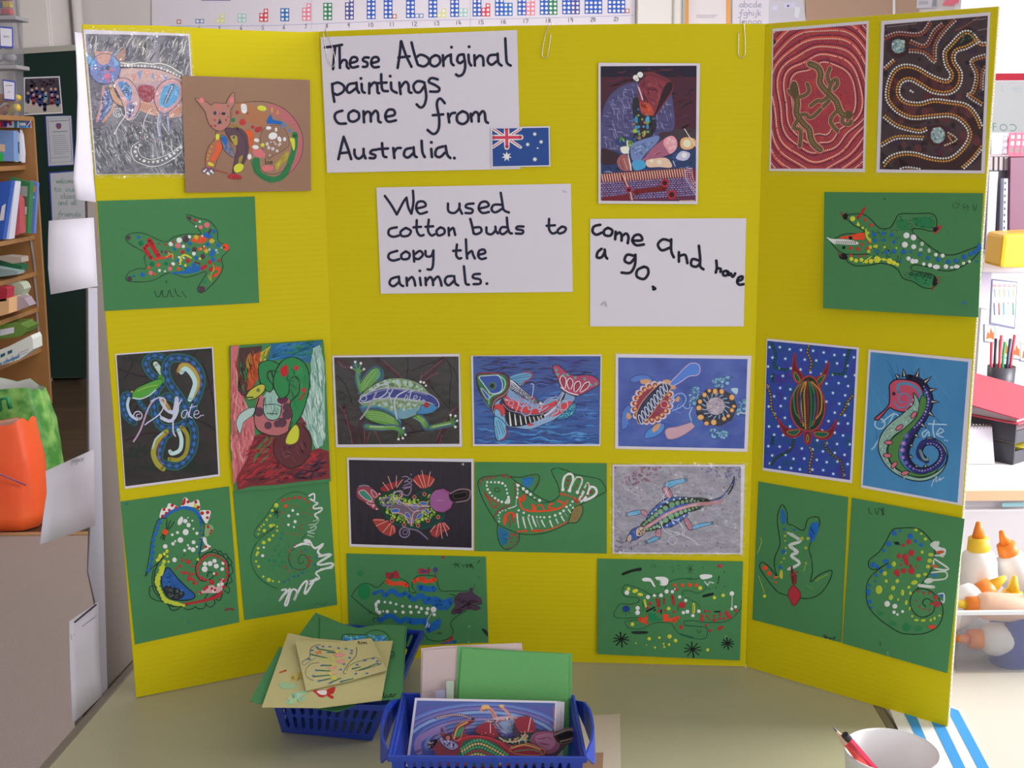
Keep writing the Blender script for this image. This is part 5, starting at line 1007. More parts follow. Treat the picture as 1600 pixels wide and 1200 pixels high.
a.f('1025,520 1050,510 1090,570 1090,600 1060,595', '#b07888', 1, 5, '#3c2c44'); a.f('1095,575 1150,555 1230,545 1235,560 1160,580 1100,600', lb, 1, 4, '#3c3c58')
for q in ('1225,545 1250,540', '1230,552 1255,555', '1230,558 1248,568'): a.l(q, 4, '#3c3c58')
a.f('612,685 620,640 650,600 690,580 740,560 760,500 820,430 900,370 1000,360 1100,370 1200,385 1290,365 1350,310 1385,250 1398,205 1400,240 1380,310 1330,365 1260,405 1180,430 1100,450 1040,510 960,570 880,590 760,605 725,640 680,670', '#2f55a8', 1, 6, '#181c38')
a.l('1120,380 1200,395 1290,380 1350,330 1390,240', 8, '#14141c'); a.l('1100,440 1200,425 1290,395 1350,345 1385,280', 8, '#14141c'); a.dl('1130,385 1200,395 1290,382 1345,338 1385,265', 12, 3.5, '#c8c8b0'); a.dl('1110,438 1200,424 1290,395 1350,345', 12, 3.5, '#c8c8b0')
a.l('725,575 800,510 880,440 960,400 1060,385 1150,385 1200,395', 44, '#16221c'); a.l('735,600 840,575 940,510 1040,465 1150,430', 40, '#16221c')
a.l('740,590 820,540 920,480 1020,440 1120,415 1240,405 1300,390', 26, '#b07c88'); a.dl('750,585 830,535 920,480 1020,440 1120,418', 14, 5, '#dcb8c0')
a.d('735,562,11 752,545,12 775,530,13 797,510,15 823,492,17 857,468,20 893,442,20 940,418,22 980,405,17 1018,398,14 1050,392,12 1080,388,10 1108,388,8 1135,390,7', 10, '#6c9c74', j=.0)
a.d('760,598,10 785,595,11 810,585,12 835,575,13 862,548,17 895,530,20 935,505,22 975,490,18 1008,475,16 1040,462,13 1068,455,11 1095,445,9 1120,438,8', 10, '#78a880')
a.d('795,482,7 825,455,7 860,430,8 908,400,10 955,380,9 1000,372,8 1045,370,7 1090,375,6 850,582,7 905,568,8 950,550,8 990,525,8 1030,500,8 1065,478,7', 7, '#a8c8e4')
a.f('680,600 720,580 745,610 720,640 690,650 680,640', '#c8b098'); a.scat('680,600 720,580 745,610 700,650', 26, 4, '#5c4440'); a.f('612,685 618,650 640,640 640,680', '#c4a898'); a.d('645,620,12', 10, '#1c2c6c'); a.d('690,655,10', 10, '#1c2c6c')
wm = '#c4c4d4'
a.l('905,250 900,320 860,380 880,400 930,360', 5, wm); a.l('960,290 1000,270 1010,300 970,320 1000,330 980,310', 5, wm); a.l('860,540 880,600 950,640 1020,620 990,540 940,530 960,560', 6, wm); a.l('920,610 1020,640 1100,680 1130,715', 9, '#b4b4c4'); a.l('1000,550 1035,600 1025,640', 6, wm); a.ring(945, 680, 30, 5, wm); a.l('880,360 880,390 910,400', 5, wm)
s.done('printed_animal')

s = Sheet('painting', 'green paper painting of a platypus shape with purple head and white dots, behind the baskets', 'painting', '541,865 759,870 763,1004 546,1012', PB, .0013, m=M_GREEN)
a = s.art(520, 850, 4.7059, 18, J=.15)
a.l('300,570 300,545 345,540 250,480 150,395 145,370 200,300 260,290 325,320 385,270 440,250 500,255 555,290 565,350 615,355 585,320 590,270 630,235 720,232 760,250 790,340 880,345 980,345 1020,340', 4.5, OC); a.l('980,490 900,540 865,590 885,640 860,690 780,715 700,700 680,670 650,665', 4.5, OC); a.l('1030,340 1045,295', 3, OC)
a.d('230,350', 50, '#1f7c48', 60); a.d('200,215', 26, '#2c7848', 24)
a.f('390,210 430,215 470,195 490,245 440,250 395,250', '#8c2c34'); a.d('400,235,12 430,225,14 470,215,14 480,240,12 455,240,12', 12, '#a02c34', j=.2); a.d('435,232,12', 12, PU)
a.f('630,185 660,180 690,190 710,175 712,210 640,220', '#9c3040'); a.d('755,190', 18, '#4c3c7c', 20); a.l('755,220 755,245', 8, '#8c2c34'); a.d('670,200', 20, '#503c6c', 12); a.l('640,180 640,215', 7, '#a83038'); a.l('705,170 705,230', 5, '#4c2830')
a.l('400,280 440,290 500,290 545,305', 30, OR); a.l('400,265 430,280', 20, OR); a.l('600,275 640,260 690,275 750,262', 30, OR); a.l('640,255 670,255', 28, OR); a.d('465,268', 12, '#437f4f')
a.l('640,320 690,330 745,330', 44, BL); a.l('690,325 740,335', 12, '#2c6cb0'); a.l('300,365 360,345 380,385 430,345 480,375 540,360', 26, '#27609c'); a.l('390,375 440,340 490,380 530,365', 26, BL); a.l('560,380 600,410 650,375 690,430 750,400 800,430 860,410', 34, BL); a.l('700,400 760,450 820,470 870,430', 36, BL); a.l('790,470 840,475', 24, BL); a.scat('700,400 880,400 860,480 760,470', 30, 12, [BL, '#28609c'])
a.l('350,560 400,530 440,530 490,570 540,550 600,575 680,560 690,600', 34, BL); a.l('560,565 680,570', 44, BL); a.l('700,620 770,570 770,610 700,640', 30, BL); a.l('330,560 360,550', 20, '#28609c'); a.d('780,570', 18, BL, 24)
a.f('905,385 930,360 1000,350 1005,325 1030,325 1035,360 1090,400 1095,440 1060,450 1090,470 1050,490 1000,480 940,500 890,520 870,500 900,450 890,420', '#4c3a4c'); a.streaks('905,385 1000,350 1090,400 1080,480 890,510', 26, 60, 12, ['#5c4858', '#403044'], -.3, .4); a.l('1030,440 1060,440', 8, '#4c6c54'); a.l('860,370 900,380 905,400 885,395', 5, '#202c28')
a.l('340,420 315,440 320,470 320,490 345,505', 16, WT); a.d('335,425,14 318,450,13 322,480,13 342,503,14 382,428,11 423,433,11 465,443,11 512,458,12 567,461,11 615,463,12 650,475,14 698,476,14 740,482,22 745,520,15 690,508,13 632,502,12 574,503,13 516,503,13 460,497,13 400,498,13 370,495,8', 12, WT, j=.1, dome=.0004)
a.d('382,430,4 423,435,4 465,447,4 512,460,4 567,463,4 632,505,4 574,508,4 516,505,4 460,500,4 690,510,4', 4, '#8c9c8c')
a.l('730,505 705,545 690,590 680,615', 6, '#a8b4c4'); a.l('700,580 690,610', 6, WT); a.l('710,590 705,612', 6, WT)
a.l('800,735 830,725 880,695', 16, '#b43838'); a.l('820,735 900,718', 22, '#28609c'); a.d('870,690,14 812,95,13', 12, '#8c3838'); a.f('1095,620 1135,640 1140,680 1110,650', '#22302c'); a.l('770,655 800,658', 8, '#38483c'); a.d('1003,607,5 1000,720,5', 4, '#a8b4a4'); a.l('270,500 280,510', 9, '#4c5844')
a.l('882,150 925,150', 4, OC); a.l('905,135 900,170', 4, OC); a.l('930,145 915,155 930,170', 4, OC); a.l('950,150 960,165 975,150', 4, OC); a.l('985,145 985,175 1000,150 1015,175 1015,145 1035,180', 4, OC); a.l('1065,140 1080,120 1075,135', 3, OC); a.l('1075,240 1080,250', 3, OC)
s.done()

s = Sheet('painting', 'green paper painting of a spotted lizard with black stars, lower right of the centre panel', 'painting', '933.5,873 1161,877.5 1156,1032 933.5,1022', PB, .0016, m=M_GREEN, offs=[.0013, .0016, .005, .0045])
a = s.art(900, 860, 5.5172, 19, J=.15)
a.l('400,340 415,305 450,298 560,335 645,380 700,370 760,375 770,320 810,270 900,245 1000,250 1065,240', 5, OC); a.l('400,340 400,370 440,400 520,405 545,425 530,450 460,465 390,460 355,490 325,550 350,580 420,585 500,580 545,580', 5, OC)
a.l('540,600 430,610 425,630 460,670 560,675 640,640 700,622 760,622 820,630 880,710 960,745 1060,765 1120,750 1135,690 1110,660 1040,655 940,645 935,610 1000,605 1120,620 1250,620 1340,590 1420,500 1425,430', 5, '#1c4434'); a.l('1110,280 1120,310 1100,350 1040,370 990,350 920,350 925,385', 4, OC); a.l('940,400 1000,430 1060,470 1070,510', 3.5, OC); a.l('1120,330 1160,330', 3.5, OC)
a.l('820,262 900,245 1000,240', 10, '#1c6c40'); a.l('900,720 1010,750', 8, '#1c5c48'); a.l('940,645 1080,660', 8, '#1c5048')
a.f('400,195 480,165 555,148 565,160 560,175 490,185 405,215', '#16201c'); a.f('480,700 550,695 620,700 605,718 520,722 485,715', '#1c2a28'); a.f('1097,385 1180,365 1180,385 1100,405', '#161c1c'); a.l('1195,528 1240,528', 13, '#182420'); a.l('610,525 675,492', 16, '#182420'); a.l('672,520 685,510', 12, '#182420'); a.l('735,515 732,540', 12, '#182420'); a.l('1235,222 1222,290', 9, '#182c24', taper=.3)
for x, y, r in ((390, 765, 58), (1005, 852, 62), (1307, 800, 45)):
    for k, an in enumerate((.15, .75, 1.45, 2.2, 2.8)): a.l([(x-r*math.cos(an)*1.1, y-r*math.sin(an)), (x+r*math.cos(an)*1.2, y+r*math.sin(an)*1.15)], 9 if k != 2 else 12, '#141c1a')
for an in (.3, 1.3, 2.2): a.l([(985-32*math.cos(an), 160-36*math.sin(an)), (985+32*math.cos(an), 160+36*math.sin(an))], 4, OC)
a.d('828,143,4 883,130,5 883,160,4 838,178,4 1280,185,5 1283,312,5 1205,322,5 1095,150,4', 4, OC); a.l('655,120 655,150', 3, OC); a.l('680,120 680,150', 3, OC)
a.f('575,240 640,240 680,300 680,318 660,300 640,270 580,265', WT); a.f('685,230 760,228 795,250 790,290 760,305 725,295 730,260 700,255', WT); a.l('710,250 740,290', 7, '#9cb09c'); a.f('1068,215 1110,205 1170,212 1165,235 1100,250 1075,240', WT); a.l('1110,270 1135,300 1150,275 1185,280', 12, '#b4c4c0')
a.d('438,365,20 620,403,19 675,390,15 732,388,18 780,355,19 830,357,15 857,335,12 893,402,15 945,432,14 531,498,19 530,537,21 925,537,16 960,528,17 1058,525,17 1007,562,16 1343,372,21 1375,487,14 1342,505,13', 15, WT, j=.05, dome=.0004)
a.d('440,368,6 676,390,5 732,388,5 893,408,6 945,437,5 531,500,6 531,537,7 925,537,6 960,530,6 1058,527,6 1010,570,6 1343,372,8 1375,487,5', 5, '#547c64')
a.l('1347,390 1343,500', 6, '#c8d0cc')
a.d('640,458,14 620,495,13 770,515,9 715,522,14 848,530,12 1117,523,13 1155,527,11 1087,563,14 1086,593,17 1130,565,11 1150,590,10 1190,563,11 1195,602,16 1243,552,15 1240,588,14 1282,587,13 1300,540,20 1325,570,20 1380,520,14 1310,560,14 1125,645,12 1160,690,14 1240,135,17 865,335,17', 13, '#b0323a', j=.1, dome=.0004)
a.l('700,425 712,480', 26, RD); a.l('762,415 760,460', 16, '#94383a'); a.l('830,395 848,475', 24, RD, taper=.3); a.d('915,470', 31, RD, 29, dome=.0004); a.f('1220,670 1250,655 1275,650 1260,675 1230,690', RD); a.d('905,662', 18, '#b83c38'); a.ring(903, 660, 9, 4, '#8c2c30'); a.l('1222,130 1258,135', 12, '#b0343a')
a.d('850,298,14 915,300,17 980,298,18 1037,300,17', 16, OR, j=.05, dome=.0004); a.l('545,600 590,600 620,565', 24, OR); a.l('555,580 610,630', 22, OR); a.d('585,605', 28, OR, 24); a.l('760,565 800,600 880,580', 30, OR); a.l('770,600 860,600', 26, OR); a.f('755,550 800,560 780,615 755,610', OR); a.l('840,600 850,615', 22, OR)
a.d('452,333,17 1070,325,19 798,502,17 485,637,17 1193,408,15 1268,388,15 1268,90,3 630,762,18 718,753,11 806,742,19 858,778,17 755,806,10 802,812,12 680,838,10 760,832,10 1135,858,13 515,800,7 607,815,6 1290,740,5', 12, YE, j=.1, dome=.0004)
a.d('510,350', 27, YE, 17, -.3, dome=.0003); a.d('553,380', 26, YE, 14, .1, dome=.0003); a.l('590,430 605,490', 20, YE, taper=.4); a.l('1015,465 1015,530', 26, YE); a.l('1012,480 1012,515', 7, '#4c7c4c'); a.d('1193,408,6 1268,388,6 630,765,7 858,780,7 485,637,6', 6, '#78a04c')
a.d('432,503', 34, '#1c3c84', 27); a.l('400,545 410,520', 3, OC); a.l('430,520 430,560', 3, OC); a.l('455,525 465,550', 3, OC)
a.f('620,550 680,545 700,580 740,590 720,605 640,605', '#1c7c50'); a.l('730,395 720,480', 3, OC); a.l('575,450 580,520', 3, OC); a.l('880,470 880,525', 3, OC); a.l('1045,680 1060,715 1080,685', 3.5, OC)
s.done()

# ------------------------------------------------------------------ right panel
s = Sheet('art_print', 'laminated red dot print of two lizards inside rippling dotted rings', 'picture', '1207,45 1357,32.5 1351,269 1202,267', PC, .0012,
          pic='1208.5,49.5 1354,37.5 1348,263.5 1204.5,263.5', picm=printmat('red_dot_print', '#b03038', '#c44440', 60, .3, '#9c2c3c'), film=5)
a = s.art(1180, 0, 3.8095, 21)
cx, cy = 385, 640
base = P('385,395 320,350 290,400 300,445 240,450 190,460 160,520 165,600 190,660 200,740 205,800 230,870 280,900 330,900 390,940 410,900 390,850 370,780 395,720 420,760 440,810 480,830 560,830 620,800 640,720 620,640 560,610 545,530 520,460 490,400 440,370 420,345')
base = [p for p in base]
R0 = []
def blob(k):
    out = []
    for t in range(72):
        an = t*math.tau/72; c, s_ = math.cos(an), math.sin(an)
        r = 205+55*math.cos(an-4.9)+25*math.cos(2*an+.6)+16*math.cos(3*an+1.1)+10*math.cos(5*an)*(1 if k < 4 else .6)+8*math.sin(7*an+k*.6)
        r = r+k*45; out.append((cx+c*r*.84, cy+s_*r*1.16))
    return out
for k in range(0, 14):
    q = blob(k)
    a.l(q, 18, '#d04c40' if k % 2 else '#c44440', 0, 1)
    a.l([(cx+(x-cx)*1.03, cy+(y-cy)*1.03) for x, y in q], 7, '#5c2440', 0, 1)
    a.dl([(cx+(x-cx)*.985, cy+(y-cy)*.985) for x, y in q], 11, 4, '#ecd4c0', 1, 0)
    a.dl([(cx+(x-cx)*1.05, cy+(y-cy)*1.05) for x, y in q], 11, 2.6, '#7c2c48', 1, 0)
a.scat('110,200 660,140 650,1000 100,1000', 260, 4, ['#8c2440', '#c85040', '#6c2848'], nn=5)
def liz(body, limbs, w):
    for l_, c in ((w+30, '#c84840'), (w+19, '#b89c8c'), (w+8, '#3c2a20'), (w, '#6c5838')):
        a.l(body, l_, c)
        for q in limbs: a.l(q, l_*.62, c)
    a.dl(body, 10, 3.5, '#a08c54'); a.dl(body, 17, 3, '#2c2018')
liz('325,380 370,400 390,440 385,490 410,530 440,560 480,600 500,650 520,680 560,690', ['440,550 450,500 480,470 490,500 470,530', '440,490 430,450 445,405', '440,570 400,600 370,600 330,630', '440,600 400,640', '500,650 460,690 450,730 490,780', '520,690 520,730 560,740 570,720'], 26)
liz('230,500 240,540 245,580 250,620 245,670 260,700 290,740 320,770 330,820 350,860 385,890', ['245,580 215,560 200,540', '240,580 290,570 320,540 310,500', '250,690 300,680 320,700 350,690 390,650', '250,720 230,760 270,780 265,870', '230,500 215,520 240,560'], 26)
a.f('215,500 235,490 255,520 250,570 235,600 215,560', '#5c4c30'); a.f('540,660 580,670 575,700 545,710', '#5c4c30'); a.d('115,248', 9, '#3c2c2c', 14)
s.done('printed_animal')

s = Sheet('art_print', 'laminated dark maroon dot print of a winding serpent, top right corner', 'picture', '1377,33 1547,19 1538,271 1369,269.5', PC, .0012,
          pic='1382,38.5 1543.5,24.5 1533,266.5 1374.5,264.5', picm=printmat('maroon_dot_print', '#24181f', '#40222c', 50, .2), film=5)
a = s.art(1180, 0, 3.8095, 22)
a.scat('770,130 1380,90 1350,1010 750,1010', 200, 16, ['#2c1a2c', '#20161c', '#38203c', '#301c20'], nn=7)
a.l('1270,200 1250,240 1160,290 1140,340 1190,430 1160,510 1060,500 960,440 880,430 820,500 820,600 880,680 960,700 1060,650 1200,640 1290,700 1340,790 1320,900 1180,980 1000,960 860,980', 84, '#33191e')
a.l('1270,200 1250,240 1160,290', 60, '#1c1c1c'); a.scat('800,400 1150,480 1330,700 1340,900 900,980 860,700', 60, 24, ['#542428', '#4c2026', '#5c2c30'], nn=7)
a.d('850,275', 42, '#6c8c94'); a.d('1087,805', 46, '#6c8c94'); a.d('850,275', 70, '#33161c') ; a.d('850,275', 40, '#7c9ca0', 44); a.d('1087,805', 68, '#401a1e'); a.d('1087,805', 44, '#88a4a8', 50)
a.scat('820,245 885,245 885,310 820,310', 26, 6, ['#a4b8b8', '#587880', '#b8c4c0']); a.scat('1050,765 1125,765 1125,845 1050,845', 34, 6, ['#a4b8b8', '#587880', '#b8c4c0'])
def dd(q, c1='#d8d4cc', c2='#d09038', off=18, r=6.5, cl=0):
    pp = spline(P(q), bool(cl)); a.dl(pp, 16.5, r+2.5, '#1c1218', cl, 0); a.dl(pp, 16.5, r, c1, cl, 0)
    qq = []
    for i, p in enumerate(pp):
        u, v = pp[max(i-1, 0)], pp[min(i+1, len(pp)-1)]; d = math.dist(u, v) or 1
        qq.append((p[0]-(v[1]-u[1])/d*off, p[1]+(v[0]-u[0])/d*off))
    a.dl(qq, 16.5, r+2, '#1c1218', cl, 0); a.dl(qq, 16.5, r, c2, cl, 0)
dd('1385,250 1340,250 1290,190 1230,190 1160,260 1120,310 1130,390 1160,440 1140,475 1060,450 960,395 880,385 820,420 785,500 780,590 830,660 900,700 960,710 1060,700 1160,695 1230,730 1270,800 1230,880 1150,940 1050,935 960,910 880,905 800,930 755,980', off=-17)
dd('1330,250 1260,290 1200,310 1190,360 1230,430 1220,510 1160,560 1060,555 980,510 920,480 870,500 860,560 900,600 980,610 1060,590 1160,600 1260,620 1320,680 1355,760', off=17)
dd('1355,880 1300,950 1240,1005', off=14); dd('765,220 850,190 980,195 1040,120', '#b89c94', '#a84c38', 16); dd('930,240 1010,265 1060,180 1120,130', '#b89c94', '#a85038', 16); dd('920,310 1000,320 1070,375 1080,270 1130,190 1200,120', '#b8aca0', '#b05c38', -15)
dd('1380,320 1280,360 1310,450 1290,540 1260,570 1350,630', '#c8c0b8', '#c07c38', -16); dd('1385,390 1360,440 1355,540', '#b8b0ac', '#a86038', 14); dd('770,400 820,355', '#d8ccc4', '#c07838', 12)
dd('765,700 830,750 900,775 980,790 1030,770', '#d0ccc8', '#c88c38', -16); dd('755,870 830,830 900,825 1000,830', '#d0ccc8', '#c88c38', -16); dd('850,1010 900,995 980,1005', '#c8c8c8', '#9c6038', 12)
a.d('925,540,7 938,548,6', 7, WT); a.dl('1150,790 1200,830 1130,865', 16, 6, '#c8c0a0'); a.dl('1150,810 1170,840', 14, 6, '#b88c40'); a.dl('1330,100 1240,160 1190,180', 14, 4, '#a85848')
a.scat('1230,190 1300,180 1310,220 1220,260', 18, 5, ['#3c6c4c', '#8c5c30', '#2c4c34'])
for q in ('790,160 880,150 960,140', '1300,120 1380,110', '1330,180 1385,170'): a.dl(q, 12, 4, '#8c8480')
s.done('printed_animal')

s = Sheet('painting', 'green paper painting of a crocodile with white teeth and dotted back on the right panel', 'painting', '1288,300 1536,302 1528.5,496 1286,481.5', PC, .0013, m=M_GREEN, offs=[.0014, .0016, .009, .008])
a = s.art(1180, 280, 3.8095, 23, J=.12)
OC = '#1a2c22'
a.l('545,235 560,210 640,208 690,240 740,290 800,290 830,250 860,208 960,205 1050,205 1080,240 1075,290 1050,310 980,295 935,300 950,330 1020,385 1100,440 1180,450 1270,420 1345,390', 5, OC)
a.l('1345,420 1290,480 1200,535 1120,545 1020,520 950,510 925,525 940,545 1000,555 1060,570 1075,600 1060,645 1000,645 940,610 880,590 850,540 800,510 740,500 680,512 600,515 550,490 545,460', 5, OC)
a.l('545,235 590,275 650,310 600,325 540,325 480,350 455,375 470,400 520,440 600,448 680,445', 5, OC)
a.f('930,235 1020,225 1070,250 1050,290 980,285', '#27764a'); a.f('840,250 900,240 910,300 860,300', '#2c7848'); a.f('920,560 1040,570 1060,620 1000,640 940,600', '#2f7c50')
a.f('425,345 460,355 560,360 610,375 600,390 480,385 450,370', WT); a.l('470,378 600,378', 16, '#ccd4cc')
for i in range(10): a.l([(486+i*12, 366), (488+i*12, 386)], 3.5, '#2c3430')
a.f('500,350 560,335 640,318 655,345 640,362 580,355', OR); a.d('567,350,12 527,407,10', 10, '#141820'); a.d('520,348,10 600,350,14 640,340,14', 12, OR)
a.d('655,242,11 693,272,12 568,410,11 612,415,12 633,388,9 670,412,11 675,375,9 570,455,9 620,458,7 650,455,7', 10, '#bc3a34', j=.1, dome=.0003); a.l('610,230 635,200 650,172', 15, RD)
a.f('510,190 520,230 545,240 545,195 530,215', '#8c3430'); a.f('525,210 548,205 545,238 525,235', '#141418'); a.f('1060,300 1090,275 1108,280 1100,300 1070,325', '#b03838'); a.f('1060,290 1090,285 1085,305 1065,315', '#1c1c20'); a.f('500,450 540,445 548,475 510,475', '#141418'); a.l('490,435 515,460', 6, '#8c3434'); a.f('1065,575 1085,600 1080,630 1055,635', '#1a1c1c'); a.l('1080,590 1102,585', 6, '#a04038'); a.l('1082,610 1100,615', 6, '#a04038'); a.l('1060,635 1055,660', 8, '#8c3434')
a.d('580,235,16 612,270,9 640,290,8', 12, YE, dome=.0003); a.l('610,255 620,275', 8, YE); a.l('660,300 665,340 685,370', 12, '#b8c43c'); a.d('670,320,9 680,360,11 685,405,11 720,400,11 770,405,10 675,430,11 840,410,7 710,400,8', 10, '#b0bc3c', j=.15, dome=.0003)
a.d('572,475,13 600,485,12 632,480,12 660,490,12 688,488,14 725,478,21 765,478,10 800,488,17 825,498,13 845,508,11', 12, YE, j=.05, dome=.0004); a.l('700,480 770,478 850,508', 9, YE); a.l('640,500 690,460', 5, YE)
a.d('708,328,13 762,322,12 812,330,12 715,365,12 765,362,10 828,375,11 722,430,11 780,435,13 826,430,13 885,432,14 925,432,8 980,448,10 1028,468,12 1090,478,13 1148,492,14 1195,485,14 1243,463,15 1282,445,14 1310,432,15 1333,410,14 865,490,9 1318,490,7 840,350,6', 12, BL, j=.08, dome=.0003); a.d('1335,400', 14, BL, 20)
a.d('900,335,20 942,347,18 890,390,19 943,402,15 912,472,14 937,488,14 957,488,13 1075,450,11 1115,455,12 1135,520,15 1003,505,11 1040,512,13 1240,500,10 1275,490,9', 14, WT, j=.08, dome=.0004); a.d('1078,522', 22, WT, 14); a.d('1200,520', 18, WT, 12); a.d('1170,525', 12, WT, 8); a.d('993,385', 12, '#b8c4b8', 14); a.d('985,420', 12, '#a8b8a8', 12); a.d('1035,425', 10, '#b0bcb0', 14)
a.d('1138,522,5 1075,452,4 1002,507,4 1040,515,4', 4, '#4c7c58')
for i in range(6): a.ring(930+i*22, 562+(i % 2)*6+i*2, 9, 4, OC)
a.scat('690,300 860,300 900,470 880,500 700,480', 90, 3, OC, nn=5); a.scat('850,220 1070,220 1060,300 880,300', 40, 3, OC, nn=5); a.scat('870,540 1050,560 1050,640 900,600', 34, 3, OC, nn=5); a.scat('960,340 1150,460 1300,440 1200,520 980,490', 34, 2.6, OC, nn=5)
a.l('1175,145 1182,175', 3, '#28402e'); a.l('1190,140 1215,150 1195,175', 3, '#28402e'); a.l('1240,150 1240,175 1265,155 1265,180', 3, '#28402e'); a.l('1295,150 1305,190 1320,150', 3, '#28402e'); a.l('765,115 775,120', 5, '#28402e'); a.d('1243,735', 12, '#2c6ca0', 10)
s.done()

s = Sheet('art_print', 'deep blue dotted print of a red and green turtle seen from above', 'picture', '1198,529 1342,543 1331,755 1191.5,735', PC, .0012,
          pic='1199,532.5 1338.5,546 1328,750 1193,731', picm=printmat('starry_blue_print', '#1c4864', '#3a2c84', 60, .22, '#2644a0'), film=0)
a = s.art(1180, 520, 4.2861, 24)
wd = []
for i in range(9):
    for j in range(14): wd.append((92+i*72+(j % 2)*30+a.R.uniform(-10, 10), 90+j*66+i*9+a.R.uniform(-10, 10)))
wd = [p for p in wd if not inside(p, P('240,330 300,290 400,290 470,420 470,560 400,700 300,700 235,560'))]
a.d(wd, 15, '#3f5cb4'); a.d(wd, 8, '#c4dcf0')
def ch(q, c='#a8842c', st=21, r=7): a.dl(q, st, r+3.5, '#0e1420', 0); a.dl(q, st, r, c, 0)
ch('357,90 350,130 375,190 370,240 362,270'); ch('365,770 382,810 365,880 368,940'); ch('80,350 105,430 110,510 140,570'); ch('665,410 620,460 600,510 560,560'); ch('110,70 140,150 125,210 150,240 230,250', '#2c6c54'); ch('630,110 610,200 600,260 560,280 490,265', '#2c6c54'); ch('260,720 230,790 150,830 100,890', '#3c5c34'); ch('470,735 480,780 520,820 570,860 590,920 590,980', '#7c6c2c')
ch('120,280 115,330', '#1c5c44'); ch('120,700 110,760', '#1c5c44')
def horn(q, inner):
    a.f(q, '#1c1424'); a.f(q, '#6c2430', 1, 7, '#9c3038'); a.f(inner, '#24584c', 1, 5, '#a87c38'); 
horn('265,135 280,230 320,290 300,340 265,320 248,260 255,180', '265,260 300,310 285,330 262,300'); horn('490,190 485,260 450,340 425,375 400,310 440,285 470,240', '470,280 430,350 415,315')
horn('155,575 200,630 260,650 310,630 320,665 270,700 210,690 175,640', '215,660 300,650 270,685 230,680'); horn('545,580 510,640 460,660 410,640 385,665 400,695 450,715 500,700 530,650', '400,665 490,670 460,700 410,690')
horn('350,650 375,690 370,730 350,750 330,720 330,680', '350,680 360,710 350,735 342,710')
SHL = '355,290 400,310 440,390 465,470 460,550 430,620 380,655 320,650 270,610 240,540 240,450 270,380 310,320'
a.f(SHL, '#2c1c20'); a.f(SHL, '#243830', 1, 12, '#8c2c34'); a.dl(SHL, 11, 3.5, '#c05c50', 1)
for o in range(-90, 100, 22):
    h = 165*math.sqrt(max(0, 1-(o/108)**2)); xx = 352+o
    pth = [(352+o*.35, 330), (xx, 400), (xx+4, 520), (352+o*.6, 480+h)]
    a.dl(pth, 13, 6, ['#3c8c54', '#a83c38', '#c09440', '#c09440', '#8c2c34', '#2c7c50'][int((o+90)/22) % 6])
a.l('352,310 345,450 355,640', 10, '#7c1c28'); a.l('310,400 300,480 310,560 325,600', 9, '#50407c'); a.l('395,410 405,500 390,580', 9, '#50407c')
s.done('printed_animal')

s = Sheet('art_print', 'sky-blue print of a spiny seahorse with a curled tail', 'picture', '1357,546 1518.5,561 1503,790 1345,762', PC, .0012,
          pic='1360.5,550 1513,565.5 1496,785.5 1348,758', picm=printmat('sky_blue_print', '#3070a8', '#4488b8', 18, .3, None, (1, 1, .5)), film=0)
a = s.art(1180, 520, 4.2861, 25)
a.streaks('780,140 1420,210 1400,560 1100,1000 760,900', 50, 220, 7, ['#4c90c0', '#2c6ca4'], 1.1, .2)
wm = '#a4c4dc'
a.ring(835, 610, 34, 9, wm); a.l('930,540 900,600 850,680 800,760 780,780', 12, '#88b4d4'); a.l('850,600 920,545 960,560 940,620', 8, wm); a.l('1200,585 1190,640 1200,700', 9, wm); a.l('1160,610 1280,615', 9, wm); a.l('1150,650 1120,670 1130,700 1160,660 1165,700', 8, wm); a.l('1220,680 1260,660 1240,640 1215,680 1260,700', 8, wm); a.d('1270,720,5 1285,722,5', 5, wm)
OUT = '800,575 850,530 890,480 895,400 900,350 940,310 1010,290 1080,300 1140,340 1180,400 1185,480 1160,560 1120,600 1090,640 1060,700 1030,780 1040,850 1080,900 1160,900 1230,860 1240,800 1200,750 1140,750 1110,790 1120,840 1160,850 1180,820 1190,850 1150,870 1100,850 1080,790 1100,730 1170,700 1240,720 1285,790 1280,880 1220,960 1120,995 1020,985 920,930 850,850 820,760 830,680 880,610 960,550 990,520 940,520 900,510 830,580'
a.l('1030,300 1110,330 1160,400 1170,480 1130,570 1080,640 1040,720 1010,800 1030,870 1090,920 1170,915 1240,860 1250,790 1200,735 1130,740 1100,800 1130,845', 46, '#1c1c34')
for x, y, x2, y2 in ((960, 300, 935, 272), (1000, 295, 990, 235), (1080, 300, 1100, 232), (1130, 335, 1185, 290), (1165, 385, 1222, 375), (1175, 460, 1238, 465), (1160, 530, 1205, 568), (1110, 610, 1150, 640), (1070, 680, 1100, 705), (1040, 750, 1060, 765), (1035, 830, 1060, 835), (1080, 900, 1085, 880), (1140, 900, 1140, 875)):
    dx, dy = x2-x, y2-y; n_ = math.hypot(dx, dy); nx, ny = -dy/n_*20, dx/n_*20
    a.f([(x+nx, y+ny), (x2, y2), (x-nx, y-ny)], '#20202c', 0); a.f([(x+nx*.3+dx*.1, y+ny*.3+dy*.1), (x+dx*.8, y+dy*.8), (x-nx*.3+dx*.1, y-ny*.3+dy*.1)], '#b8b4b4', 0)
a.f('900,400 900,350 940,315 1020,315 1090,340 1125,400 1110,460 1080,490 1000,530 930,515 895,505 830,580 800,575 850,530 895,480', '#b84c64', 1, 8, '#1c1c2c')
a.l('960,400 960,350 1020,340 1080,370 1110,420 1090,450', 20, '#4c84a8'); a.l('930,460 960,500 1020,490 1040,440 1000,405 960,430 970,465 1000,460', 10, '#5c7ca4'); a.d('928,408,13', 12, '#2c2440')
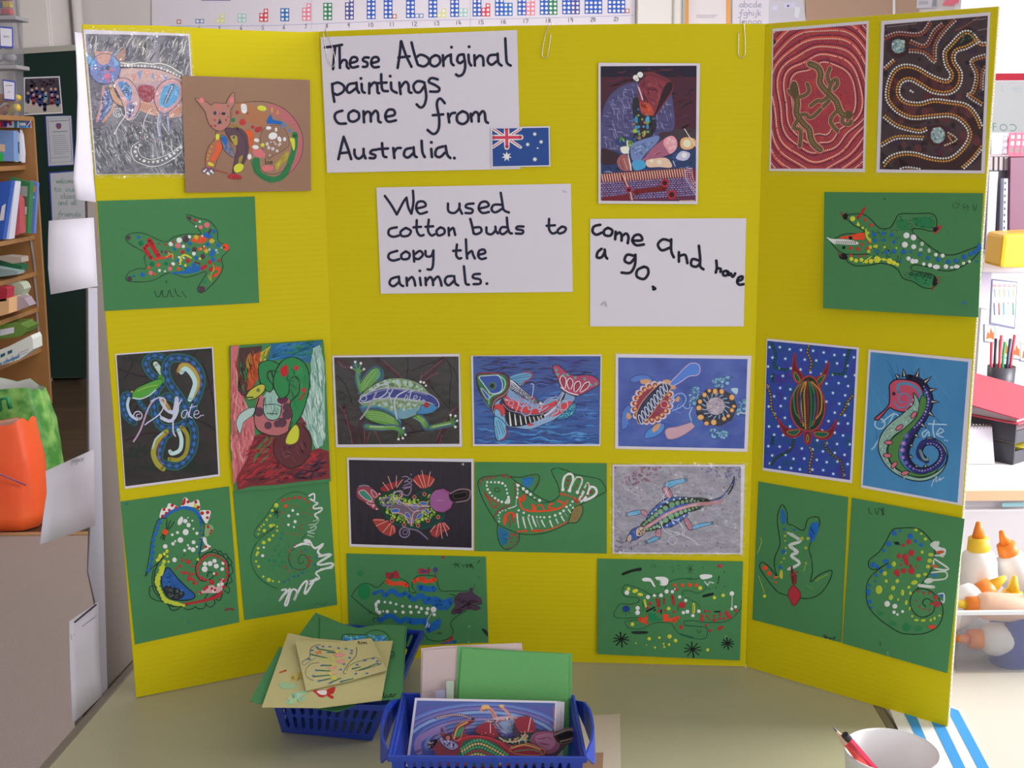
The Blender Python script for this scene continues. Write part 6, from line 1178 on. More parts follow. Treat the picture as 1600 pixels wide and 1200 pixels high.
a.f('1060,400 1100,470 1080,560 1000,640 920,700 880,790 920,890 1020,950 1120,970 1220,930 1280,860 1270,790 1200,715 1140,715 1180,700 1260,750 1290,830 1250,930 1160,985 1060,990 950,950 870,880 825,780 840,690 900,610 1000,530 1060,470', '#86a89c', 1, 7, '#16202c')
a.scat('1060,440 1080,540 930,680 870,800 940,910 1060,970 1000,975 880,890 830,770 860,670 1000,530', 120, 4, ['#5c8484', '#b0c8bc', '#4c7478'])
a.f('1110,430 1145,440 1140,510 1090,600 1030,660 980,740 960,820 990,890 1050,935 1140,945 1220,900 1200,940 1110,965 1010,945 920,880 890,800 910,720 1000,640 1080,560', '#4c7c44', 1, 5, '#1c3424')
a.l('1140,370 1165,440 1150,530 1100,600 1050,670 1005,750 1000,820 1030,890 1100,930 1180,915 1245,860 1255,790 1205,735 1140,730 1095,780 1100,830 1150,860', 32, '#2c2c68'); a.l('1105,790 1130,845 1165,845', 18, '#6c8c84')
a.d('1012,690,16 992,740,20 983,785,20 988,835,16 1010,870,13 1035,895,10', 14, '#6c64b0'); a.d('992,740,9 983,785,9 988,835,7', 8, '#c88ca8')
a.dl('1130,360 1160,440 1145,520 1110,590 1060,640', 22, 7, '#8c8cc0', j=.3); a.dl('1060,910 1120,925 1190,900 1240,850 1245,790 1200,745 1140,745', 20, 7, '#8078b4', j=.3)
for x, y, r in ((1062, 550, .9), (965, 635, .6), (893, 735, 1.4), (885, 822, 1.3), (930, 885, .8), (1003, 940, .3)): a.d([(x, y)], 32, '#2c2030', 17, -r+1.4 if r > 1 else -r+.0); a.d([(x, y)], 26, '#c06c7c', 12, -r+1.4 if r > 1 else -r)
a.l('1185,1010 1215,960 1210,1000 1240,970 1235,990 1265,965', 4, '#b8d0dc'); a.l('1195,985 1180,1030', 4, '#b8d0dc')
s.done('printed_animal')

s = Sheet('painting', 'green paper painting of a turtle with a red head and white zigzag, lower right panel', 'painting', '1185,752.5 1325,777 1314,1004 1175.5,968', PC, .0014, m=M_GREEN)
a = s.art(1160, 740, 3.75, 26, J=.15)
a.l('265,715 210,695 160,640 110,570 102,535 120,520 160,550 205,605 190,560 190,490 220,415 210,330 205,250 232,182 262,230 265,290 300,305 340,330 365,325 385,265 440,255 452,290 430,360 390,430 405,500 410,570 400,635 440,600 490,575 525,570 510,630 460,700 400,730 340,730', 5, OC)
a.f('300,655 340,700 330,745 300,775 280,740 268,710 275,680', '#a83038', 1, 4, '#5c2028')
a.f('225,220 245,215 255,280 230,290', '#2464a4'); a.f('400,300 440,285 445,330 410,400 385,370', BL); a.streaks('385,300 445,280 440,330 400,400', 14, 50, 8, ['#2c70b8', '#1c58a0'], 1.2, .2)
a.l('272,350 340,395 275,420 325,460 285,480 335,525 270,560', 17, '#c4ccc4'); a.l('290,355 335,390', 18, '#b0bcb0'); a.l('290,430 320,465', 16, '#c8ccc8')
a.f('285,545 305,580 320,600 315,645 295,650 285,610', '#7c3034'); a.l('290,545 295,640', 10, '#582428'); a.l('280,600 325,575', 7, '#8c4038')
a.d('132,553,16 156,585,14 192,608,9 195,637,7', 13, OR, dome=.0003); a.d('240,458,14 222,548,11 245,325,9 305,330,8 260,400,5', 10, '#2460a0', dome=.0003)
a.d('250,365,7 252,395,7 255,435,8 252,465,7 243,497,8 228,520,6 350,380,12 385,380,9 372,435,9 260,345,5 205,605,6', 8, '#98a83c', j=.2); a.f('222,570 235,570 235,615 218,605', '#b4b83c'); a.l('375,515 360,570', 5, '#94a83c'); a.l('365,520 385,530', 5, '#94a83c'); a.l('430,630 450,615 500,590', 7, '#7c9c3c'); a.l('370,650 420,680', 4, '#6c9440')
a.l('105,375 112,400 95,450 90,465', 5, '#94ac3c'); a.l('95,600 130,700', 4, '#a4b43c'); a.d('130,718,10', 9, YE); a.l('480,955 540,970', 4, '#24382c'); a.scat('470,945 545,955 540,980 480,970', 10, 4, '#24382c')
s.done()

s = Sheet('painting', 'green paper painting of a seahorse with blue edge dots and white fin, lower right corner', 'painting', '1331,778 1507,811 1480,1052 1316,1005', PC, .0014, m=M_GREEN, offs=[.0014, .003, .004, .0014])
a = s.art(1160, 740, 3.75, 27, J=.15)
a.l('1130,470 1110,400 1050,335 1000,318 930,320 880,330 840,400 800,460 745,505 740,545 765,562 800,555 860,520 800,560 740,620 725,700 740,780 800,850 900,920 960,940 1060,938 1140,900 1172,840 1170,770 1130,710 1080,680 1020,680 985,730 990,790 1030,835 1070,840 1115,815 1125,775 1100,740 1070,735 1055,760 1075,780', 5, OC); a.l('1130,470 1120,530 1085,600 1020,680', 5, OC)
a.d('890,350,14 925,335,9 985,368,17 1015,397,11 1048,418,12 858,412,14 830,450,11 835,515,13 790,545,11 765,535,15 815,572,11 858,545,14 785,595,9 745,655,9 738,690,13 737,710,9 745,750,15 755,785,8 780,630,8 850,510,9', 11, '#2060ac', j=.15, dome=.0003)
a.f('1100,415 1130,395 1155,405 1150,430 1190,440 1185,470 1150,480 1180,490 1120,440', '#c4c8c4'); a.l('1110,415 1150,400 1145,430 1185,445 1180,475 1130,480', 10, '#c0c8c0'); a.l('1125,500 1210,560 1130,555 1120,510', 10, '#c0c8c0'); a.l('1110,580 1190,575 1190,615 1100,625', 10, '#bcc8bc'); a.d('1092,628', 28, '#c0c8bc', 16, -.2); a.l('1035,655 1120,665', 18, '#c4ccc4'); a.l('1150,705 1180,705 1180,755 1165,745', 9, '#b8c8c8')
a.d('1158,460', 26, '#b8503c', 10, -.1); a.d('1125,543', 28, '#a8603c', 9, .15); a.d('1125,597', 22, '#3470a8', 9); a.d('1168,715', 12, '#2c60a0', 10)
a.d('918,483,14 945,420,11 1035,500,15 930,535,9 945,570,15 905,580,18 990,465,20 990,570,19 955,490,18 975,400,17 960,515,14 1020,545,6', 14, '#aa3038', j=.15, dome=.0003)
a.l('955,480 965,530', 20, '#a03038'); a.l('985,540 995,585', 17, '#a03038'); a.l('905,565 910,600', 12, '#a03038'); a.d('905,408', 15, '#1a2022', 10); a.l('885,400 925,418', 4, OC)
for x, y, rx, ry in ((1017, 330, 11, 9), (1048, 352, 8, 7), (1072, 383, 11, 9), (1103, 475, 17, 11), (1097, 510, 15, 13), (1087, 545, 13, 12), (1053, 460, 9, 11), (887, 530, 13, 16), (835, 585, 13, 14), (842, 630, 10, 11), (907, 630, 11, 13), (883, 670, 13, 15), (800, 680, 21, 26), (870, 725, 13, 17), (938, 697, 10, 20), (1007, 638, 20, 14), (975, 665, 10, 10), (1030, 598, 15, 12), (912, 738, 6, 9), (960, 755, 9, 15), (985, 700, 9, 12), (980, 790, 6, 12), (1060, 860, 15, 8), (1020, 858, 14, 8), (1103, 858, 8, 10), (1125, 848, 8, 10), (1155, 832, 8, 7), (995, 835, 7, 8), (1070, 590, 12, 10)): a.d([(x, y)], rx, '#a8b83c', ry, a.R.uniform(-.4, .4), dome=.0003)
a.d('848,763,17 893,777,16 888,812,11 938,808,9 908,825,8', 12, '#ccd0cc', j=.1, dome=.0003); a.d('888,812,5 938,808,4', 4, '#548c5c')
a.d('1132,725,13 1140,765,17 1150,762,12 1105,765,7 1098,800,7 1065,795,7 1035,780,6 1020,745,6 1030,690,7 1063,700,8 1097,700,8 1125,760,12', 10, '#a0383c', j=.15, dome=.0003); a.d('1112,898', 22, '#d04030', 13, -.1)
a.d('960,900', 22, '#25784a', 26); a.d('1030,910', 20, '#2b7a4c', 16); a.d('880,880', 22, '#2c7850', 14); a.d('810,820', 20, '#2b7a4c', 12)
a.l('740,200 745,230 760,235', 3, OC); a.l('775,205 790,240 800,200', 3, OC); a.l('810,205 830,240', 4, OC); a.l('825,200 820,245', 4, OC); a.l('850,1045 855,1062', 4, '#a8b4a8'); a.l('805,990 810,1010', 3, OC)
s.done()

# ------------------------------------------------------------------ paper clips over the top edge
M_WIRE = mat('bright_wire', '#c8c4bc', .25, metal=1)
def clip3(px, pl, label):
    o = MB(); pts = [onplane(x, y, pl[0]+pl[1]*h, pl[1]) for x, y, h in px]
    sm = []
    for i in range(len(pts)-1):
        a, b_, c, d = pts[max(i-1, 0)], pts[i], pts[i+1], pts[min(i+2, len(pts)-1)]
        for j in range(5):
            t = j/5; sm.append(.5*(2*b_+(c-a)*t+(2*a-5*b_+4*c-d)*t*t+(3*b_-a-3*c+d)*t**3))
    sm.append(pts[-1]); o.tube(sm, .00055, 6)
    o.o('paper_clip', M_WIRE, label=label, cat='paper clip', smooth=True)
clip3([(861, 52, .0022), (858, 75, .0024), (855.5, 88, .0022), (851, 90, .0022), (847.5, 87, .0022), (848, 76, .0022), (853, 52, .002), (859.5, 37, .0015), (861, 34, -.004), (862, 40, -.0065), (860, 62, -.0065)], PB, 'silver paper clip on the top edge between the large sign and the photograph')
clip3([(1154.5, 50, .0022), (1154, 68, .0022), (1154, 84, .0022), (1158, 90, .0022), (1163, 88, .0022), (1164.5, 80, .0022), (1164, 55, .002), (1162, 36, .0015), (1161, 33, -.004), (1160, 40, -.0065), (1159, 60, -.0065)], PB, 'silver paper clip on the top edge near the right fold')
clip3([(505, 50, .002), (508, 70, .0025), (513, 95, .0025), (519, 104, .0025), (523, 100, .0025), (523, 88, .0025), (516, 64, .0025), (513, 58, .002), (509, 48, -.001), (508, 46, -.005), (510, 60, -.0065)], PB, 'silver paper clip over the top left corner of the large sign')

# ------------------------------------------------------------------ blue baskets
M_BLUE = mat('blue_plastic', '#1e3a9c', .35, bump=(300, .05), gain=1.15)
def basket(label, base, rim, zb, zr, nsl, rows, handle=False):
    e = empty('basket', label, 'basket', 'blue plastic baskets')
    B = [Vector((x, y, zb)) for x, y in base]; R = [Vector((x, y, zr)) for x, y in rim]
    MB().slab([b_+Vector((0, 0, .003)) for b_ in B], (0, 0, -.003)).o('base', M_BLUE, e)
    cen = sum(B, Vector())/4
    for i in range(4):
        j = (i+1) % 4; bl, br, tl, tr = B[i], B[j], R[i], R[j]; n = (br-bl).cross(tl-bl).normalized()
        if n.dot(cen-bl) < 0: n = -n
        T = n*.0018; m = MB(); ns = nsl if i % 2 == 0 else int(nsl*1.2)
        def pt(u, v): return (bl*(1-u)+br*u)*(1-v)+(tl*(1-u)+tr*u)*v
        def q(u0, v0, u1, v1): m.slab([pt(u0, v0), pt(u1, v0), pt(u1, v1), pt(u0, v1)], T)
        vb = [(0, .16)]; rh = (.91-.16-.05*(rows-1))/rows
        for r in range(rows): vb.append((.16+rh*(r+1)+.05*r, .16+rh*(r+1)+.05*(r+1) if r < rows-1 else .97))
        for v0, v1 in vb: q(0, v0, 1, v1)
        for k in range(ns+1):
            c = .05+.9*k/ns; w = .9/ns*.26
            for r in range(rows):
                v0 = vb[r][1]; v1 = vb[r+1][0]; q(max(c-w, 0) if k else 0, v0, min(c+w, 1) if k < ns else 1, v1)
                # rounded ends of the slots
                if k < ns:
                    u0, u1 = c+w, .05+.9*(k+1)/ns-w
                    for va, sg in ((v0, 1), (v1, -1)):
                        dv = rh*.16*sg; um = (u1-u0)*.3
                        m.slab([pt(u0, va), pt(u0+um, va), pt(u0, va+dv)], T); m.slab([pt(u1, va), pt(u1, va+dv), pt(u1-um, va)], T)
        m.o('side_wall', M_BLUE, e)
    rimv = MB(); ou = [r+(r-cen).normalized()*.006 for r in R]
    for p in ou: p.z = zr
    for i in range(4):
        j = (i+1) % 4; a, b_ = R[i], R[j]; c, d = ou[j], ou[i]
        rimv.hexa([a-Vector((0, 0, .006)), b_-Vector((0, 0, .006)), c-Vector((0, 0, .008)), d-Vector((0, 0, .008)), a, b_, c, d])
    rimv.o('rim', M_BLUE, e, bevel=.0012)
    if handle:
        for i, sg in ((1, 1), (3, -1)):                # rounded lug handles on both short ends
            a, b_ = R[i], R[(i+1) % 4]; dd_ = b_-a; out = (Vector((dd_.y, -dd_.x, 0))).normalized()
            if out.dot(a-cen) < 0: out = -out
            ps = [a+dd_*t for t in (.05, .2, .35, .5, .65, .8, .95)]; m = MB(); top = []; bot = []
            for t, p in zip((0, .7, .95, 1, .95, .7, 0), ps):
                top.append(p+out*(.004+.014*t)+Vector((0, 0, .012*t-.003))); bot.append(p+out*(.004+.016*t)-Vector((0, 0, .03*t+.006)))
            k = len(top); vs = top+bot+[v-out*.0025 for v in top]+[v-out*.0025 for v in bot]; fs = []
            for q_ in range(k-1): fs += [(q_, q_+1, k+q_+1, k+q_), (2*k+q_+1, 2*k+q_, 3*k+q_, 3*k+q_+1), (q_+1, q_, 2*k+q_, 2*k+q_+1), (k+q_, k+q_+1, 3*k+q_+1, 3*k+q_)]
            m.add(vs, fs); m.o('handle', M_BLUE, e, smooth=False)
    return e
# back basket (turned), front basket
Z1 = TZ+.075
b1 = [tuple(onz(440, 1142, TZ+.003).xy), tuple(onz(581, 1156, TZ+.003).xy), tuple(onz(636, 1040, TZ+.003).xy), tuple(onz(520, 1020, TZ+.003).xy)]
r1 = [tuple(onz(424, 1092, Z1).xy), tuple(onz(608, 1100, Z1).xy), tuple(onz(658, 986, Z1).xy), tuple(onz(532, 976, Z1).xy)]
basket('blue slotted plastic basket behind, piled with green and beige drawings', b1, r1, TZ+.0015, Z1, 11, 2)
Z2 = TZ+.10
r2 = [tuple(onz(610, 1179, Z2).xy), tuple(onz(912, 1181, Z2).xy), tuple(onz(893, 1086, Z2).xy), tuple(onz(632, 1083, Z2).xy)]
cx_ = sum(p[0] for p in r2)/4; cy_ = sum(p[1] for p in r2)/4
b2 = [(cx_+(x-cx_)*.92, cy_+(y-cy_)*.90) for x, y in r2]
basket('blue slotted plastic basket in front holding upright cards and prints', b2, r2, TZ+.0015, Z2, 20, 2, True)

# cards lying across the back basket
def tilt(z, slope=.18, y0=1.40): # plane through y0,z rising to the back
    n = Vector((0, -slope, 1)).normalized(); return (Vector((0, y0, z)), n)
def card(name, label, cat, px, pl, m, th=.0006, group=None): return Sheet(name, label, cat, px, pl, 0, th, m, group=group)
zt = Z1+.006
card('paper_sheet', 'green sheet sticking out under the beige drawings at the front of the back basket', 'paper', '486,1106 500,1086 558,1090 556,1102 527,1112', tilt(zt), M_GREEN)
s = card('paper_sheet', 'large green sheet at the bottom of the pile on the back basket', 'paper', '493,957 534,974 560,981 590,976 636,979 629,1092 520,1100 391,1096', tilt(zt+.002), M_GREEN)
s = card('painting', 'green drawing with blue scribbles and a name, under the beige ones on the back basket', 'painting', '500,962 560,984 600,976 633,978 631,1010 629,1092 560,1096 500,1090', tilt(zt+.0045), M_GREEN)
a = s.art(360, 940, 4.6167, 31, clip=False)
a.l('808,300 805,250 830,235 975,240', 4, '#1c3c34'); a.l('960,260 1000,215 1060,205 1120,225 1150,270 1155,300', 4, '#1c3c34')
a.f('815,255 860,265 900,250 975,245 960,275 900,290 820,298', '#3c8cb8'); a.f('1010,235 1050,250 1110,245 1120,290 1050,290', '#3c80b4'); a.scat('820,250 960,250 940,290 820,295', 14, 9, ['#2464b0', '#64b4c8']); a.scat('1000,240 1120,240 1120,285 1020,285', 14, 9, ['#2464b0', '#58a8c0'])
a.l('1150,400 1185,380 1170,360', 5, K); a.l('1160,410 1190,395', 4, K); a.l('1155,340 1165,370', 4, K)
strokes(a, 5, '#16241c', '1105,660 1108,690 1120,688 1122,672', '1135,675 1132,690 1148,688', '1150,680 1165,670 1155,668 1152,685 1170,684', '1175,690 1177,672 1190,672 1192,664')
s.done()
card('paper_sheet', 'green sheet corner poking out left of the beige drawing on the back basket', 'paper', '437,1010 460,1020 470,1090 404,1100 391,1094', tilt(zt+.0075), M_GREEN)
s = card('painting', 'large beige painting with pale green smears and a red mark on the back basket', 'painting', '450,989 489,997 560,1003 614,1001 604,1050 596,1094 500,1106 409,1105', tilt(zt+.010), M_BEIGE)
a = s.art(360, 940, 4.6167, 32, clip=False)
a.f('350,590 400,580 470,600 460,625 400,630 360,620', '#96b890'); a.f('400,720 430,680 480,650 540,645 550,665 500,690 560,690 520,715 450,740 410,740', '#98bc94'); a.scat('420,680 540,660 500,720 420,730', 14, 14, ['#a4c8a4', '#88b49c', '#b0bc88'])
a.l('358,510 400,497', 13, '#b84c38'); a.l('360,508 385,505', 10, '#c06048'); a.f('600,640 700,640 690,680 650,690 620,665', '#b4383a'); a.f('690,640 755,615 745,660 720,670 745,685 735,700 700,680', '#b0302f'); a.f('625,645 690,640 690,670 650,670', '#d8d4d0'); a.scat('450,520 520,500 510,560 450,560', 14, 14, ['#c4ac50', '#c0b068'])
s.done()
s = card('painting', 'small beige drawing of dotted coloured stripes on top of the back basket', 'painting', '461,1000 520,1004 580,997 583,1002 604,1047 545,1064 478,1079', tilt(zt+.014, .22), M_BEIGE)
a = s.art(360, 940, 4.6167, 33, clip=False)
a.l('515,435 570,400 575,350 600,320 650,310', 4, '#4c5070'); a.l('910,330 905,390 850,450 815,510 830,520', 4, '#3c3c38'); a.l('515,440 530,460 560,440 620,400', 3, '#6c6c70'); a.l('640,440 580,450 545,490 550,540 600,570', 3, '#5c6060'); a.l('840,500 850,470 900,440 1000,410 1060,405 1090,440 1060,460 960,490 900,500', 3, '#4c5c4c')
for q in ('630,340 750,360', '580,380 700,408', '700,365 770,370', '660,460 740,460', '620,495 720,500', '600,540 720,530', '640,572 720,555', '720,585 800,550', '800,575 890,555', '880,485 940,470', '930,495 1000,470', '1000,470 1060,445'): a.l(q, 9, '#2c6c58', taper=.3)
for x, y in ((625, 330), (668, 323), (718, 325), (780, 335), (835, 340), (875, 352), (872, 372), (860, 405), (820, 450), (795, 490), (570, 415), (590, 352), (620, 495), (600, 535), (640, 572), (720, 587), (800, 578), (905, 520), (985, 517), (1030, 410), (970, 425), (915, 455), (1060, 430), (1070, 450), (660, 460)): a.d([(x, y)], 12, '#4c6ca0', 6, a.R.uniform(-.4, .4))
a.f('745,380 800,372 830,385 780,400', '#d48c88'); a.f('765,425 800,418 828,430 790,445', '#d48c88'); a.f('705,475 750,465 765,475 730,490', '#d48c88'); a.d('745,512', 24, '#d09c8c', 12); a.l('615,360 630,378 640,355 650,375 655,355', 6, '#dc5c38')
a.d('770,360,16 740,410,14 750,455,13 690,420,12 750,550,18 720,520,10', 12, '#c4bc58', j=.2); a.l('740,380 730,560', 8, '#c0b868')
a.txt('tim', 918, 305, 13, 66, 4, '#2c3030')
s.done()

# upright cards and prints in the front basket
def lean(yb_, yt, zt_=TZ+.10, zb_=TZ+.005):
    d = Vector((0, yt-yb_, zt_-zb_)).normalized(); n = Vector((0, -d.z, d.y)); return (Vector((0, yb_, zb_)), n)
ym = sum(p[1] for p in r2[2:])/2; yn = sum(p[1] for p in r2[:2])/2
def upright(name, label, cat, top, bot, pl, m, **k):
    # bottom corners found on the same leaning plane just above the basket floor
    px = P(top)+P(bot); return Sheet(name, label, cat, px, pl, 0, .0006, m, **k)
G_ = 'cards standing in the front basket'
card_w = card
upright('card', 'rear pinkish-grey card standing in the front basket, its upper edge tilted', 'card', '658,1013 690,1009.5 815,1004.5 817,1018', '818,1130 656,1130', lean(ym-.028, ym-.001), M_PINKY, group=G_)
upright('card', 'pinkish-grey card standing left of the green cards in the front basket', 'card', '661,1016 700,1013 720,1012', '718,1140 657,1140', lean(ym-.032, ym-.004), M_PINKY, group=G_)
upright('card', 'rear green card in the front basket, only its right and upper edges showing', 'card', '716,1010 813,1017 894,1021', '892,1190 706,1180', lean(ym-.036, ym-.007), mat('brighter_green_card', '#5c9c5a', .8, bump=(600, .2)), group=G_)
upright('card', 'front green card standing behind the dragon print in the front basket', 'card', '722,1013 813,1018.5 889,1022', '887,1190 710,1180', lean(ym-.040, ym-.010), mat('brighter_green_card', '#5c9c5a', .8), group=G_)
upright('paper_strip', 'narrow pale green strip standing left of the green cards', 'paper', '697.5,1064 709,1064', '708,1150 696,1150', lean(ym-.044, ym-.014), mat('pale_green_paper', '#a8b8a4', .8))
upright('paper_strip', 'small lavender paper tab standing beside the pale green strip', 'paper', '681,1079.5 695,1077', '694,1150 681,1150', lean(ym-.047, ym-.017), mat('lavender_paper', '#9c98b8', .8))
upright('art_print', 'white-edged print at the back of the stack in the front basket', 'picture', '690,1092 882,1097', '879,1190 690,1190', lean(ym-.060, ym-.030), M_WHITE)
upright('art_print', 'white-edged print second in the front basket stack with a dark margin line showing', 'picture', '668,1091 876,1096', '873,1190 668,1190', lean(ym-.066, ym-.036), M_WHITE)
PLF = lean(ym-.078, ym-.048)
PLF = (PLF[0], PLF[1])
s = upright('art_print', 'front print in the basket with a purple swirl ground and orange border', 'picture', '648.5,1090.5 870,1095.5', '866,1198 634,1198', PLF, M_WHITE, pic='651.5,1094.5 867.5,1098.5 864.5,1198 638.5,1198', picm='#4c5c98')
a = s.art(580, 980, 4, 34)
a.l('240,780 278,482 1143,492 1145,780', 12, '#c87058', 0); a.l('232,780 268,468 1153,478', 7, '#343c80', 0)
a.f('248,780 285,490 1136,498 1136,800', '#545898', 0)
for i, (rx, ry) in enumerate(((560, 260), (520, 235), (480, 210), (440, 188), (400, 165), (360, 142), (320, 120), (280, 98))):
    a.l([(700+rx*math.cos(t), 740-ry*math.sin(t)) for t in [-.3+k*.19 for k in range(20)]], 17, ['#5c74b4', '#6c64a0', '#7c9cc4', '#5060a4', '#8c78a8', '#6488bc', '#8c84b4', '#5c5498'][i], 0)
    a.dl([(700+rx*.98*math.cos(t), 740-ry*.98*math.sin(t)) for t in [-.3+k*.19 for k in range(20)]], 11, 2.5, '#a8b4d4', 0, 0)
a.l('300,780 290,720 350,670 450,640', 40, '#9078a8'); a.d('395,730', 44, '#3c3444', 30); a.scat('350,710 440,700 440,750 360,755', 24, 6, ['#c8b0a8', '#1c1c28'])
a.l('405,568 470,552 560,550 640,575', 16, '#5c4050'); a.dl('410,566 480,550 560,550 630,572', 12, 4.5, '#e0b8b0')
a.l('690,520 710,500 750,520 775,560 800,590', 26, '#c88c80'); a.d('715,500', 28, '#d8a868', 16); a.l('810,495 840,520 870,555', 16, '#c88c80'); a.d('815,492', 18, '#d8a868', 9); a.dl('700,520 740,515 775,560', 12, 4, '#5c3040')
a.f('700,600 760,570 840,555 910,560 930,590 860,620 760,620', '#c0a0a8'); a.scat('710,600 900,560 920,590 780,615', 60, 6, ['#3c2c3c', '#e0c8b8', '#8c6070'])
a.f('800,600 880,580 930,610 900,650 820,660', '#8498b8'); a.streaks('700,580 1000,580 1000,680 640,680', 60, 40, 6, ['#2c3454', '#7c6c94', '#bca4b0', '#4c3c5c'], .2, .6)
s.done('printed_animal')
def cut(pts): return ' '.join('%g,%g' % (580+x/4, 980+y/4) for x, y in P(pts))
PLC = lean(ym-.086, ym-.056); PLT = lean(ym-.092, ym-.062)
s = Sheet('cut_out_picture', 'cut-out platypus picture with purple bill jutting over the right end of the front basket', 'picture', cut('690,700 640,660 660,620 700,640 690,600 740,650 745,600 780,640 830,690 900,690 880,640 900,590 930,560 960,600 1000,560 1010,610 1035,640 1140,655 1190,640 1240,625 1290,640 1305,680 1270,710 1220,740 1180,785 1100,860 800,860'), PLC, 0, .0005, mat('dark_print_card', '#3c2838', .5))
a = s.art(580, 980, 4, 35)
a.f('700,645 790,690 900,695 990,650 1040,700 1090,790 1090,860 790,860 740,720', '#1c3c3c'); a.f('650,650 700,600 745,600 790,650 780,690 720,680', '#8c303c'); a.f('895,590 935,560 1000,565 1030,640 990,660 930,655', '#8c303c')
for q in ('640,650 690,670', '695,605 715,660', '745,605 745,660', '780,640 765,670', '895,590 940,655', '935,560 960,650', '998,565 980,650', '1030,605 1000,650'): a.l(q, 6, '#dca8a0')
a.scat('800,700 900,700 960,660 1000,700 1000,760 820,760', 90, 7, ['#2c6450', '#b0a878', '#4c9068', '#1c2434', '#c07860']); a.l('800,690 850,715 920,710 960,670', 8, '#c8b89c'); a.d('945,725', 22, '#2c5c54'); a.ring(945, 725, 22, 6, '#c8b89c'); a.d('960,695,9', 9, '#c89c78')
a.f('995,690 1040,655 1140,655 1160,700 1180,740 1150,780 1080,790 1010,740', '#8c5068'); a.f('1030,680 1130,665 1150,730 1100,770 1040,730', '#a86c88'); a.streaks('1020,680 1140,670 1140,760 1040,740', 20, 80, 5, '#784058', .2, .2)
a.f('1140,670 1190,645 1240,630 1285,645 1298,680 1262,705 1210,725 1165,720', '#30201f', 1, 6, '#6c5850'); a.dl('1150,672 1200,650 1245,640 1280,655 1285,680 1240,700 1180,715', 13, 5, '#a89c90'); a.f('1165,680 1240,655 1260,675 1185,700', '#100c10')
s.done('printed_animal')
s = Sheet('cut_out_picture', 'cut-out dotted red and green turtle picture in front of the platypus cut-out', 'picture', cut('400,780 380,760 440,690 430,660 490,670 520,660 530,610 600,580 650,590 590,620 580,660 620,680 700,680 780,700 850,730 900,740 980,720 1050,745 1100,780 1050,860 400,860'), PLT, 0, .0005, mat('maroon_print_card', '#7c2c38', .5))
a = s.art(580, 980, 4, 36)
a.f('545,700 620,680 720,690 800,720 860,770 880,860 560,860', '#8c2c34'); a.f('560,750 600,705 700,700 790,735 850,800 850,860 560,860', '#2c5c44')
for k, c in enumerate(('#50a070', '#d8b068', '#50a070', '#b03c44', '#d8b068', '#50a070', '#b03c44')): a.dl('%d,%d %d,%d %d,%d' % (565+k*4, 760+k*16, 680, 705+k*22, 860, 800+k*20), 19, 8, c)
a.dl('545,710 620,682 720,688 800,718 870,780', 14, 7, '#b83c44')
a.f('430,690 480,700 530,720 545,750 500,770 440,730', '#8c84a8', 1, 5, '#3c2434'); a.d('475,690', 30, '#4c2c38', 22); a.d('480,692', 14, '#b06c60'); a.scat('440,700 530,720 520,760 450,730', 24, 5, ['#c8c0d4', '#3c3c5c'])
a.f('510,680 530,620 600,585 645,592 580,630 560,690 530,710', '#7c2c38', 1, 5, '#b87c60'); a.f('525,680 545,640 580,620 555,680', '#3c8054'); a.dl('520,690 540,630 600,595', 12, 5, '#d8c068')
a.f('870,750 960,725 1050,750 1090,780 1040,800 900,790', '#8c2c34', 1, 4, '#b87c60'); a.dl('880,755 960,735 1060,765', 13, 6, '#c8a860'); a.dl('900,775 1000,765 1070,785', 13, 5, '#50906c')
s.done('printed_animal')

# loose papers on the table right of the front basket
card('card', 'pinkish-beige card lying flat on the table right of the front basket', 'card', '900,1119 969,1115 970,1200 915,1215', (Vector((0, 0, TZ+.0016)), Vector((0, 0, 1))), mat('pale_pinkish_paper', '#bcae9c', .8))
card('card', 'small brown card lying on the paler card beside the front basket', 'card', '895,1178 943,1175.5 941,1215 890,1215', (Vector((0, 0, TZ+.0030)), Vector((0, 0, 1))), mat('tan_card', '#94735c', .8))

# white pot with pencils, striped paper
pc = onz(1393, 1174, TZ+.095); rp = (onz(1465, 1174, TZ+.095)-pc).length
m = MB(); m.lathe([(0, 0), (rp*.80, 0), (rp*.82, .003), (rp, .093), (rp*1.02, .095), (rp*.985, .096), (rp*.965, .093), (rp*.79, .004), (0, .004)], (pc.x, pc.y, TZ+.0012), 48)
m.o('pencil_pot', mat('white_pot', '#dcdce0', .35), label='white round pot with red pencils at the bottom right corner', cat='pot', smooth=True)
def pencil(px0, z0, dirpx, label, tipc, body, sharp=True):
    a0 = onz(px0[0], px0[1], z0)
    a1 = onz(dirpx[0], dirpx[1], TZ+.02) if len(dirpx) == 2 else dirpx
    d = (a1-a0).normalized(); L = .165; e = empty('pencil', label, 'pencil', 'pencils in the white pot'); r = .0042
    m = MB()
    if sharp:
        m.tube([a0+d*.024, a0+d*.12], r, 6); m.o('barrel', body, e)
        MB().tube([a0+d*.006, a0+d*.024], [r*.3, r], 10).o('sharpened_wood', mat('pencil_wood', '#c8a890', .6), e)
        MB().tube([a0, a0+d*.006], [.0004, r*.3], 8).o('lead', tipc, e)
    else:
        m.tube([a0+d*.008, a0+d*.12], r, 6); m.o('barrel', body, e)
        MB().tube([a0, a0+d*.008], [r*.97, r], 10).o('end_cap', tipc, e)
base_in = Vector((pc.x+.02, pc.y-.0, TZ+.012))
pencil((1302, 1136), TZ+.135, Vector((pc.x+.010, pc.y-.012, TZ+.03)), 'red pencil with sharpened dark point leaning out of the pot to the left', mat('dark_lead', '#343450', .4), mat('red_lacquer', '#c84038', .35))
pencil((1320, 1148), TZ+.128, Vector((pc.x+.014, pc.y+.004, TZ+.035)), 'crimson pencil with black dipped end behind the sharpened one', mat('black_lacquer', '#20202c', .3), mat('crimson_lacquer', '#b8304c', .35), False)
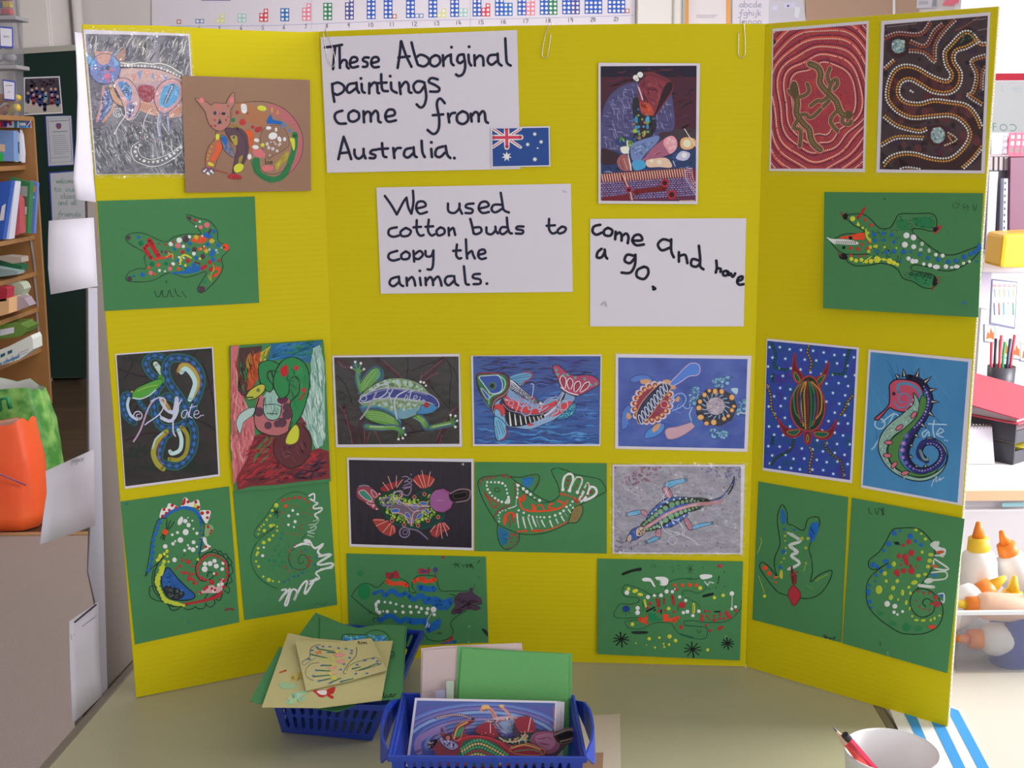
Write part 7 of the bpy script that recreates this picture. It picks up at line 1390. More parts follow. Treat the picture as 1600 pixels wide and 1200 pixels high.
sp = Sheet('striped_paper', 'white paper with broad blue stripes lying under the right panel', 'paper', '1388,1104 1490,1104 1503,1110 1552,1210 1434,1210', (Vector((0, 0, TZ+.0022)), Vector((0, 0, 1))), 0, .0008, mat('bright_white_paper', '#e8e8e8', .5))
a = sp.art(1180, 1060, 3.8095, 1)
for q in ('870,180 925,215 955,215 1035,400 985,400', '1040,240 1110,240 1255,540 1185,540', '1128,160 1210,190 1400,545 1330,545'): a.f(q, '#3c8cc8', 0)
sp.done('blue_stripes')

# ------------------------------------------------------------------ things behind the board, left
ZMIN = None; ZMAX = 9
def qs(name, px, Y, depth, m, parent=None, bevel=0, **k):
    m_ = MB().slab([at(x, y, Y) for x, y in P(px)], (0, depth, 0))
    if ZMIN:
        for v in m_.v: v.z = min(max(v.z, ZMIN), ZMAX)
        bevel = 0
    return m_.o(name, m, parent, bevel, **k)
FY = (0, -1, 0)
class Wall(Sheet):
    pass
def pinned(name, label, cat, px, Y, m, th=.002, **k): return Sheet(name, label, cat, px, (Vector((0, Y, 0)), Vector(FY)), 0, th, m, **k)
M_WOOD = mat('honey_wood', '#946a3e', .5, noise=(4, '#865d34', .25), bump=(80, .1))
# tall grey-white flip board beside the table with papers hanging from it
A_, B_ = onz(150, 1097, TZ), onz(206, 1038, TZ); C_ = at(128, 55, 1.88)
nb = (B_-A_).cross(C_-A_).normalized(); nb = nb if nb.dot(CAM-A_) > 0 else -nb
PW = (A_-nb*.002+Vector((-.003, .002, 0)), nb)
wb = empty('flip_board', 'tall plain grey board leaning at the table edge behind the left panel', 'board')
q = P('127,60 133,200 137,330 138,450 139,560 140,700 142,822 140,893 150,940 153,1094 206,1038 240,1010 240,60')
MB().slab([onplane(x, y, *PW) for x, y in q], -nb*.004).o('panel', mat('grey_board_back', '#665c55', .7, noise=(2, '#584f49', .3)), wb)
PW2 = (PW[0]+nb*.002, nb)
MB().slab([onplane(x, y, *PW2) for x, y in P('138,450 139,560 140,700 142,822 139,893 150,940 153,1094 168,1078 163,890 158,700 154,560 152,450')], -nb*.0015).o('lit_rolled_edge', mat('pale_lit_edge', '#96949f', .7), wb)  # rolled edge coloured paler than the panel to stand for its lit side
PWp = lambda h: (PW[0]+nb*h, nb)
MB().slab([A_+Vector((-.02, 0, -.002)), B_+Vector((-.02, 0, -.002)), B_+Vector((-.03, 0, -TZ+.004)), A_+Vector((-.03, 0, -TZ+.004))], (-.012, 0, 0)).o('lower_panel', MATS['grey_board_back'], wb)
M_PAP = mat('plain_white_paper', '#bdb9c4', .7)
def bent(name, label, px, pl, amp, m=M_PAP, th=.0006):
    # sheet of paper with a gentle bend: px = list of left/right edge pairs from top to bottom
    rows = []; n = len(px)
    for i, (l_, r_) in enumerate(px):
        row = []
        for j in range(6):
            u = j/5; x = l_[0]*(1-u)+r_[0]*u; y = l_[1]*(1-u)+r_[1]*u
            row.append(onplane(x, y, pl[0]+pl[1]*(.003+amp*math.sin(math.pi*(.5*(1-u)+.5*i/n))**2), pl[1]))
        rows.append(row)
    vs = [v for r in rows for v in r]; fs = [(i*6+j, i*6+j+1, (i+1)*6+j+1, (i+1)*6+j) for i in range(n-1) for j in range(5)]
    o = mk(name, vs, fs, m, label=label, cat='paper', smooth=True); md = o.modifiers.new('thickness', 'SOLIDIFY'); md.thickness = th
    return o
bent('paper_sheet', 'narrow white paper curling out beside the top of the left panel', [((116, 50), (128, 52)), ((119, 90), (132, 90)), ((121, 150), (138, 150)), ((119, 220), (142, 220)), ((114, 280), (146, 280)), ((119, 312), (150, 316))], PWp(.004), .006)
bent('paper_sheet', 'blank white sheet sticking out left of the left panel at mid height', [((76, 345), (146, 340)), ((75, 380), (148, 376)), ((75, 420), (150, 413)), ((79, 460), (152, 447))], PWp(.005), .01)
bent('paper_sheet', 'torn-edged white sheet with pencilled word sticking out low beside the panel', [((71, 736), (146, 702)), ((73, 770), (147, 740)), ((67, 810), (147, 784)), ((62, 851), (148, 821))], PWp(.006), .008)
a = Art(PWp(.0165)[0], nb, 0, 520, 3.3333, lift=0); a.txt('jaguar', 372, 676, 14, 66, 2.2, '#70707c', -10); a.out('pencilled_word', bpy.data.objects['paper_sheet.005'] if 'paper_sheet.005' in bpy.data.objects else None, M_PAINT, kind='stuff')
bent('paper_sheet', 'white form with dark header bar standing at the table edge', [((108, 971), (153, 940)), ((109, 1030), (154, 1000)), ((111, 1080), (156, 1050)), ((113, 1131), (158, 1088))], PWp(.007), .004)
WORD = [o for o in COL.objects if o.name.startswith('paper_sheet')]
a = Art(PWp(.0145)[0], nb, 0, 840, 3.3333, lift=0); a.l('390,440 500,350', 9, '#34343c', 0); a.l('430,462 460,440 505,408', 3.5, '#8c8c94'); a.l('370,500 372,530', 3, '#70707c'); a.l('372,512 388,505', 3, '#70707c'); a.out('printed_header', WORD[-1], M_PAINT)
for o in list(COL.objects):
    if o.name.startswith('pencilled_word'): o.parent = WORD[-2]

# free-standing dark green notice board far behind
YN = 7.45
nbd = empty('notice_board', 'tall dark green notice board standing on the floor behind the bookcase', 'notice board')
qs('felt_panel', '22,84 240,70 240,590 60,590', YN, .04, mat('dark_green_felt', '#0d2a22', .95, bump=(300, .3), gain=1), nbd)
qs('top_trim', '22,76 240,62 240,71 22,85', YN-.01, .06, mat('grey_trim', '#9c9a92', .5), nbd)
ph = pinned('photograph', 'colour group photo of many people pinned on the dark green notice board', 'photo', '37,121 93,119 98,177 38,180', YN-.004, M_WHITE, pic='39,123 91.5,121 96.5,175 39,178', picm=printmat('group_photo_ground', '#2a2834', '#4c4450', 14, .2))
a = ph.art(0, 0, 4, 41)
a.f('160,640 190,615 260,660 380,650 388,700 160,705', '#a8a098'); a.scat('190,500 350,495 360,545 190,545', 30, 9, ['#3c2c34', '#544048', '#241c28'])
for i, (x, y, c) in enumerate(((200, 570, '#2c3470'), (228, 560, '#283060'), (265, 565, '#303c7c'), (320, 565, '#343c78'), (347, 565, '#3c3c70'), (175, 590, '#282c50'), (250, 610, '#2c3c80'), (286, 590, '#6c90a8'), (210, 600, '#8c3c48'), (325, 600, '#94404c'), (360, 610, '#34507c'), (280, 640, '#24284c'))):
    a.l([(x, y+8), (x, y+48)], 22, c); a.d([(x, y-8)], 9, '#b48c80')
a.done('printed_people') if False else ph.done('printed_people')
def notice(label, px, pic, rows, seed, tc='#50505c'):
    s_ = pinned('notice', label, 'notice', px, YN-.004, mat('blue_backing_card', '#2c3c90', .7), pic=pic, picm='#aeb0b8'); a = s_.art(0, 0, 1, seed)
    return s_, a
s_, a = notice('framed grey notice with small crest pinned under the group photo', '70,181 112,180 117,258 75,261', '72,182 111,181 115,257 76,259', 8, 1)
a.l('74.5,186 108.5,184 112.5,252 79,255', .8, '#50545c', 0, 1); a.l('78,189.5 107,188', 1, '#606068', 0); a.f('88,193 95,193 95.5,199 91.5,202 88,199', '#7c4458'); a.f('89.5,194 93.5,194 93,198 91.5,199.5', '#48507c'); a.l('83,206 105,205', 1.2, '#6c7078', 0)
for i in range(10): a.l([(82+i*.3, 212+i*3.2), (101+(i*37 % 9), 211.2+i*3.2)], .7, '#80848c', 0)
a.l('80,247 108,245', .8, '#80848c', 0); s_.done('printed_text')
s_, a = notice('grey welcome notice with green lettering on the lower part of the notice board', '76,269 150,264 150,345 80,346', '78.5,271 150,266 150,344 82,345', 5, 2)
for t, x, y, w in (('welcome', 88, 286, 28), ('to our', 85, 299, 34), ('class', 95, 310, 22), ('and all', 91, 320, 28), ('friends', 90, 338, 36)): a.txt(t, x, y, 4.2, w, 1, '#6c8c7c')
s_.done('printed_text')

# bookcase against the left wall, front facing the room; its far end panel faces us
bc = empty('bookcase', 'honey coloured wooden bookcase on the left with folders and boxes on its shelves', 'bookcase')
YE_ = 6.45
qs('end_panel', '-170,192 52,184 80,631 -170,680', YE_, .02, M_WOOD, bc, .002)
xe = at(56, 427, YE_).x
def shelf(y_px, xpx, th=.024):
    p = at(xpx, y_px, YE_); MB().box(p.x-.42, 5.35, p.z-th, p.x, YE_, p.z).o('shelf', M_WOOD, bc, .002); return p.z, p.x
zs = [shelf(y, x) for y, x in ((182, 53), (258, 40), (367, 54), (424, 57), (480, 60), (543, 64), (620, 70))]
bk = MB(); p = at(30, 300, YE_); bk.box(xe-.44, 5.35, .02, xe-.42, YE_, at(50, 184, YE_).z); bk.o('back_panel', M_WOOD, bc)
MB().box(xe-.42, 5.35, .006, xe+.02, YE_, at(70, 632, YE_).z).o('plinth', M_WOOD, bc)
M_ALU = mat('aluminium_strip', '#b4b4c4', .3, metal=.6)
for q in ('30.5,187 33,187 37,255 34.5,255', '46,370 48.5,370 56,424 53.5,424', '52,432 54.5,432 60,480 57.5,480', '55.5,486 58,486 63.5,543 61,543'): qs('adjusting_strip', q, YE_-.004, .004, M_ALU, bc)
M_ = lambda n, c, **k: mat(n, c, .5, **k)
# flags strip, books, folders on the shelves
fs_ = pinned('flag_strip', 'strip of small national flags stuck under the top of the bookcase', 'flags', '-20,186 48,187 49,200 -20,199', YE_-.05, M_WHITE)
a = fs_.art(0, 0, 1, 51); a.f('0,187.5 18,188 18,193 0,193', '#c02c44', 0); a.f('0,193 10,193 10,199 0,199', '#c02c44', 0); a.f('5,188 11,188 11,198 5,198', '#2c3c8c', 0); a.d('16.5,193.5', 2.6, '#c0304c', 1.6); a.d('16.5,195', 2.4, '#2c3c8c', 1.2); a.f('22,188 27,188 27,200 22,200', '#2c7c9c', 0); a.f('30,188 47.5,188.5 48,200 30,200', '#4c84b8', 0); a.f('31,192 40,192 40,196 31,196', WT, 0); a.f('42,190 48,190 48,198 42,198', '#2c3470', 0); a.l('42,190 48,198', 1, '#c83c50'); a.l('48,190 42,198', 1, WT); fs_.done('printed_flags')
def book(label, px, Y, d, m, cat='book', name='book', extra=None):
    o = qs(name, px, Y, d, m, bevel=.001, label=label, cat=cat)
    if extra:
        for n_, q, c in extra: mk(n_, [at(x, y, Y-.0015) for x, y in P(q)], [tuple(range(len(P(q))))], M_(c[0], c[1]), o)
    return o
ZMIN = zs[1][0]+.002; ZMAX = zs[0][0]-.026
book('pale blue folder on the upper shelf of the bookcase', '-20,203 21,204 22,252 -20,252', 6.30, .055, M_('pale_blue_cover', '#6c8cc0'), extra=[('label', '-5,224 8,226 8,237 -5,236', ('salmon_label', '#c8ac98')), ('label', '-5,238 5,239 5,252 -5,252', ('bright_green_label', '#2cac4c'))])
book('white and blue booklet leaning beside the pale blue folder', '17,210 24,210 25,253 22,253', 6.36, .04, M_('white_cover', '#c4c8d8'))
book('grey booklet on the upper shelf near the end panel', '25,205 30,210 31,252 26,253', 6.38, .04, M_('grey_cover', '#a8a8b0'), extra=[('picture', '25.5,220 30,222 30.5,240 26,238', ('dark_slate', '#3c4454'))])
book('white file with blue edge at the end of the upper shelf', '31,203 34,212 36.5,240 36,254 33,254', 6.40, .03, M_('white_cover', '#c4c8d8'))
ZMIN = zs[2][0]+.002; ZMAX = zs[1][0]-.026
book('royal blue lever arch folder with pale label leaning on the middle shelf', '-22,288 18,282 4,374 -30,380', 6.05, .045, M_('royal_blue_cover', '#2450a8'), extra=[('label', '3,322 9,318 6,344 -1,345', ('pale_label', '#c4c4cc'))])
book('white folder standing next to the royal blue folder', '18,283 24,284 14,374 5,374', 6.10, .07, M_('white_cover', '#c4c8d8'))
book('red folder standing on the middle shelf', '24,305 30,312 32,365 19,370', 6.18, .07, M_('dull_red_cover', '#a84850'))
book('green magazine with black and white pictures on the middle shelf', '14,277 47,285 43,365 31,365 26,300', 6.26, .05, M_('green_magazine', '#2c7044'), extra=[('picture', '24,290 43,291 42.5,307 25,306', ('grey_photo', '#8c9090')), ('picture', '25,308 42,309 42,322 27,322', ('dark_photo', '#4c5050')), ('picture', '27,323 42,323 41.5,335 30,335', ('pale_photo', '#b0b4b0')), ('picture', '31,337 41.5,337 41,360 32,360', ('olive_photo', '#647c38'))])
book('blue magazine with orange picture at the end of the middle shelf', '46,282 58,286 53,365 44,364', 6.34, .03, M_('blue_magazine', '#5c78b8'), extra=[('picture', '49,289 56,291 55,301 48,299', ('orange_photo', '#c88440')), ('stripe', '47.5,306 54.5,307 54,310 47,309', ('pale_stripe', '#a8b4d4'))])
def heap(prefix, items, Y):
    for i, (label, px, c, d) in enumerate(items): qs('folder' if 'folder' in label else 'paper_pile', px, Y-.1*i, .09, mat(c[0], c[1], .6), bevel=.001, label=label, cat='folder' if 'folder' in label else 'papers')
ZMIN = zs[3][0]+.002; ZMAX = zs[2][0]-.026
heap('', [('dark green folder lying on the third shelf', '-10,405 10,408 34,416 33,424 10,421 -10,417', ('dark_green_folder', '#1c5c3c'), .2), ('pale teal papers lying under the green folder on the third shelf', '-10,418 10,422 28,425 27,429 -10,434', ('pale_teal_paper', '#90a8a8'), .2), ('grey paper roll on top of the dark green folder', '-10,402 8,400 33,402 34,410 20,412 -8,404', ('warm_grey_paper', '#9c9088'), .15)], 6.2)
ZMIN = zs[4][0]+.002; ZMAX = zs[3][0]-.026
heap('', [('crumpled pale green papers heaped on the fourth shelf', '10,444 18,438 30,436 35,445 38,452 33,462 40,470 36,478 14,483 12,460', ('pale_sage_paper', '#a8b09c'), .2), ('creased mauve-grey papers below the heap on the fourth shelf', '14,468 26,463 38,466 46,478 40,481 15,488', ('mauve_grey_paper', '#948894'), .15), ('dark red folder at the left of the fourth shelf', '-20,440 8,440 11,452 10,470 -20,474', ('dark_red_cover', '#9c2438'), .2)], 6.15)
book('peach cardboard box at the left of the fourth shelf', '-25,472 14,466 14,490 -25,502', 5.95, .15, M_('peach_card', '#d0a478'), 'box', 'box')
ZMIN = zs[5][0]+.002; ZMAX = zs[4][0]-.026
book('olive green packet with white label on the fifth shelf', '-10,508 20,502 33,500 34,508 44,512 40,520 32,526 0,530', 6.05, .15, M_('olive_packet', '#5c7c34'), 'packet', 'packet', [('label', '0,515 22,511 22,520 0,525', ('pale_label', '#c4c4cc'))])
bx = book('white printed carton lying on the fifth shelf', '-25,556 10,543 48,524 51,530 52,546 30,562 0,576 -25,582', 5.9, .12, M_('white_carton', '#ccd0cc'), 'box', 'box', [('logo_patch', '1,554 8,551 8,556 1,559', ('dark_teal_ink', '#1c5c6c')), ('logo_patch', '12,549 19,546 19,551 12,554', ('dark_teal_ink', '#1c5c6c'))])
ZMIN = None
a = Art(Vector((0, 5.8975, 0)), Vector(FY), 0, 520, 3.3333, lift=0); a.txt('the', -16, 174, 11, 26, 3, '#3c78b4', -8); a.txt('school', 18, 162, 11, 48, 3, '#3c78b4', -20); a.txt('pack', 70, 140, 11, 32, 3, '#3c78b4', -12); a.l('102,104 150,84', 2, '#9c6070'); a.l('104,116 140,100', 2, '#4c78b4'); a.out('printed_lettering', bx, M_PAINT, kind='stuff')

# clear storage crates on top of the bookcase
M_CLEAR = bpy.data.materials.new('cloudy_clear_plastic'); M_CLEAR.use_nodes = True
nt = M_CLEAR.node_tree; nt.nodes.clear(); o_ = nt.nodes.new('ShaderNodeOutputMaterial'); mx = nt.nodes.new('ShaderNodeMixShader'); t_ = nt.nodes.new('ShaderNodeBsdfTransparent'); p_ = nt.nodes.new('ShaderNodeBsdfPrincipled')
p_.inputs['Base Color'].default_value = (.3, .3, .34, 1); p_.inputs['Roughness'].default_value = .3; mx.inputs[0].default_value = .22
nt.links.new(t_.outputs[0], mx.inputs[1]); nt.links.new(p_.outputs[0], mx.inputs[2]); nt.links.new(mx.outputs[0], o_.inputs[0])
M_GR = mat('grey_lid_plastic', '#8c8a90', .4)
def crate(label, px_l, px_r, ytop, ybot, Y, d, lid=True, m=None, par_name='storage_crate', zbase=None):
    e = empty(par_name, label, 'storage box'); a0, b0 = at(px_l, ybot, Y), at(px_r, ybot, Y); z1 = at(px_r, ytop, Y).z; t = .003; z0 = b0.z
    x0, x1 = a0.x, b0.x; y0, y1 = Y, Y+d; z0 = b0.z if zbase is None else zbase; k = .012
    def wall(p): MB().hexa(p).o('side_wall', m or M_CLEAR, e)
    wall([(x0, y0, z0), (x1-k, y0, z0), (x1-k, y0+t, z0), (x0, y0+t, z0), (x0, y0, z1), (x1, y0, z1), (x1, y0+t, z1), (x0, y0+t, z1)])
    wall([(x0, y1-t, z0), (x1-k, y1-t, z0), (x1-k, y1, z0), (x0, y1, z0), (x0, y1-t, z1), (x1, y1-t, z1), (x1, y1, z1), (x0, y1, z1)])
    wall([(x1-k-t, y0+t, z0), (x1-k, y0+t, z0), (x1-k, y1-t, z0), (x1-k-t, y1-t, z0), (x1-t, y0+t, z1), (x1, y0+t, z1), (x1, y1-t, z1), (x1-t, y1-t, z1)])
    wall([(x0, y0+t, z0), (x0+t, y0+t, z0), (x0+t, y1-t, z0), (x0, y1-t, z0), (x0, y0+t, z1), (x0+t, y0+t, z1), (x0+t, y1-t, z1), (x0, y1-t, z1)])
    MB().box(x0+t, y0+t, z0, x1-k-t, y1-t, z0+t).o('base', m or M_CLEAR, e)
    if lid: MB().box(x0-.01, y0-.012, z1, x1+.03, y1+.012, z1+.02).o('lid', M_GR, e, .004)
    return e, (x0, x1, y0, y1, z0, z1)
cA, bA = crate('lower clear crate on the bookcase holding yellow and orange toys', -90, 26, 108, 183, 6.25, .14, zbase=zs[0][0]+.001)
cB, bB = crate('middle clear crate on the bookcase with blue-edged label', -90, 24, 31, 100, 6.25, .14, zbase=bA[5]+.0215)
cC, bC = crate('top crate of small coloured bricks on the bookcase', -90, 18, -45, 22, 6.25, .14, False, zbase=bB[5]+.0215)
def blob3(m, c, r, n=8, sq=(1, 1, 1)):
    c = Vector(c); vs = []; fs = []
    for i in range(1, n//2+1):
        th = math.pi*i/(n//2+1)
        for k in range(n): vs.append(c+Vector((math.sin(th)*math.cos(k*math.tau/n)*sq[0], math.sin(th)*math.sin(k*math.tau/n)*sq[1], math.cos(th)*sq[2]))*r)
    h = n//2; vs += [c+Vector((0, 0, r*sq[2])), c-Vector((0, 0, r*sq[2]))]
    for i in range(h-1):
        for k in range(n): fs.append((i*n+k, (i+1)*n+k, (i+1)*n+(k+1) % n, i*n+(k+1) % n))
    for k in range(n): fs.append((h*n, k, (k+1) % n)); fs.append((h*n+1, (h-1)*n+(k+1) % n, (h-1)*n+k))
    m.add(vs, fs)
R = random.Random(3)
for i in range(12):
    c = [('toy_yellow', '#d0b024'), ('toy_orange', '#d07c34'), ('toy_cream', '#c8c4b0')][i % 3]
    m = MB(); x = bA[1]-.03-.055*(i % 6); z = bA[4]+.03+.045*(i//6); y = bA[2]+.04+R.uniform(0, .05)
    m.tube([(x-.03, y, z-.02+R.uniform(-.01, .01)), (x, y+.01, z+R.uniform(0, .03)), (x+.02, y, z+.01)], .021, 8); m.o('toy_piece', mat(c[0], c[1], .4), label='yellow, orange or cream toy piece inside the lower clear crate', cat='toy', group='toy pieces in the lower crate', smooth=True)
for i in range(8):
    m = MB(); x = bB[1]-.05-.06*(i % 4); z = bB[4]+.04+.06*(i//4); y = bB[2]+.06
    blob3(m, (x, y, z), .032, 8, (1.2, .8, .7)); m.o('toy_piece', mat('toy_grey', '#a4a4ac', .5), label='grey toy piece inside the middle clear crate', cat='toy', group='grey toy pieces in the middle crate', smooth=True)
for i in range(18):
    c = [('toy_red', '#c83c3c'), ('toy_blue', '#3c5cb4'), ('toy_yellow', '#d0b024'), ('toy_pink', '#c87880')][(i*7) % 4]
    x = bC[1]-.05-.045*(i % 6); z = bC[4]+.008+.034*(i//6); y = bC[2]+.02+.01*(i % 3)
    MB().box(x, y, z, x+.038, y+.04, z+.028).o('toy_brick', mat(c[0], c[1], .4), bevel=.002, label='small coloured toy brick in the top crate', cat='toy', group='toy bricks in the top crate')
for px, e, nm in (('-1,41 20,43 20.5,75 0,74', cB, 0), ('4,124 24,127 24,158 6,156', cA, 0)):
    q = [at(x, y, 6.244) for x, y in P(px)]; MB().slab(q, (0, .003, 0)).o('label_card', mat('blue_label_border', '#3440a8', .5), e)
    cxq = sum(q, Vector())/4; MB().slab([cxq+(v-cxq)*.86+Vector((0, -.002, 0)) for v in q], (0, .001, 0)).o('label_paper', mat('label_paper', '#ccccd8', .5), e)
a = Art(Vector((0, 6.24, 0)), Vector(FY), 0, 0, 4, lift=0); a.l('24,222 34,232 44,226 56,232', 3, '#505878'); a.l('38,538 52,532 66,536 78,534', 3, '#505878'); a.l('48,576 64,574', 3, '#505878'); a.out('label_writing', cB, M_PAINT, kind='stuff')

# shopping bags on the floor
def bag(label, cxp, Y, hw0, hw1, d0, d1, zt, m, inner, seed, trim=None):
    e = empty('shopping_bag', label, 'bag'); c = at(cxp, 700, Y).x; R = random.Random(seed); n = 28; rows = 9; vs = []; fs = []
    for i in range(rows):
        t = i/(rows-1); hw = hw0+(hw1-hw0)*t+.015*math.sin(t*3.1); dd_ = d0+(d1-d0)*t
        for k in range(n):
            an = k*math.tau/n; ca, sa = math.cos(an), math.sin(an); pw = .55
            x = math.copysign(abs(ca)**pw, ca)*hw; y = math.copysign(abs(sa)**pw, sa)*dd_
            w = .008*math.sin(k*1.9+i*.8)+R.uniform(-.005, .005)
            vs.append((c+x*(1+w*3), Y+d0+y*(1+w*3), .006+t*zt+(R.uniform(-.012, .012)+.02*math.sin(an*2+seed) if i == rows-1 else 0)))
    for i in range(rows-1):
        for k in range(n): fs.append((i*n+k, i*n+(k+1) % n, (i+1)*n+(k+1) % n, (i+1)*n+k))
    fs.append(tuple(range(n))[::-1]); mk('bag_body', vs, fs, m, e, smooth=True)
    top = vs[(rows-1)*n:]; cc = (c, Y+d0, zt*.8); v2 = [(x*.985+c*.015, y*.985+(Y+d0)*.015, z-.002) for x, y, z in top]+[(c+(x-c)*.8, Y+d0+(y-Y-d0)*.8, zt*.72) for x, y, z in top]
    mk('bag_lining', v2, [(k, n+k, n+(k+1) % n, (k+1) % n) for k in range(n)]+[tuple(range(n, 2*n))], inner, e, smooth=True)
    return e, c
gb, gc = bag('green leafy patterned reusable shopping bag standing behind the orange one', 2, 5.05, .20, .145, .13, .10, .43, mat('green_leaf_print', '#3c7c30', .5, noise=(14, '#7cac58', .12), bump=(30, .3)), mat('white_lining', '#b4b4b0', .6), 4)
MB().tube([(gc+.02, 5.03, .36), (gc+.025, 5.02, .41), (gc+.06, 5.02, .42), (gc+.065, 5.03, .37)], .010, 8).o('handle', mat('green_webbing', '#1c7c4c', .6), gb, smooth=True)
ob, oc = bag('bright orange plastic shopping bag at the lower left edge', -30, 4.45, .165, .155, .12, .09, .415, mat('orange_plastic', '#e8602c', .45, noise=(3, '#dc4c24', .3), bump=(25, .5)), mat('pale_orange_lining', '#c8a090', .5), 9)
MB().tube([(oc+.155, 4.46, .19), (oc+.08, 4.41, .25), (oc-.02, 4.41, .27)], .003, 6).o('printed_line', mat('purple_ink', '#64406c', .5), ob, smooth=True)

# cupboards and pipes on the back wall, left
cb = empty('cupboard', 'tall white panelled cupboard at the top left against the back wall', 'cupboard')
M_CUP = mat('white_cupboard', '#cfcac8', .5)
p0, p1 = at(30, 300, YB-.35), at(102, 300, YB-.35)
MB().box(p0.x-.3, YB-.35, .006, p1.x, YB-.01, 2.75).o('carcass', M_CUP, cb, .004)
w = (p1.x-p0.x+.3)/3
for k in range(3): MB().box(p0.x-.3+w*k+.008, YB-.372, .1, p0.x-.3+w*(k+1)-.008, YB-.352, 2.7).o('door', M_CUP, cb, .004)
for k in range(3): MB().box(p0.x-.3+w*k+w-.05, YB-.39, 1.2, p0.x-.3+w*k+w-.035, YB-.372, 1.34).o('door_handle', M_ALU, cb.children[-3+k] if False else cb)
MB().tube([(p1.x+.06, YB-.05, .006), (p1.x+.06, YB-.05, 2.88)], .03, 12).o('pipe', mat('painted_pipe', '#d0cccc', .5), label='white painted vertical pipe beside the tall cupboard', cat='pipe', smooth=True)

# ------------------------------------------------------------------ back wall: number line and posters
YW = YB-.012
nl = pinned('number_line', 'long white number line with coloured dotted number shapes along the back wall', 'number line', '237,-6 600,-14 992,-22 992,70 237,80', YW, M_WHITE)
a = nl.art(0, 0, 1, 61)
NX = [279.5, 312, 344, 378, 412, 445, 479, 512, 546, 580, 613, 648, 683, 717, 752, 787, 822, 857, 892, 927, 963]
NC = ['#b07060', '#7c8cb8', '#cccc80', '#9cc0bc', '#c83c50', '#2c6cb4', '#dc7c94', '#2c7c58', '#4c4c94', '#2c58b4']
def cells(x, yb_, n, c):
    for i in range(n):
        cxx = x+(i % 2)*6.8 if not (n % 2 and i == n-1) else x+6.8; row = i//2; yy = yb_-row*6.7
        a.f([(cxx-3.5, yy-3.5), (cxx+3.5, yy-3.5), (cxx+3.5, yy+3.5), (cxx-3.5, yy+3.5)], c, 0); a.d([(cxx, yy)], 2.3, '#d8d8dc')
for i, x in enumerate(NX):
    n = i+1; yb_ = 34-(i*.85)
    if n == 1: a.f([(x-3.5, yb_-3.5), (x+3.5, yb_-3.5), (x+3.5, yb_+3.5), (x-3.5, yb_+3.5)], NC[0], 0); a.d([(x, yb_)], 2.3, '#d8d8dc')
    elif n <= 10: cells(x-3.4, yb_, n, NC[n-1])
    else:
        cells(x-10, yb_, 10, NC[9]); r_ = n-10
        if r_ == 1: a.f([(x+3.6-3.5, yb_-3.5), (x+7, yb_-3.5), (x+7, yb_+3.5), (x, yb_+3.5)], NC[0], 0); a.d([(x+3.5, yb_)], 2.3, '#d8d8dc')
        elif r_ <= 10: cells(x+3.6, yb_, r_, NC[r_-1])
        else: cells(x+3.6, yb_, 10, NC[9]); a.f([(x+17.2-3.5, yb_-3.5), (x+20.7, yb_-3.5), (x+20.7, yb_+3.5), (x+13.7, yb_+3.5)], NC[0], 0); a.d([(x+17.2, yb_)], 2.3, '#d8d8dc')
    a.txt(str(n), x-3+(0 if n < 10 else -1), yb_+15.5, 3.4, 3.2 if n < 10 else 7.5, .9, '#50505c')
a.l([(240, 41), (420, 40), (600, 33), (800, 29), (990, 24)], .6, '#9494c0', 0)
for x in NX: a.l([(x, 41-(x-240)*.021), (x, 44-(x-240)*.021)], .6, '#8484a0', 0)
a.l('487,0 487,45', .6, '#b8b4bc', 0); a.l('735,0 735,40', .6, '#b8b4bc', 0); a.f('314,-4 360,-4 360,.8 314,.8', '#6c5c94', 0)
nl.done('printed_numbers')
dp = empty('cupboard', 'white cupboard with grey edge strips right of the number line', 'cupboard'); 
p0, p1 = at(996, 60, YB-.1), at(1068, 60, YB-.1)
MB().box(p0.x, YB-.1, .9, p1.x, YB-.01, 2.8).o('carcass', M_CUP, dp, .003); MB().box(at(1047, 30, YB).x, YB-.115, .92, at(1049.5, 30, YB).x, YB-.1, 2.78).o('edge_strip', mat('grey_trim', '#9c9a92', .5), dp); MB().box(at(1062, 30, YB).x, YB-.13, .92, at(1066, 30, YB).x, YB-.1, 2.78).o('edge_strip', mat('grey_trim', '#9c9a92', .5), dp)
fr = empty('picture_frame', 'pale chart in a thin orange wooden frame on the back wall', 'picture'); 
qs('chart', '1076,-20 1136,-20 1136,70 1076,70', YW-.01, .01, mat('pale_chart', '#d4ccd0', .6), fr)
for q in ('1070,-20 1076,-20 1076,70 1070,70', '1135.5,-20 1141,-20 1141,70 1135.5,70', '1076,62 1135.5,62 1135.5,70 1076,70'): qs('frame_side', q, YW-.02, .02, mat('orange_wood', '#d8943c', .5), fr, .001)
for i in range(3): mk('faint_line', [at(x, y, YW-.0115) for x, y in ((1088, 23+i*2), (1122-i*3, 23+i*2), (1122-i*3, 24+i*2), (1088, 24+i*2))], [(0, 1, 2, 3)], mat('faint_grey_ink', '#b0a8b4', .6), fr)
al = pinned('alphabet_poster', 'white alphabet poster with grey letters abcde fghijk on the back wall', 'poster', '1145,-22 1202,-22 1201,72 1143,72', YW, M_WHITE)
a = al.art(980, 0, 3.8095, 62); a.txt('abcde', 668, 42, 19, 130, 4, '#8488a4'); a.txt('fghijk', 664, 92, 18, 132, 4, '#8488a4'); a.txt('lmnop', 670, 142, 18, 130, 4, '#8488a4')
for i in range(18): a.d([(626, -60+i*12)], 2.4, '#9c94a8')
al.done('printed_letters')
rc = pinned('poster', 'pale lavender sheet with rounded corner beside the alphabet poster', 'poster', '1202,-22 1250,-22 1256,8 1259,30 1257,72 1201,72', YW-.002, M_PAP)
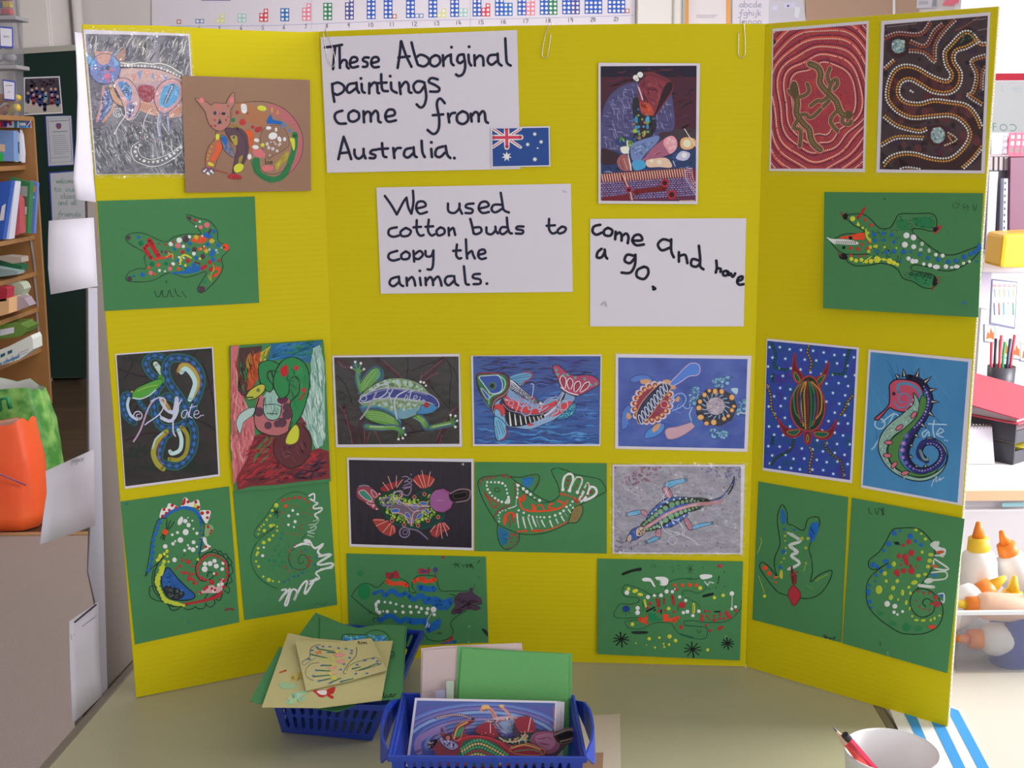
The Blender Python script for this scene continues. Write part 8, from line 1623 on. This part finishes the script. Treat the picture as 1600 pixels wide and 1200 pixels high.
a = rc.art(980, 0, 3.8095, 63, clip=False); a.f('862,35 895,30 895,60 862,60', '#c4c4dc', 0); a.f('935,20 1000,10 1000,45 930,50', '#c0c0d8', 0); a.f('900,-30 960,-30 960,0 900,0', '#b4a8cc', 0); a.d('958,35', 7, '#50507c'); a.f('1000,40 1030,45 1020,110 995,100', '#ccccd8', 0); rc.done('printed_patches')
pb = empty('pin_board', 'brown pin board on the back wall above the right panel', 'pin board')
qs('cork_panel', '1259,-25 1398,-25 1398,75 1259,75', YW-.004, .012, mat('brown_hessian', '#a58876', .9, bump=(300, .3)), pb)
qs('divider_strip', '1395,-25 1399,-25 1399,75 1395,75', YW-.02, .02, M_CUP, pb); qs('cork_panel', '1399,-25 1436,-25 1436,75 1399,75', YW-.004, .012, mat('brown_hessian', '#a58876', .9), pb)
bp_ = pinned('poster', 'small white and grey leaflet pinned beside the window', 'poster', '1434,-25 1465,-25 1463,12 1432,13', YW-.006, M_PAP)
a = bp_.art(1180, 0, 3.8095, 64); a.f('1060,-20 1090,-20 1090,40 1050,40', '#8c8a94', 0); a.f('975,5 1030,5 1030,25 970,30', '#a8a4b0', 0); bp_.done('printed_patches')
pk = pinned('poster', 'pink paper heart shape in front of the window edge', 'poster', '1472,8 1478,0 1484,-8 1500,-10 1498,4 1488,9', YW-.006, mat('bright_pink_paper', '#dc6c80', .6))

# ------------------------------------------------------------------ right: window sill cabinet with files
def backlit(name, c):
    m = bpy.data.materials.new(name); m.use_nodes = True; nt = m.node_tree; o_ = nt.nodes['Material Output']; t_ = nt.nodes.new('ShaderNodeBsdfTranslucent'); x_ = nt.nodes.new('ShaderNodeMixShader')
    t_.inputs[0].default_value = lin(c, 1.3); nt.nodes['Principled BSDF'].inputs['Base Color'].default_value = lin(c); x_.inputs[0].default_value = .75
    nt.links.new(nt.nodes['Principled BSDF'].outputs[0], x_.inputs[1]); nt.links.new(t_.outputs[0], x_.inputs[2]); nt.links.new(x_.outputs[0], o_.inputs[0]); return m
qs('paper_strip', '1530,115 1680,114 1680,125 1530,126', YB-.03, .001, backlit('backlit_red_strip', '#f06c7c'), label='bright pink-red strip across the lower window', cat='strip')
wp = pinned('window_poster', 'translucent white poster with mirrored teal letters stuck on the window', 'poster', '1525,127 1680,126 1680,207 1525,207', YB-.02, backlit('backlit_paper', '#f4f6f8'))
a = wp.art(1540, 0, 4, 65)
a.l('105,535 100,555 110,575', 3, '#b0d0d8'); a.txt('cor', 165, 572, 24, 60, 2.6, '#b8d4dc', mirror=True)
a.l('48,770 48,815', 5, '#68a49c'); a.l('48,790 66,792', 4, '#68a49c'); a.l('48,772 66,772', 4, '#68a49c'); a.ring(112, 797, 22, 4.5, '#68a49c', 19); a.l('152,782 172,778 188,790 190,805 176,818 155,814', 4.5, '#68a49c'); a.l('170,680 190,684', 4, '#d8dce0')
wp.done('mirrored_lettering')
YC = 3.95; pL = at(1534, 420, YC); zc = at(1580, 409, YC).z
sc_ = empty('cabinet', 'white low cabinet under the window with files on its top', 'cabinet')
MC_ = mat('white_melamine', '#d4d0d4', .45)
MB().box(pL.x, YC, zc-.035, 3.15, YC+.5, zc).o('worktop', MC_, sc_, .004); MB().box(pL.x+.02, YC+.03, .006, 3.13, YC+.48, zc-.035).o('carcass', MC_, sc_)
e = empty('magazine_file', 'grey slatted magazine file behind the edge of the right panel', 'file')
qs('side_wall', '1545,262 1576,264 1574,404 1540,402', YC+.12, .004, mat('dark_grey_file', '#5c5a60', .4), e)
for x in (1546, 1554, 1562, 1570): qs('slat', '%g,244 %g,244 %g,266 %g,266' % (x, x+5, x+4.5, x-.5), YC+.10, .02, mat('taupe_slat', '#8c8084', .4), e)
qs('top_bar', '1545,241 1577,242 1577,245 1545,244.5', YC+.10, .03, mat('taupe_slat', '#8c8084'), e)
book('blue-white spiral notebook standing in the grey magazine file', '1546,268 1560,268 1553,402 1540,401', YC+.09, .008, M_('periwinkle_page', '#a8b0dc'))
book('white perforated binder strip standing next to the magazine file', '1569,279 1575,279 1573,390 1566,390', YC+.07, .03, M_('white_cover', '#c4c8d8'), 'binder', 'binder', [('hole', '%g,%g %g,%g %g,%g %g,%g' % (1570.2-i*.25, 284+i*10, 1572-i*.25, 284+i*10, 1572-i*.25, 288+i*10, 1570.2-i*.25, 288+i*10), ('black_hole', '#202028')) for i in range(10)])
book('large mauve box file on the white cabinet at the right edge', '1579,246 1700,244 1700,400 1577,400', YC+.08, .3, M_('mauve_box_file', '#6e465a', bump=(200, .1)), 'box file', 'box_file')
e = empty('tray', 'red slotted plastic tray on top of the mauve box file', 'tray'); zt0 = at(1600, 245, YC+.08).z+.001
xa, xb = at(1577, 230, YC+.1).x, at(1700, 230, YC+.1).x; mr = mat('red_slotted_plastic', '#e0405c', .4)
MB().box(xa, YC+.1, zt0, xb, YC+.3, zt0+.006).o('base', mr, e)
for z in (.006, .028, .050, .07): MB().box(xa, YC+.1, zt0+z, xb, YC+.104, zt0+z+.008).o('slat', mr, e)
for k in range(14): x = xa+(xb-xa)*k/13; MB().box(x-.003, YC+.099, zt0+.006, x+.003, YC+.103, zt0+.078).o('upright_bar', mr, e)
book('white and pink packet standing beside the red tray', '1549,212 1577,212 1577,241 1549,241', YC+.12, .06, M_('white_cover', '#c4c8d8'), 'packet', 'packet', [('printed_panel', '1575,214 1577,214 1577,238 1574,238', ('bright_red_panel', '#d04060'))])
yb2 = qs('box', '1568,366 1650,362 1650,419 1562,419', YC-.16, .14, mat('yellow_plastic_tub', '#e0a82c', .35), bevel=.012, label='yellow rounded plastic tub on the edge of the white cabinet', cat='tub')
# posters on the front of the cabinet
po = pinned('poster', 'small white chart of children figures in a blue frame on the cabinet front', 'poster', '1550,436 1590,440 1586,514 1547,506', YC+.026, mat('slate_blue_frame', '#6c7090', .6), pic='1551.5,438 1588.5,442 1584.5,511 1549,503.5', picm='#cfccd4')
a = po.art(1180, 280, 3.8095, 66)
for i, c in enumerate(('#b04c50', '#c08468', '#5c7ca0', '#a85c5c', '#4c8c6c')): a.txt('a', 1416+i*29, 640, 12, 14, 4, '#c46460'); a.l([(1424+i*28, 655), (1428+i*28, 700)], 7, ['#6c8c6c', '#88a860', '#b08870', '#6c9cb0', '#94a05c'][i]); a.l([(1422+i*28, 745), (1424+i*28, 805)], 9, ['#4c5c8c', '#a8484c', '#4c8cb0', '#c8c0b8', '#4c8c6c'][i]); a.d([(1422+i*28, 738)], 5, '#8c6c54')
po.done('printed_figures')
pinned('poster', 'narrow grey-framed sheet at the left of the cabinet front', 'poster', '1528,412 1550,415 1545,484 1528,480', YC+.026, M_('grey_lilac_paper', '#b0a8bc'))
for i, (x, y) in enumerate(((1538, 506), (1562, 530), (1578, 532), (1594, 536))):
    lf = pinned('leaf_picture', ['brown leaf picture left and highest of the four on the cabinet front', 'brown leaf picture second from the left on the cabinet front', 'brown leaf picture third from the left on the cabinet front', 'brown leaf picture at the right edge of the cabinet front'][i], 'picture', '%g,%g %g,%g %g,%g %g,%g' % (x, y, x+17, y+3, x+17, y+30, x, y+28), YC+.026, M_('slate_blue_frame', '#6c7090'), pic='%g,%g %g,%g %g,%g %g,%g' % (x+.8, y+.8, x+16.2, y+3.6, x+16.2, y+29, x+.8, y+27), picm='#b8b0a8', group='leaf pictures on the cabinet')
    a = lf.art(x, y, 1, i); a.f('3,24 5,12 8,16 10,6 13,14 15,12 15,25 9,22', '#a8643c', 0); lf.done('printed_leaf')

# counter with trays, pens, calendar
ZK = .745; yk = onz(1560, 764, ZK).y
ct = empty('counter', 'long white counter with orange front edge behind the plastic box of bottles', 'counter')
xk = onz(1470, 764, ZK).x
MB().box(xk, yk+.006, ZK-.03, 3.15, 3.6, ZK).o('worktop', MC_, ct, .003); MB().box(xk, yk, ZK-.026, 3.15, yk+.006, ZK-.004).o('front_edging', mat('pale_peach_edging', '#dcb894', .5), ct)
MB().box(xk+.03, yk+.03, .006, 3.13, 3.55, ZK-.03).o('carcass', MC_, ct)
for k in range(4):
    d0 = xk+.03+k*(3.1-xk)/4; MB().box(d0+.006, yk+.012, .1, d0+(3.1-xk)/4-.006, yk+.03, ZK-.05).o('door', MC_, ct, .003)
for i, (x, w_, y) in enumerate(((1562, 18, 776), (1566, 36, 786))): qs('sticker', '%g,%g %g,%g %g,%g %g,%g' % (x, y, x+w_, y-1, x+w_, y+5, x, y+6), yk+.0105, .0012, mat('pale_cyan_label', '#9cd0dc', .5), label=['short pale cyan sticker strip on the counter front', 'longer pale cyan sticker strip below the short one'][i], cat='sticker')
mb_ = mat('black_tray_plastic', '#34343c', .35)
N0 = set(COL.objects)
cn = onz(1583, 727, ZK); y0 = cn.y; xt0 = cn.x; TP = .048
tz = [ZK+.0015+i*TP for i in range(3)]
for i in range(2):
    e = empty('letter_tray', ['lower black letter tray of the stack on the counter', 'upper black letter tray under the red file'][i], 'letter tray', 'black letter trays on the counter')
    z0 = tz[i]; z1 = z0+TP-.002; X0 = xt0; X1 = X0+.25
    MB().box(X0, y0, z0, X1, y0+.33, z0+.005).o('base', mb_, e)
    for q in ((X0, X0+.004), (X1-.004, X1)): MB().box(q[0], y0, z0+.005, q[1], y0+.33, z1).o('side_wall', mb_, e, .001)
    MB().box(X0+.004, y0+.325, z0+.005, X1-.004, y0+.33, z1).o('back_wall', mb_, e)
    for q in ((X0+.004, X0+.05), (X1-.05, X1-.004)): MB().box(q[0], y0, z0+.005, q[1], y0+.004, z0+.03).o('front_lip', mb_, e)
    for k in range(2): MB().box(X0-.0012, y0+.06+k*.14, z0+.014, X0-.0002, y0+.12+k*.14, z0+.03).o('side_slot', mat('worn_grey_plastic', '#6c6c78', .4), e)
    MB().box(X0+.01, y0+.008, z0+.006, X1-.01, y0+.31, z0+.016+.01*i).o('paper_pile', M_('grey_white_papers', '#b8b4bc'), label=['papers in the lower black tray', 'papers in the upper black tray'][i]+' on the counter', cat='papers')
MB().hexa([(xt0+.06, y0-.02, tz[0]+.020), (xt0+.2, y0-.01, tz[0]+.018), (xt0+.2, y0+.1, tz[0]+.018), (xt0+.06, y0+.1, tz[0]+.020), (xt0+.06, y0-.02, tz[0]+.026), (xt0+.2, y0-.01, tz[0]+.024), (xt0+.2, y0+.1, tz[0]+.024), (xt0+.06, y0+.1, tz[0]+.026)]).o('folder', mat('yellow_folder_edge', '#c8b43c', .5), label='yellow folder edge sticking out of the lower black tray', cat='folder')
rf = empty('lever_arch_file', 'red lever arch file lying on top of the black letter trays', 'folder'); zr = tz[2]+.0005; X0 = xt0-.012; mrd = mat('red_file_cover', '#bc4454', .5); X1 = X0+.28; ya, yc = y0-.012, y0+.31
MB().box(X0, ya, zr, X1, yc, zr+.003).o('cover', mrd, rf, .001); MB().box(X0, yc-.004, zr+.003, X1, yc, zr+.045).o('spine', mrd, rf)
MB().hexa([(X0, ya, zr+.012), (X1, ya, zr+.012), (X1, yc, zr+.045), (X0, yc, zr+.045), (X0, ya, zr+.015), (X1, ya, zr+.015), (X1, yc, zr+.048), (X0, yc, zr+.048)]).o('cover', mrd, rf, .001)
MB().hexa([(X0+.01, ya+.01, zr+.004), (X1-.01, ya+.01, zr+.004), (X1-.01, yc-.01, zr+.004), (X0+.01, yc-.01, zr+.004), (X0+.01, ya+.01, zr+.011), (X1-.01, ya+.01, zr+.011), (X1-.01, yc-.01, zr+.042), (X0+.01, yc-.01, zr+.042)]).o('page_block', M_('grey_white_papers', '#b8b4bc'), rf)
RM = Matrix.Translation(cn) @ Matrix.Rotation(math.radians(38), 4, 'Z') @ Matrix.Translation(-cn)
for o in COL.objects:
    if o not in N0 and not o.parent: o.matrix_world = RM
# desk calendar
yq = onz(1540, 726, ZK).y; xa, xb = at(1508, 700, yq).x, at(1556, 700, yq).x
cal = empty('desk_calendar', 'white wire-bound desk calendar standing left of the black trays', 'calendar'); zt1 = at(1540, 672, yq).z
MB().slab([(xa, yq, ZK+.0015), (xb, yq, ZK+.0015), (xb, yq+.03, zt1), (xa, yq+.03, zt1)], (0, .002, 0)).o('front_page', M_WHITE, cal); MB().slab([(xa, yq+.048, ZK+.0015), (xb, yq+.048, ZK+.0015), (xb, yq+.034, zt1), (xa, yq+.034, zt1)], (0, .002, 0)).o('back_page', M_WHITE, cal)
for k in range(9):
    x = xa+(xb-xa)*(k+.5)/9; MB().tube([(x, yq+.032+.006*math.cos(t), zt1+.006*math.sin(t)) for t in [j*.7 for j in range(10)]], .0008, 5).o('wire_ring', M_WIRE, cal)
# pens standing in a pot behind the tray stack
yp = 3.3; pp = at(1552, 600, yp); e = MB(); e.lathe([(0, 0), (.035, 0), (.038, .10), (.035, .10), (.032, .005), (0, .005)], (pp.x+.02, yp, ZK+.0015), 20); e.o('pen_pot', mat('black_mesh_pot', '#3c3840', .4), label='dark pot of felt pens behind the letter trays', cat='pot', smooth=True)
for i, c in enumerate(('#b83040', '#1c1c28', '#c03848', '#2c8c4c', '#24304c', '#a82c3c')):
    x = pp.x-.005+.009*i; m = MB(); m.tube([(x, yp+.004*(i % 2), ZK+.01), (x-.01+.004*i, yp+.004*(i % 2)-.004, ZK+.17+.01*(i % 3))], .0042, 8)
    m.o('felt_pen', mat('pen_'+['red', 'black', 'scarlet', 'green', 'navy', 'crimson'][i], c, .4), label=['red', 'black', 'scarlet', 'green', 'navy', 'crimson'][i]+' felt pen standing in the dark pot behind the trays', cat='pen', group='felt pens in the dark pot', smooth=True)

# clear box of glue bottles on the pale table
YX = 1.60; zb0 = TZ+.0015
xL, xR = at(1486, 1060, YX).x, at(1486, 1060, YX).x+.30
e = empty('storage_box', 'clear plastic box full of orange-capped glue bottles at the right edge', 'storage box'); hz = at(1590, 958, YX).z; t = .0025
MB().box(xL+.01, YX+.01, zb0, xR-.01, YX+.21, zb0+t).o('base', M_CLEAR, e)
def wl(p): MB().hexa(p).o('side_wall', M_CLEAR, e)
def pr(x0, y0_, x1, y1_, ox, oy): wl([(x0, y0_, zb0+t), (x1, y0_, zb0+t), (x1+abs(oy)*0+t*(oy != 0)*0, y1_+t, zb0+t), (x0, y1_+t, zb0+t), (x0+ox, y0_+oy, hz), (x1+ox, y0_+oy, hz), (x1+ox, y1_+t+oy, hz), (x0+ox, y1_+t+oy, hz)])
pr(xL+.01, YX+.01, xR-.01, YX+.01, 0, -.01); pr(xL+.01, YX+.2075, xR-.01, YX+.2075, 0, .01); pr(xL+.01, YX+.0135, xL+.0125, YX+.205, -.01, 0); pr(xR-.0125, YX+.0135, xR-.01, YX+.205, .01, 0)
rm = MB()
for q in ((xL-.005, YX-.006, xR+.005, YX), (xL-.005, YX+.218, xR+.005, YX+.224), (xL-.005, YX, xL, YX+.218), (xR, YX, xR+.005, YX+.218)): rm.box(q[0], q[1], hz, q[2], q[3], hz+.005)
rm.o('rim', mat('frosted_rim', '#d0d4dc', .3), e)
M_BOT = mat('white_bottle', '#dcdcde', .35); M_CAP = mat('orange_cap', '#e07c28', .4); M_NOZ = mat('yellow_nozzle', '#e4b830', .4)
def bottle(label, p, d, s=1, cap=M_CAP, body=M_BOT, noz=M_NOZ, lab=None):
    p = Vector(p); d = Vector(d).normalized(); e = empty('glue_bottle', label, 'bottle', 'glue bottles in the clear box')
    m = MB(); m.lathe([(0, 0), (.023*s, 0), (.026*s, .004*s), (.026*s, .075*s), (.022*s, .088*s), (.014*s, .094*s), (0, .094*s)], p, 20, d); m.o('body', body, e, smooth=True)
    m = MB(); m.lathe([(.0, .092*s), (.0155*s, .092*s), (.0165*s, .094*s), (.0145*s, .112*s), (0, .112*s)], p, 18, d); m.o('cap', cap, e, smooth=True)
    m = MB(); m.lathe([(.0, .111*s), (.010*s, .111*s), (.0035*s, .135*s), (0, .136*s)], p, 14, d); m.o('nozzle', noz, e, smooth=True)
    return e
def bt(label, capx, capy, Y, d, s=1, **k):
    c = at(capx, capy, Y); d = Vector(d).normalized(); return bottle(label, c-d*.102*s, d, s, **k)
bt('upright glue bottle with yellow nozzle, highest of those at the panel edge', 1529, 850, YX+.15, (-.05, .05, 1), 1.05, cap=M_NOZ, noz=M_CAP)
bt('glue bottle with orange cap tilted right, behind the others', 1574, 858, YX+.17, (-.35, .05, .9), .95, noz=M_CAP)
bt('glue bottle lying diagonally across the box with its orange cap pointing up right', 1541, 922, YX+.09, (.72, .05, .5), 1.05)
bt('glue bottle with large yellow cap near the right edge of the box', 1581, 934, YX+.115, (.1, .1, 1), 1.02, cap=mat('amber_cap', '#e8a020', .4), body=mat('blue_bottle', '#34489c', .4))
bt('glue bottle with amber cap at the far right of the box', 1608, 950, YX+.045, (.25, 0, .9), 1.0, cap=mat('amber_cap', '#e8a020', .4), body=mat('blue_bottle', '#34489c', .4))
bottle('glue bottle lying at the bottom left of the box, orange cap towards the panel', (xL+.148, YX+.045, zb0+.034), (-1, .05, 0), .95, cap=M_CAP, noz=M_CAP)
bottle('glue bottle lying above the bottom one, peach coloured', (xL+.125, YX+.045, zb0+.082), (-1, .1, .05), .8, body=mat('peach_bottle', '#dcb49c', .4))
bottle('dark blue bottle standing at the front right inside the clear box', (xL+.185, YX+.06, zb0+.006), (.05, .02, 1), .95, body=mat('blue_bottle', '#34489c', .4), cap=mat('navy_cap', '#26346c', .4), noz=mat('navy_cap', '#26346c', .4))
bottle('second dark blue bottle standing further right inside the clear box', (xL+.245, YX+.06, zb0+.006), (-.05, .02, 1), .95, body=mat('blue_bottle', '#34489c', .4), cap=mat('navy_cap', '#26346c', .4), noz=mat('navy_cap', '#26346c', .4))
for k in (0, 1):
    x = at(70+k*150, 585, YN).x; MB().box(x-.03, YN-.12, .001, x+.03, YN+.045, .035).o('foot', mat('grey_trim', '#9c9a92'), nbd); MB().box(x-.02, YN+.005, .035, x+.02, YN+.035, .2).o('foot_post', mat('grey_trim', '#9c9a92'), nbd)
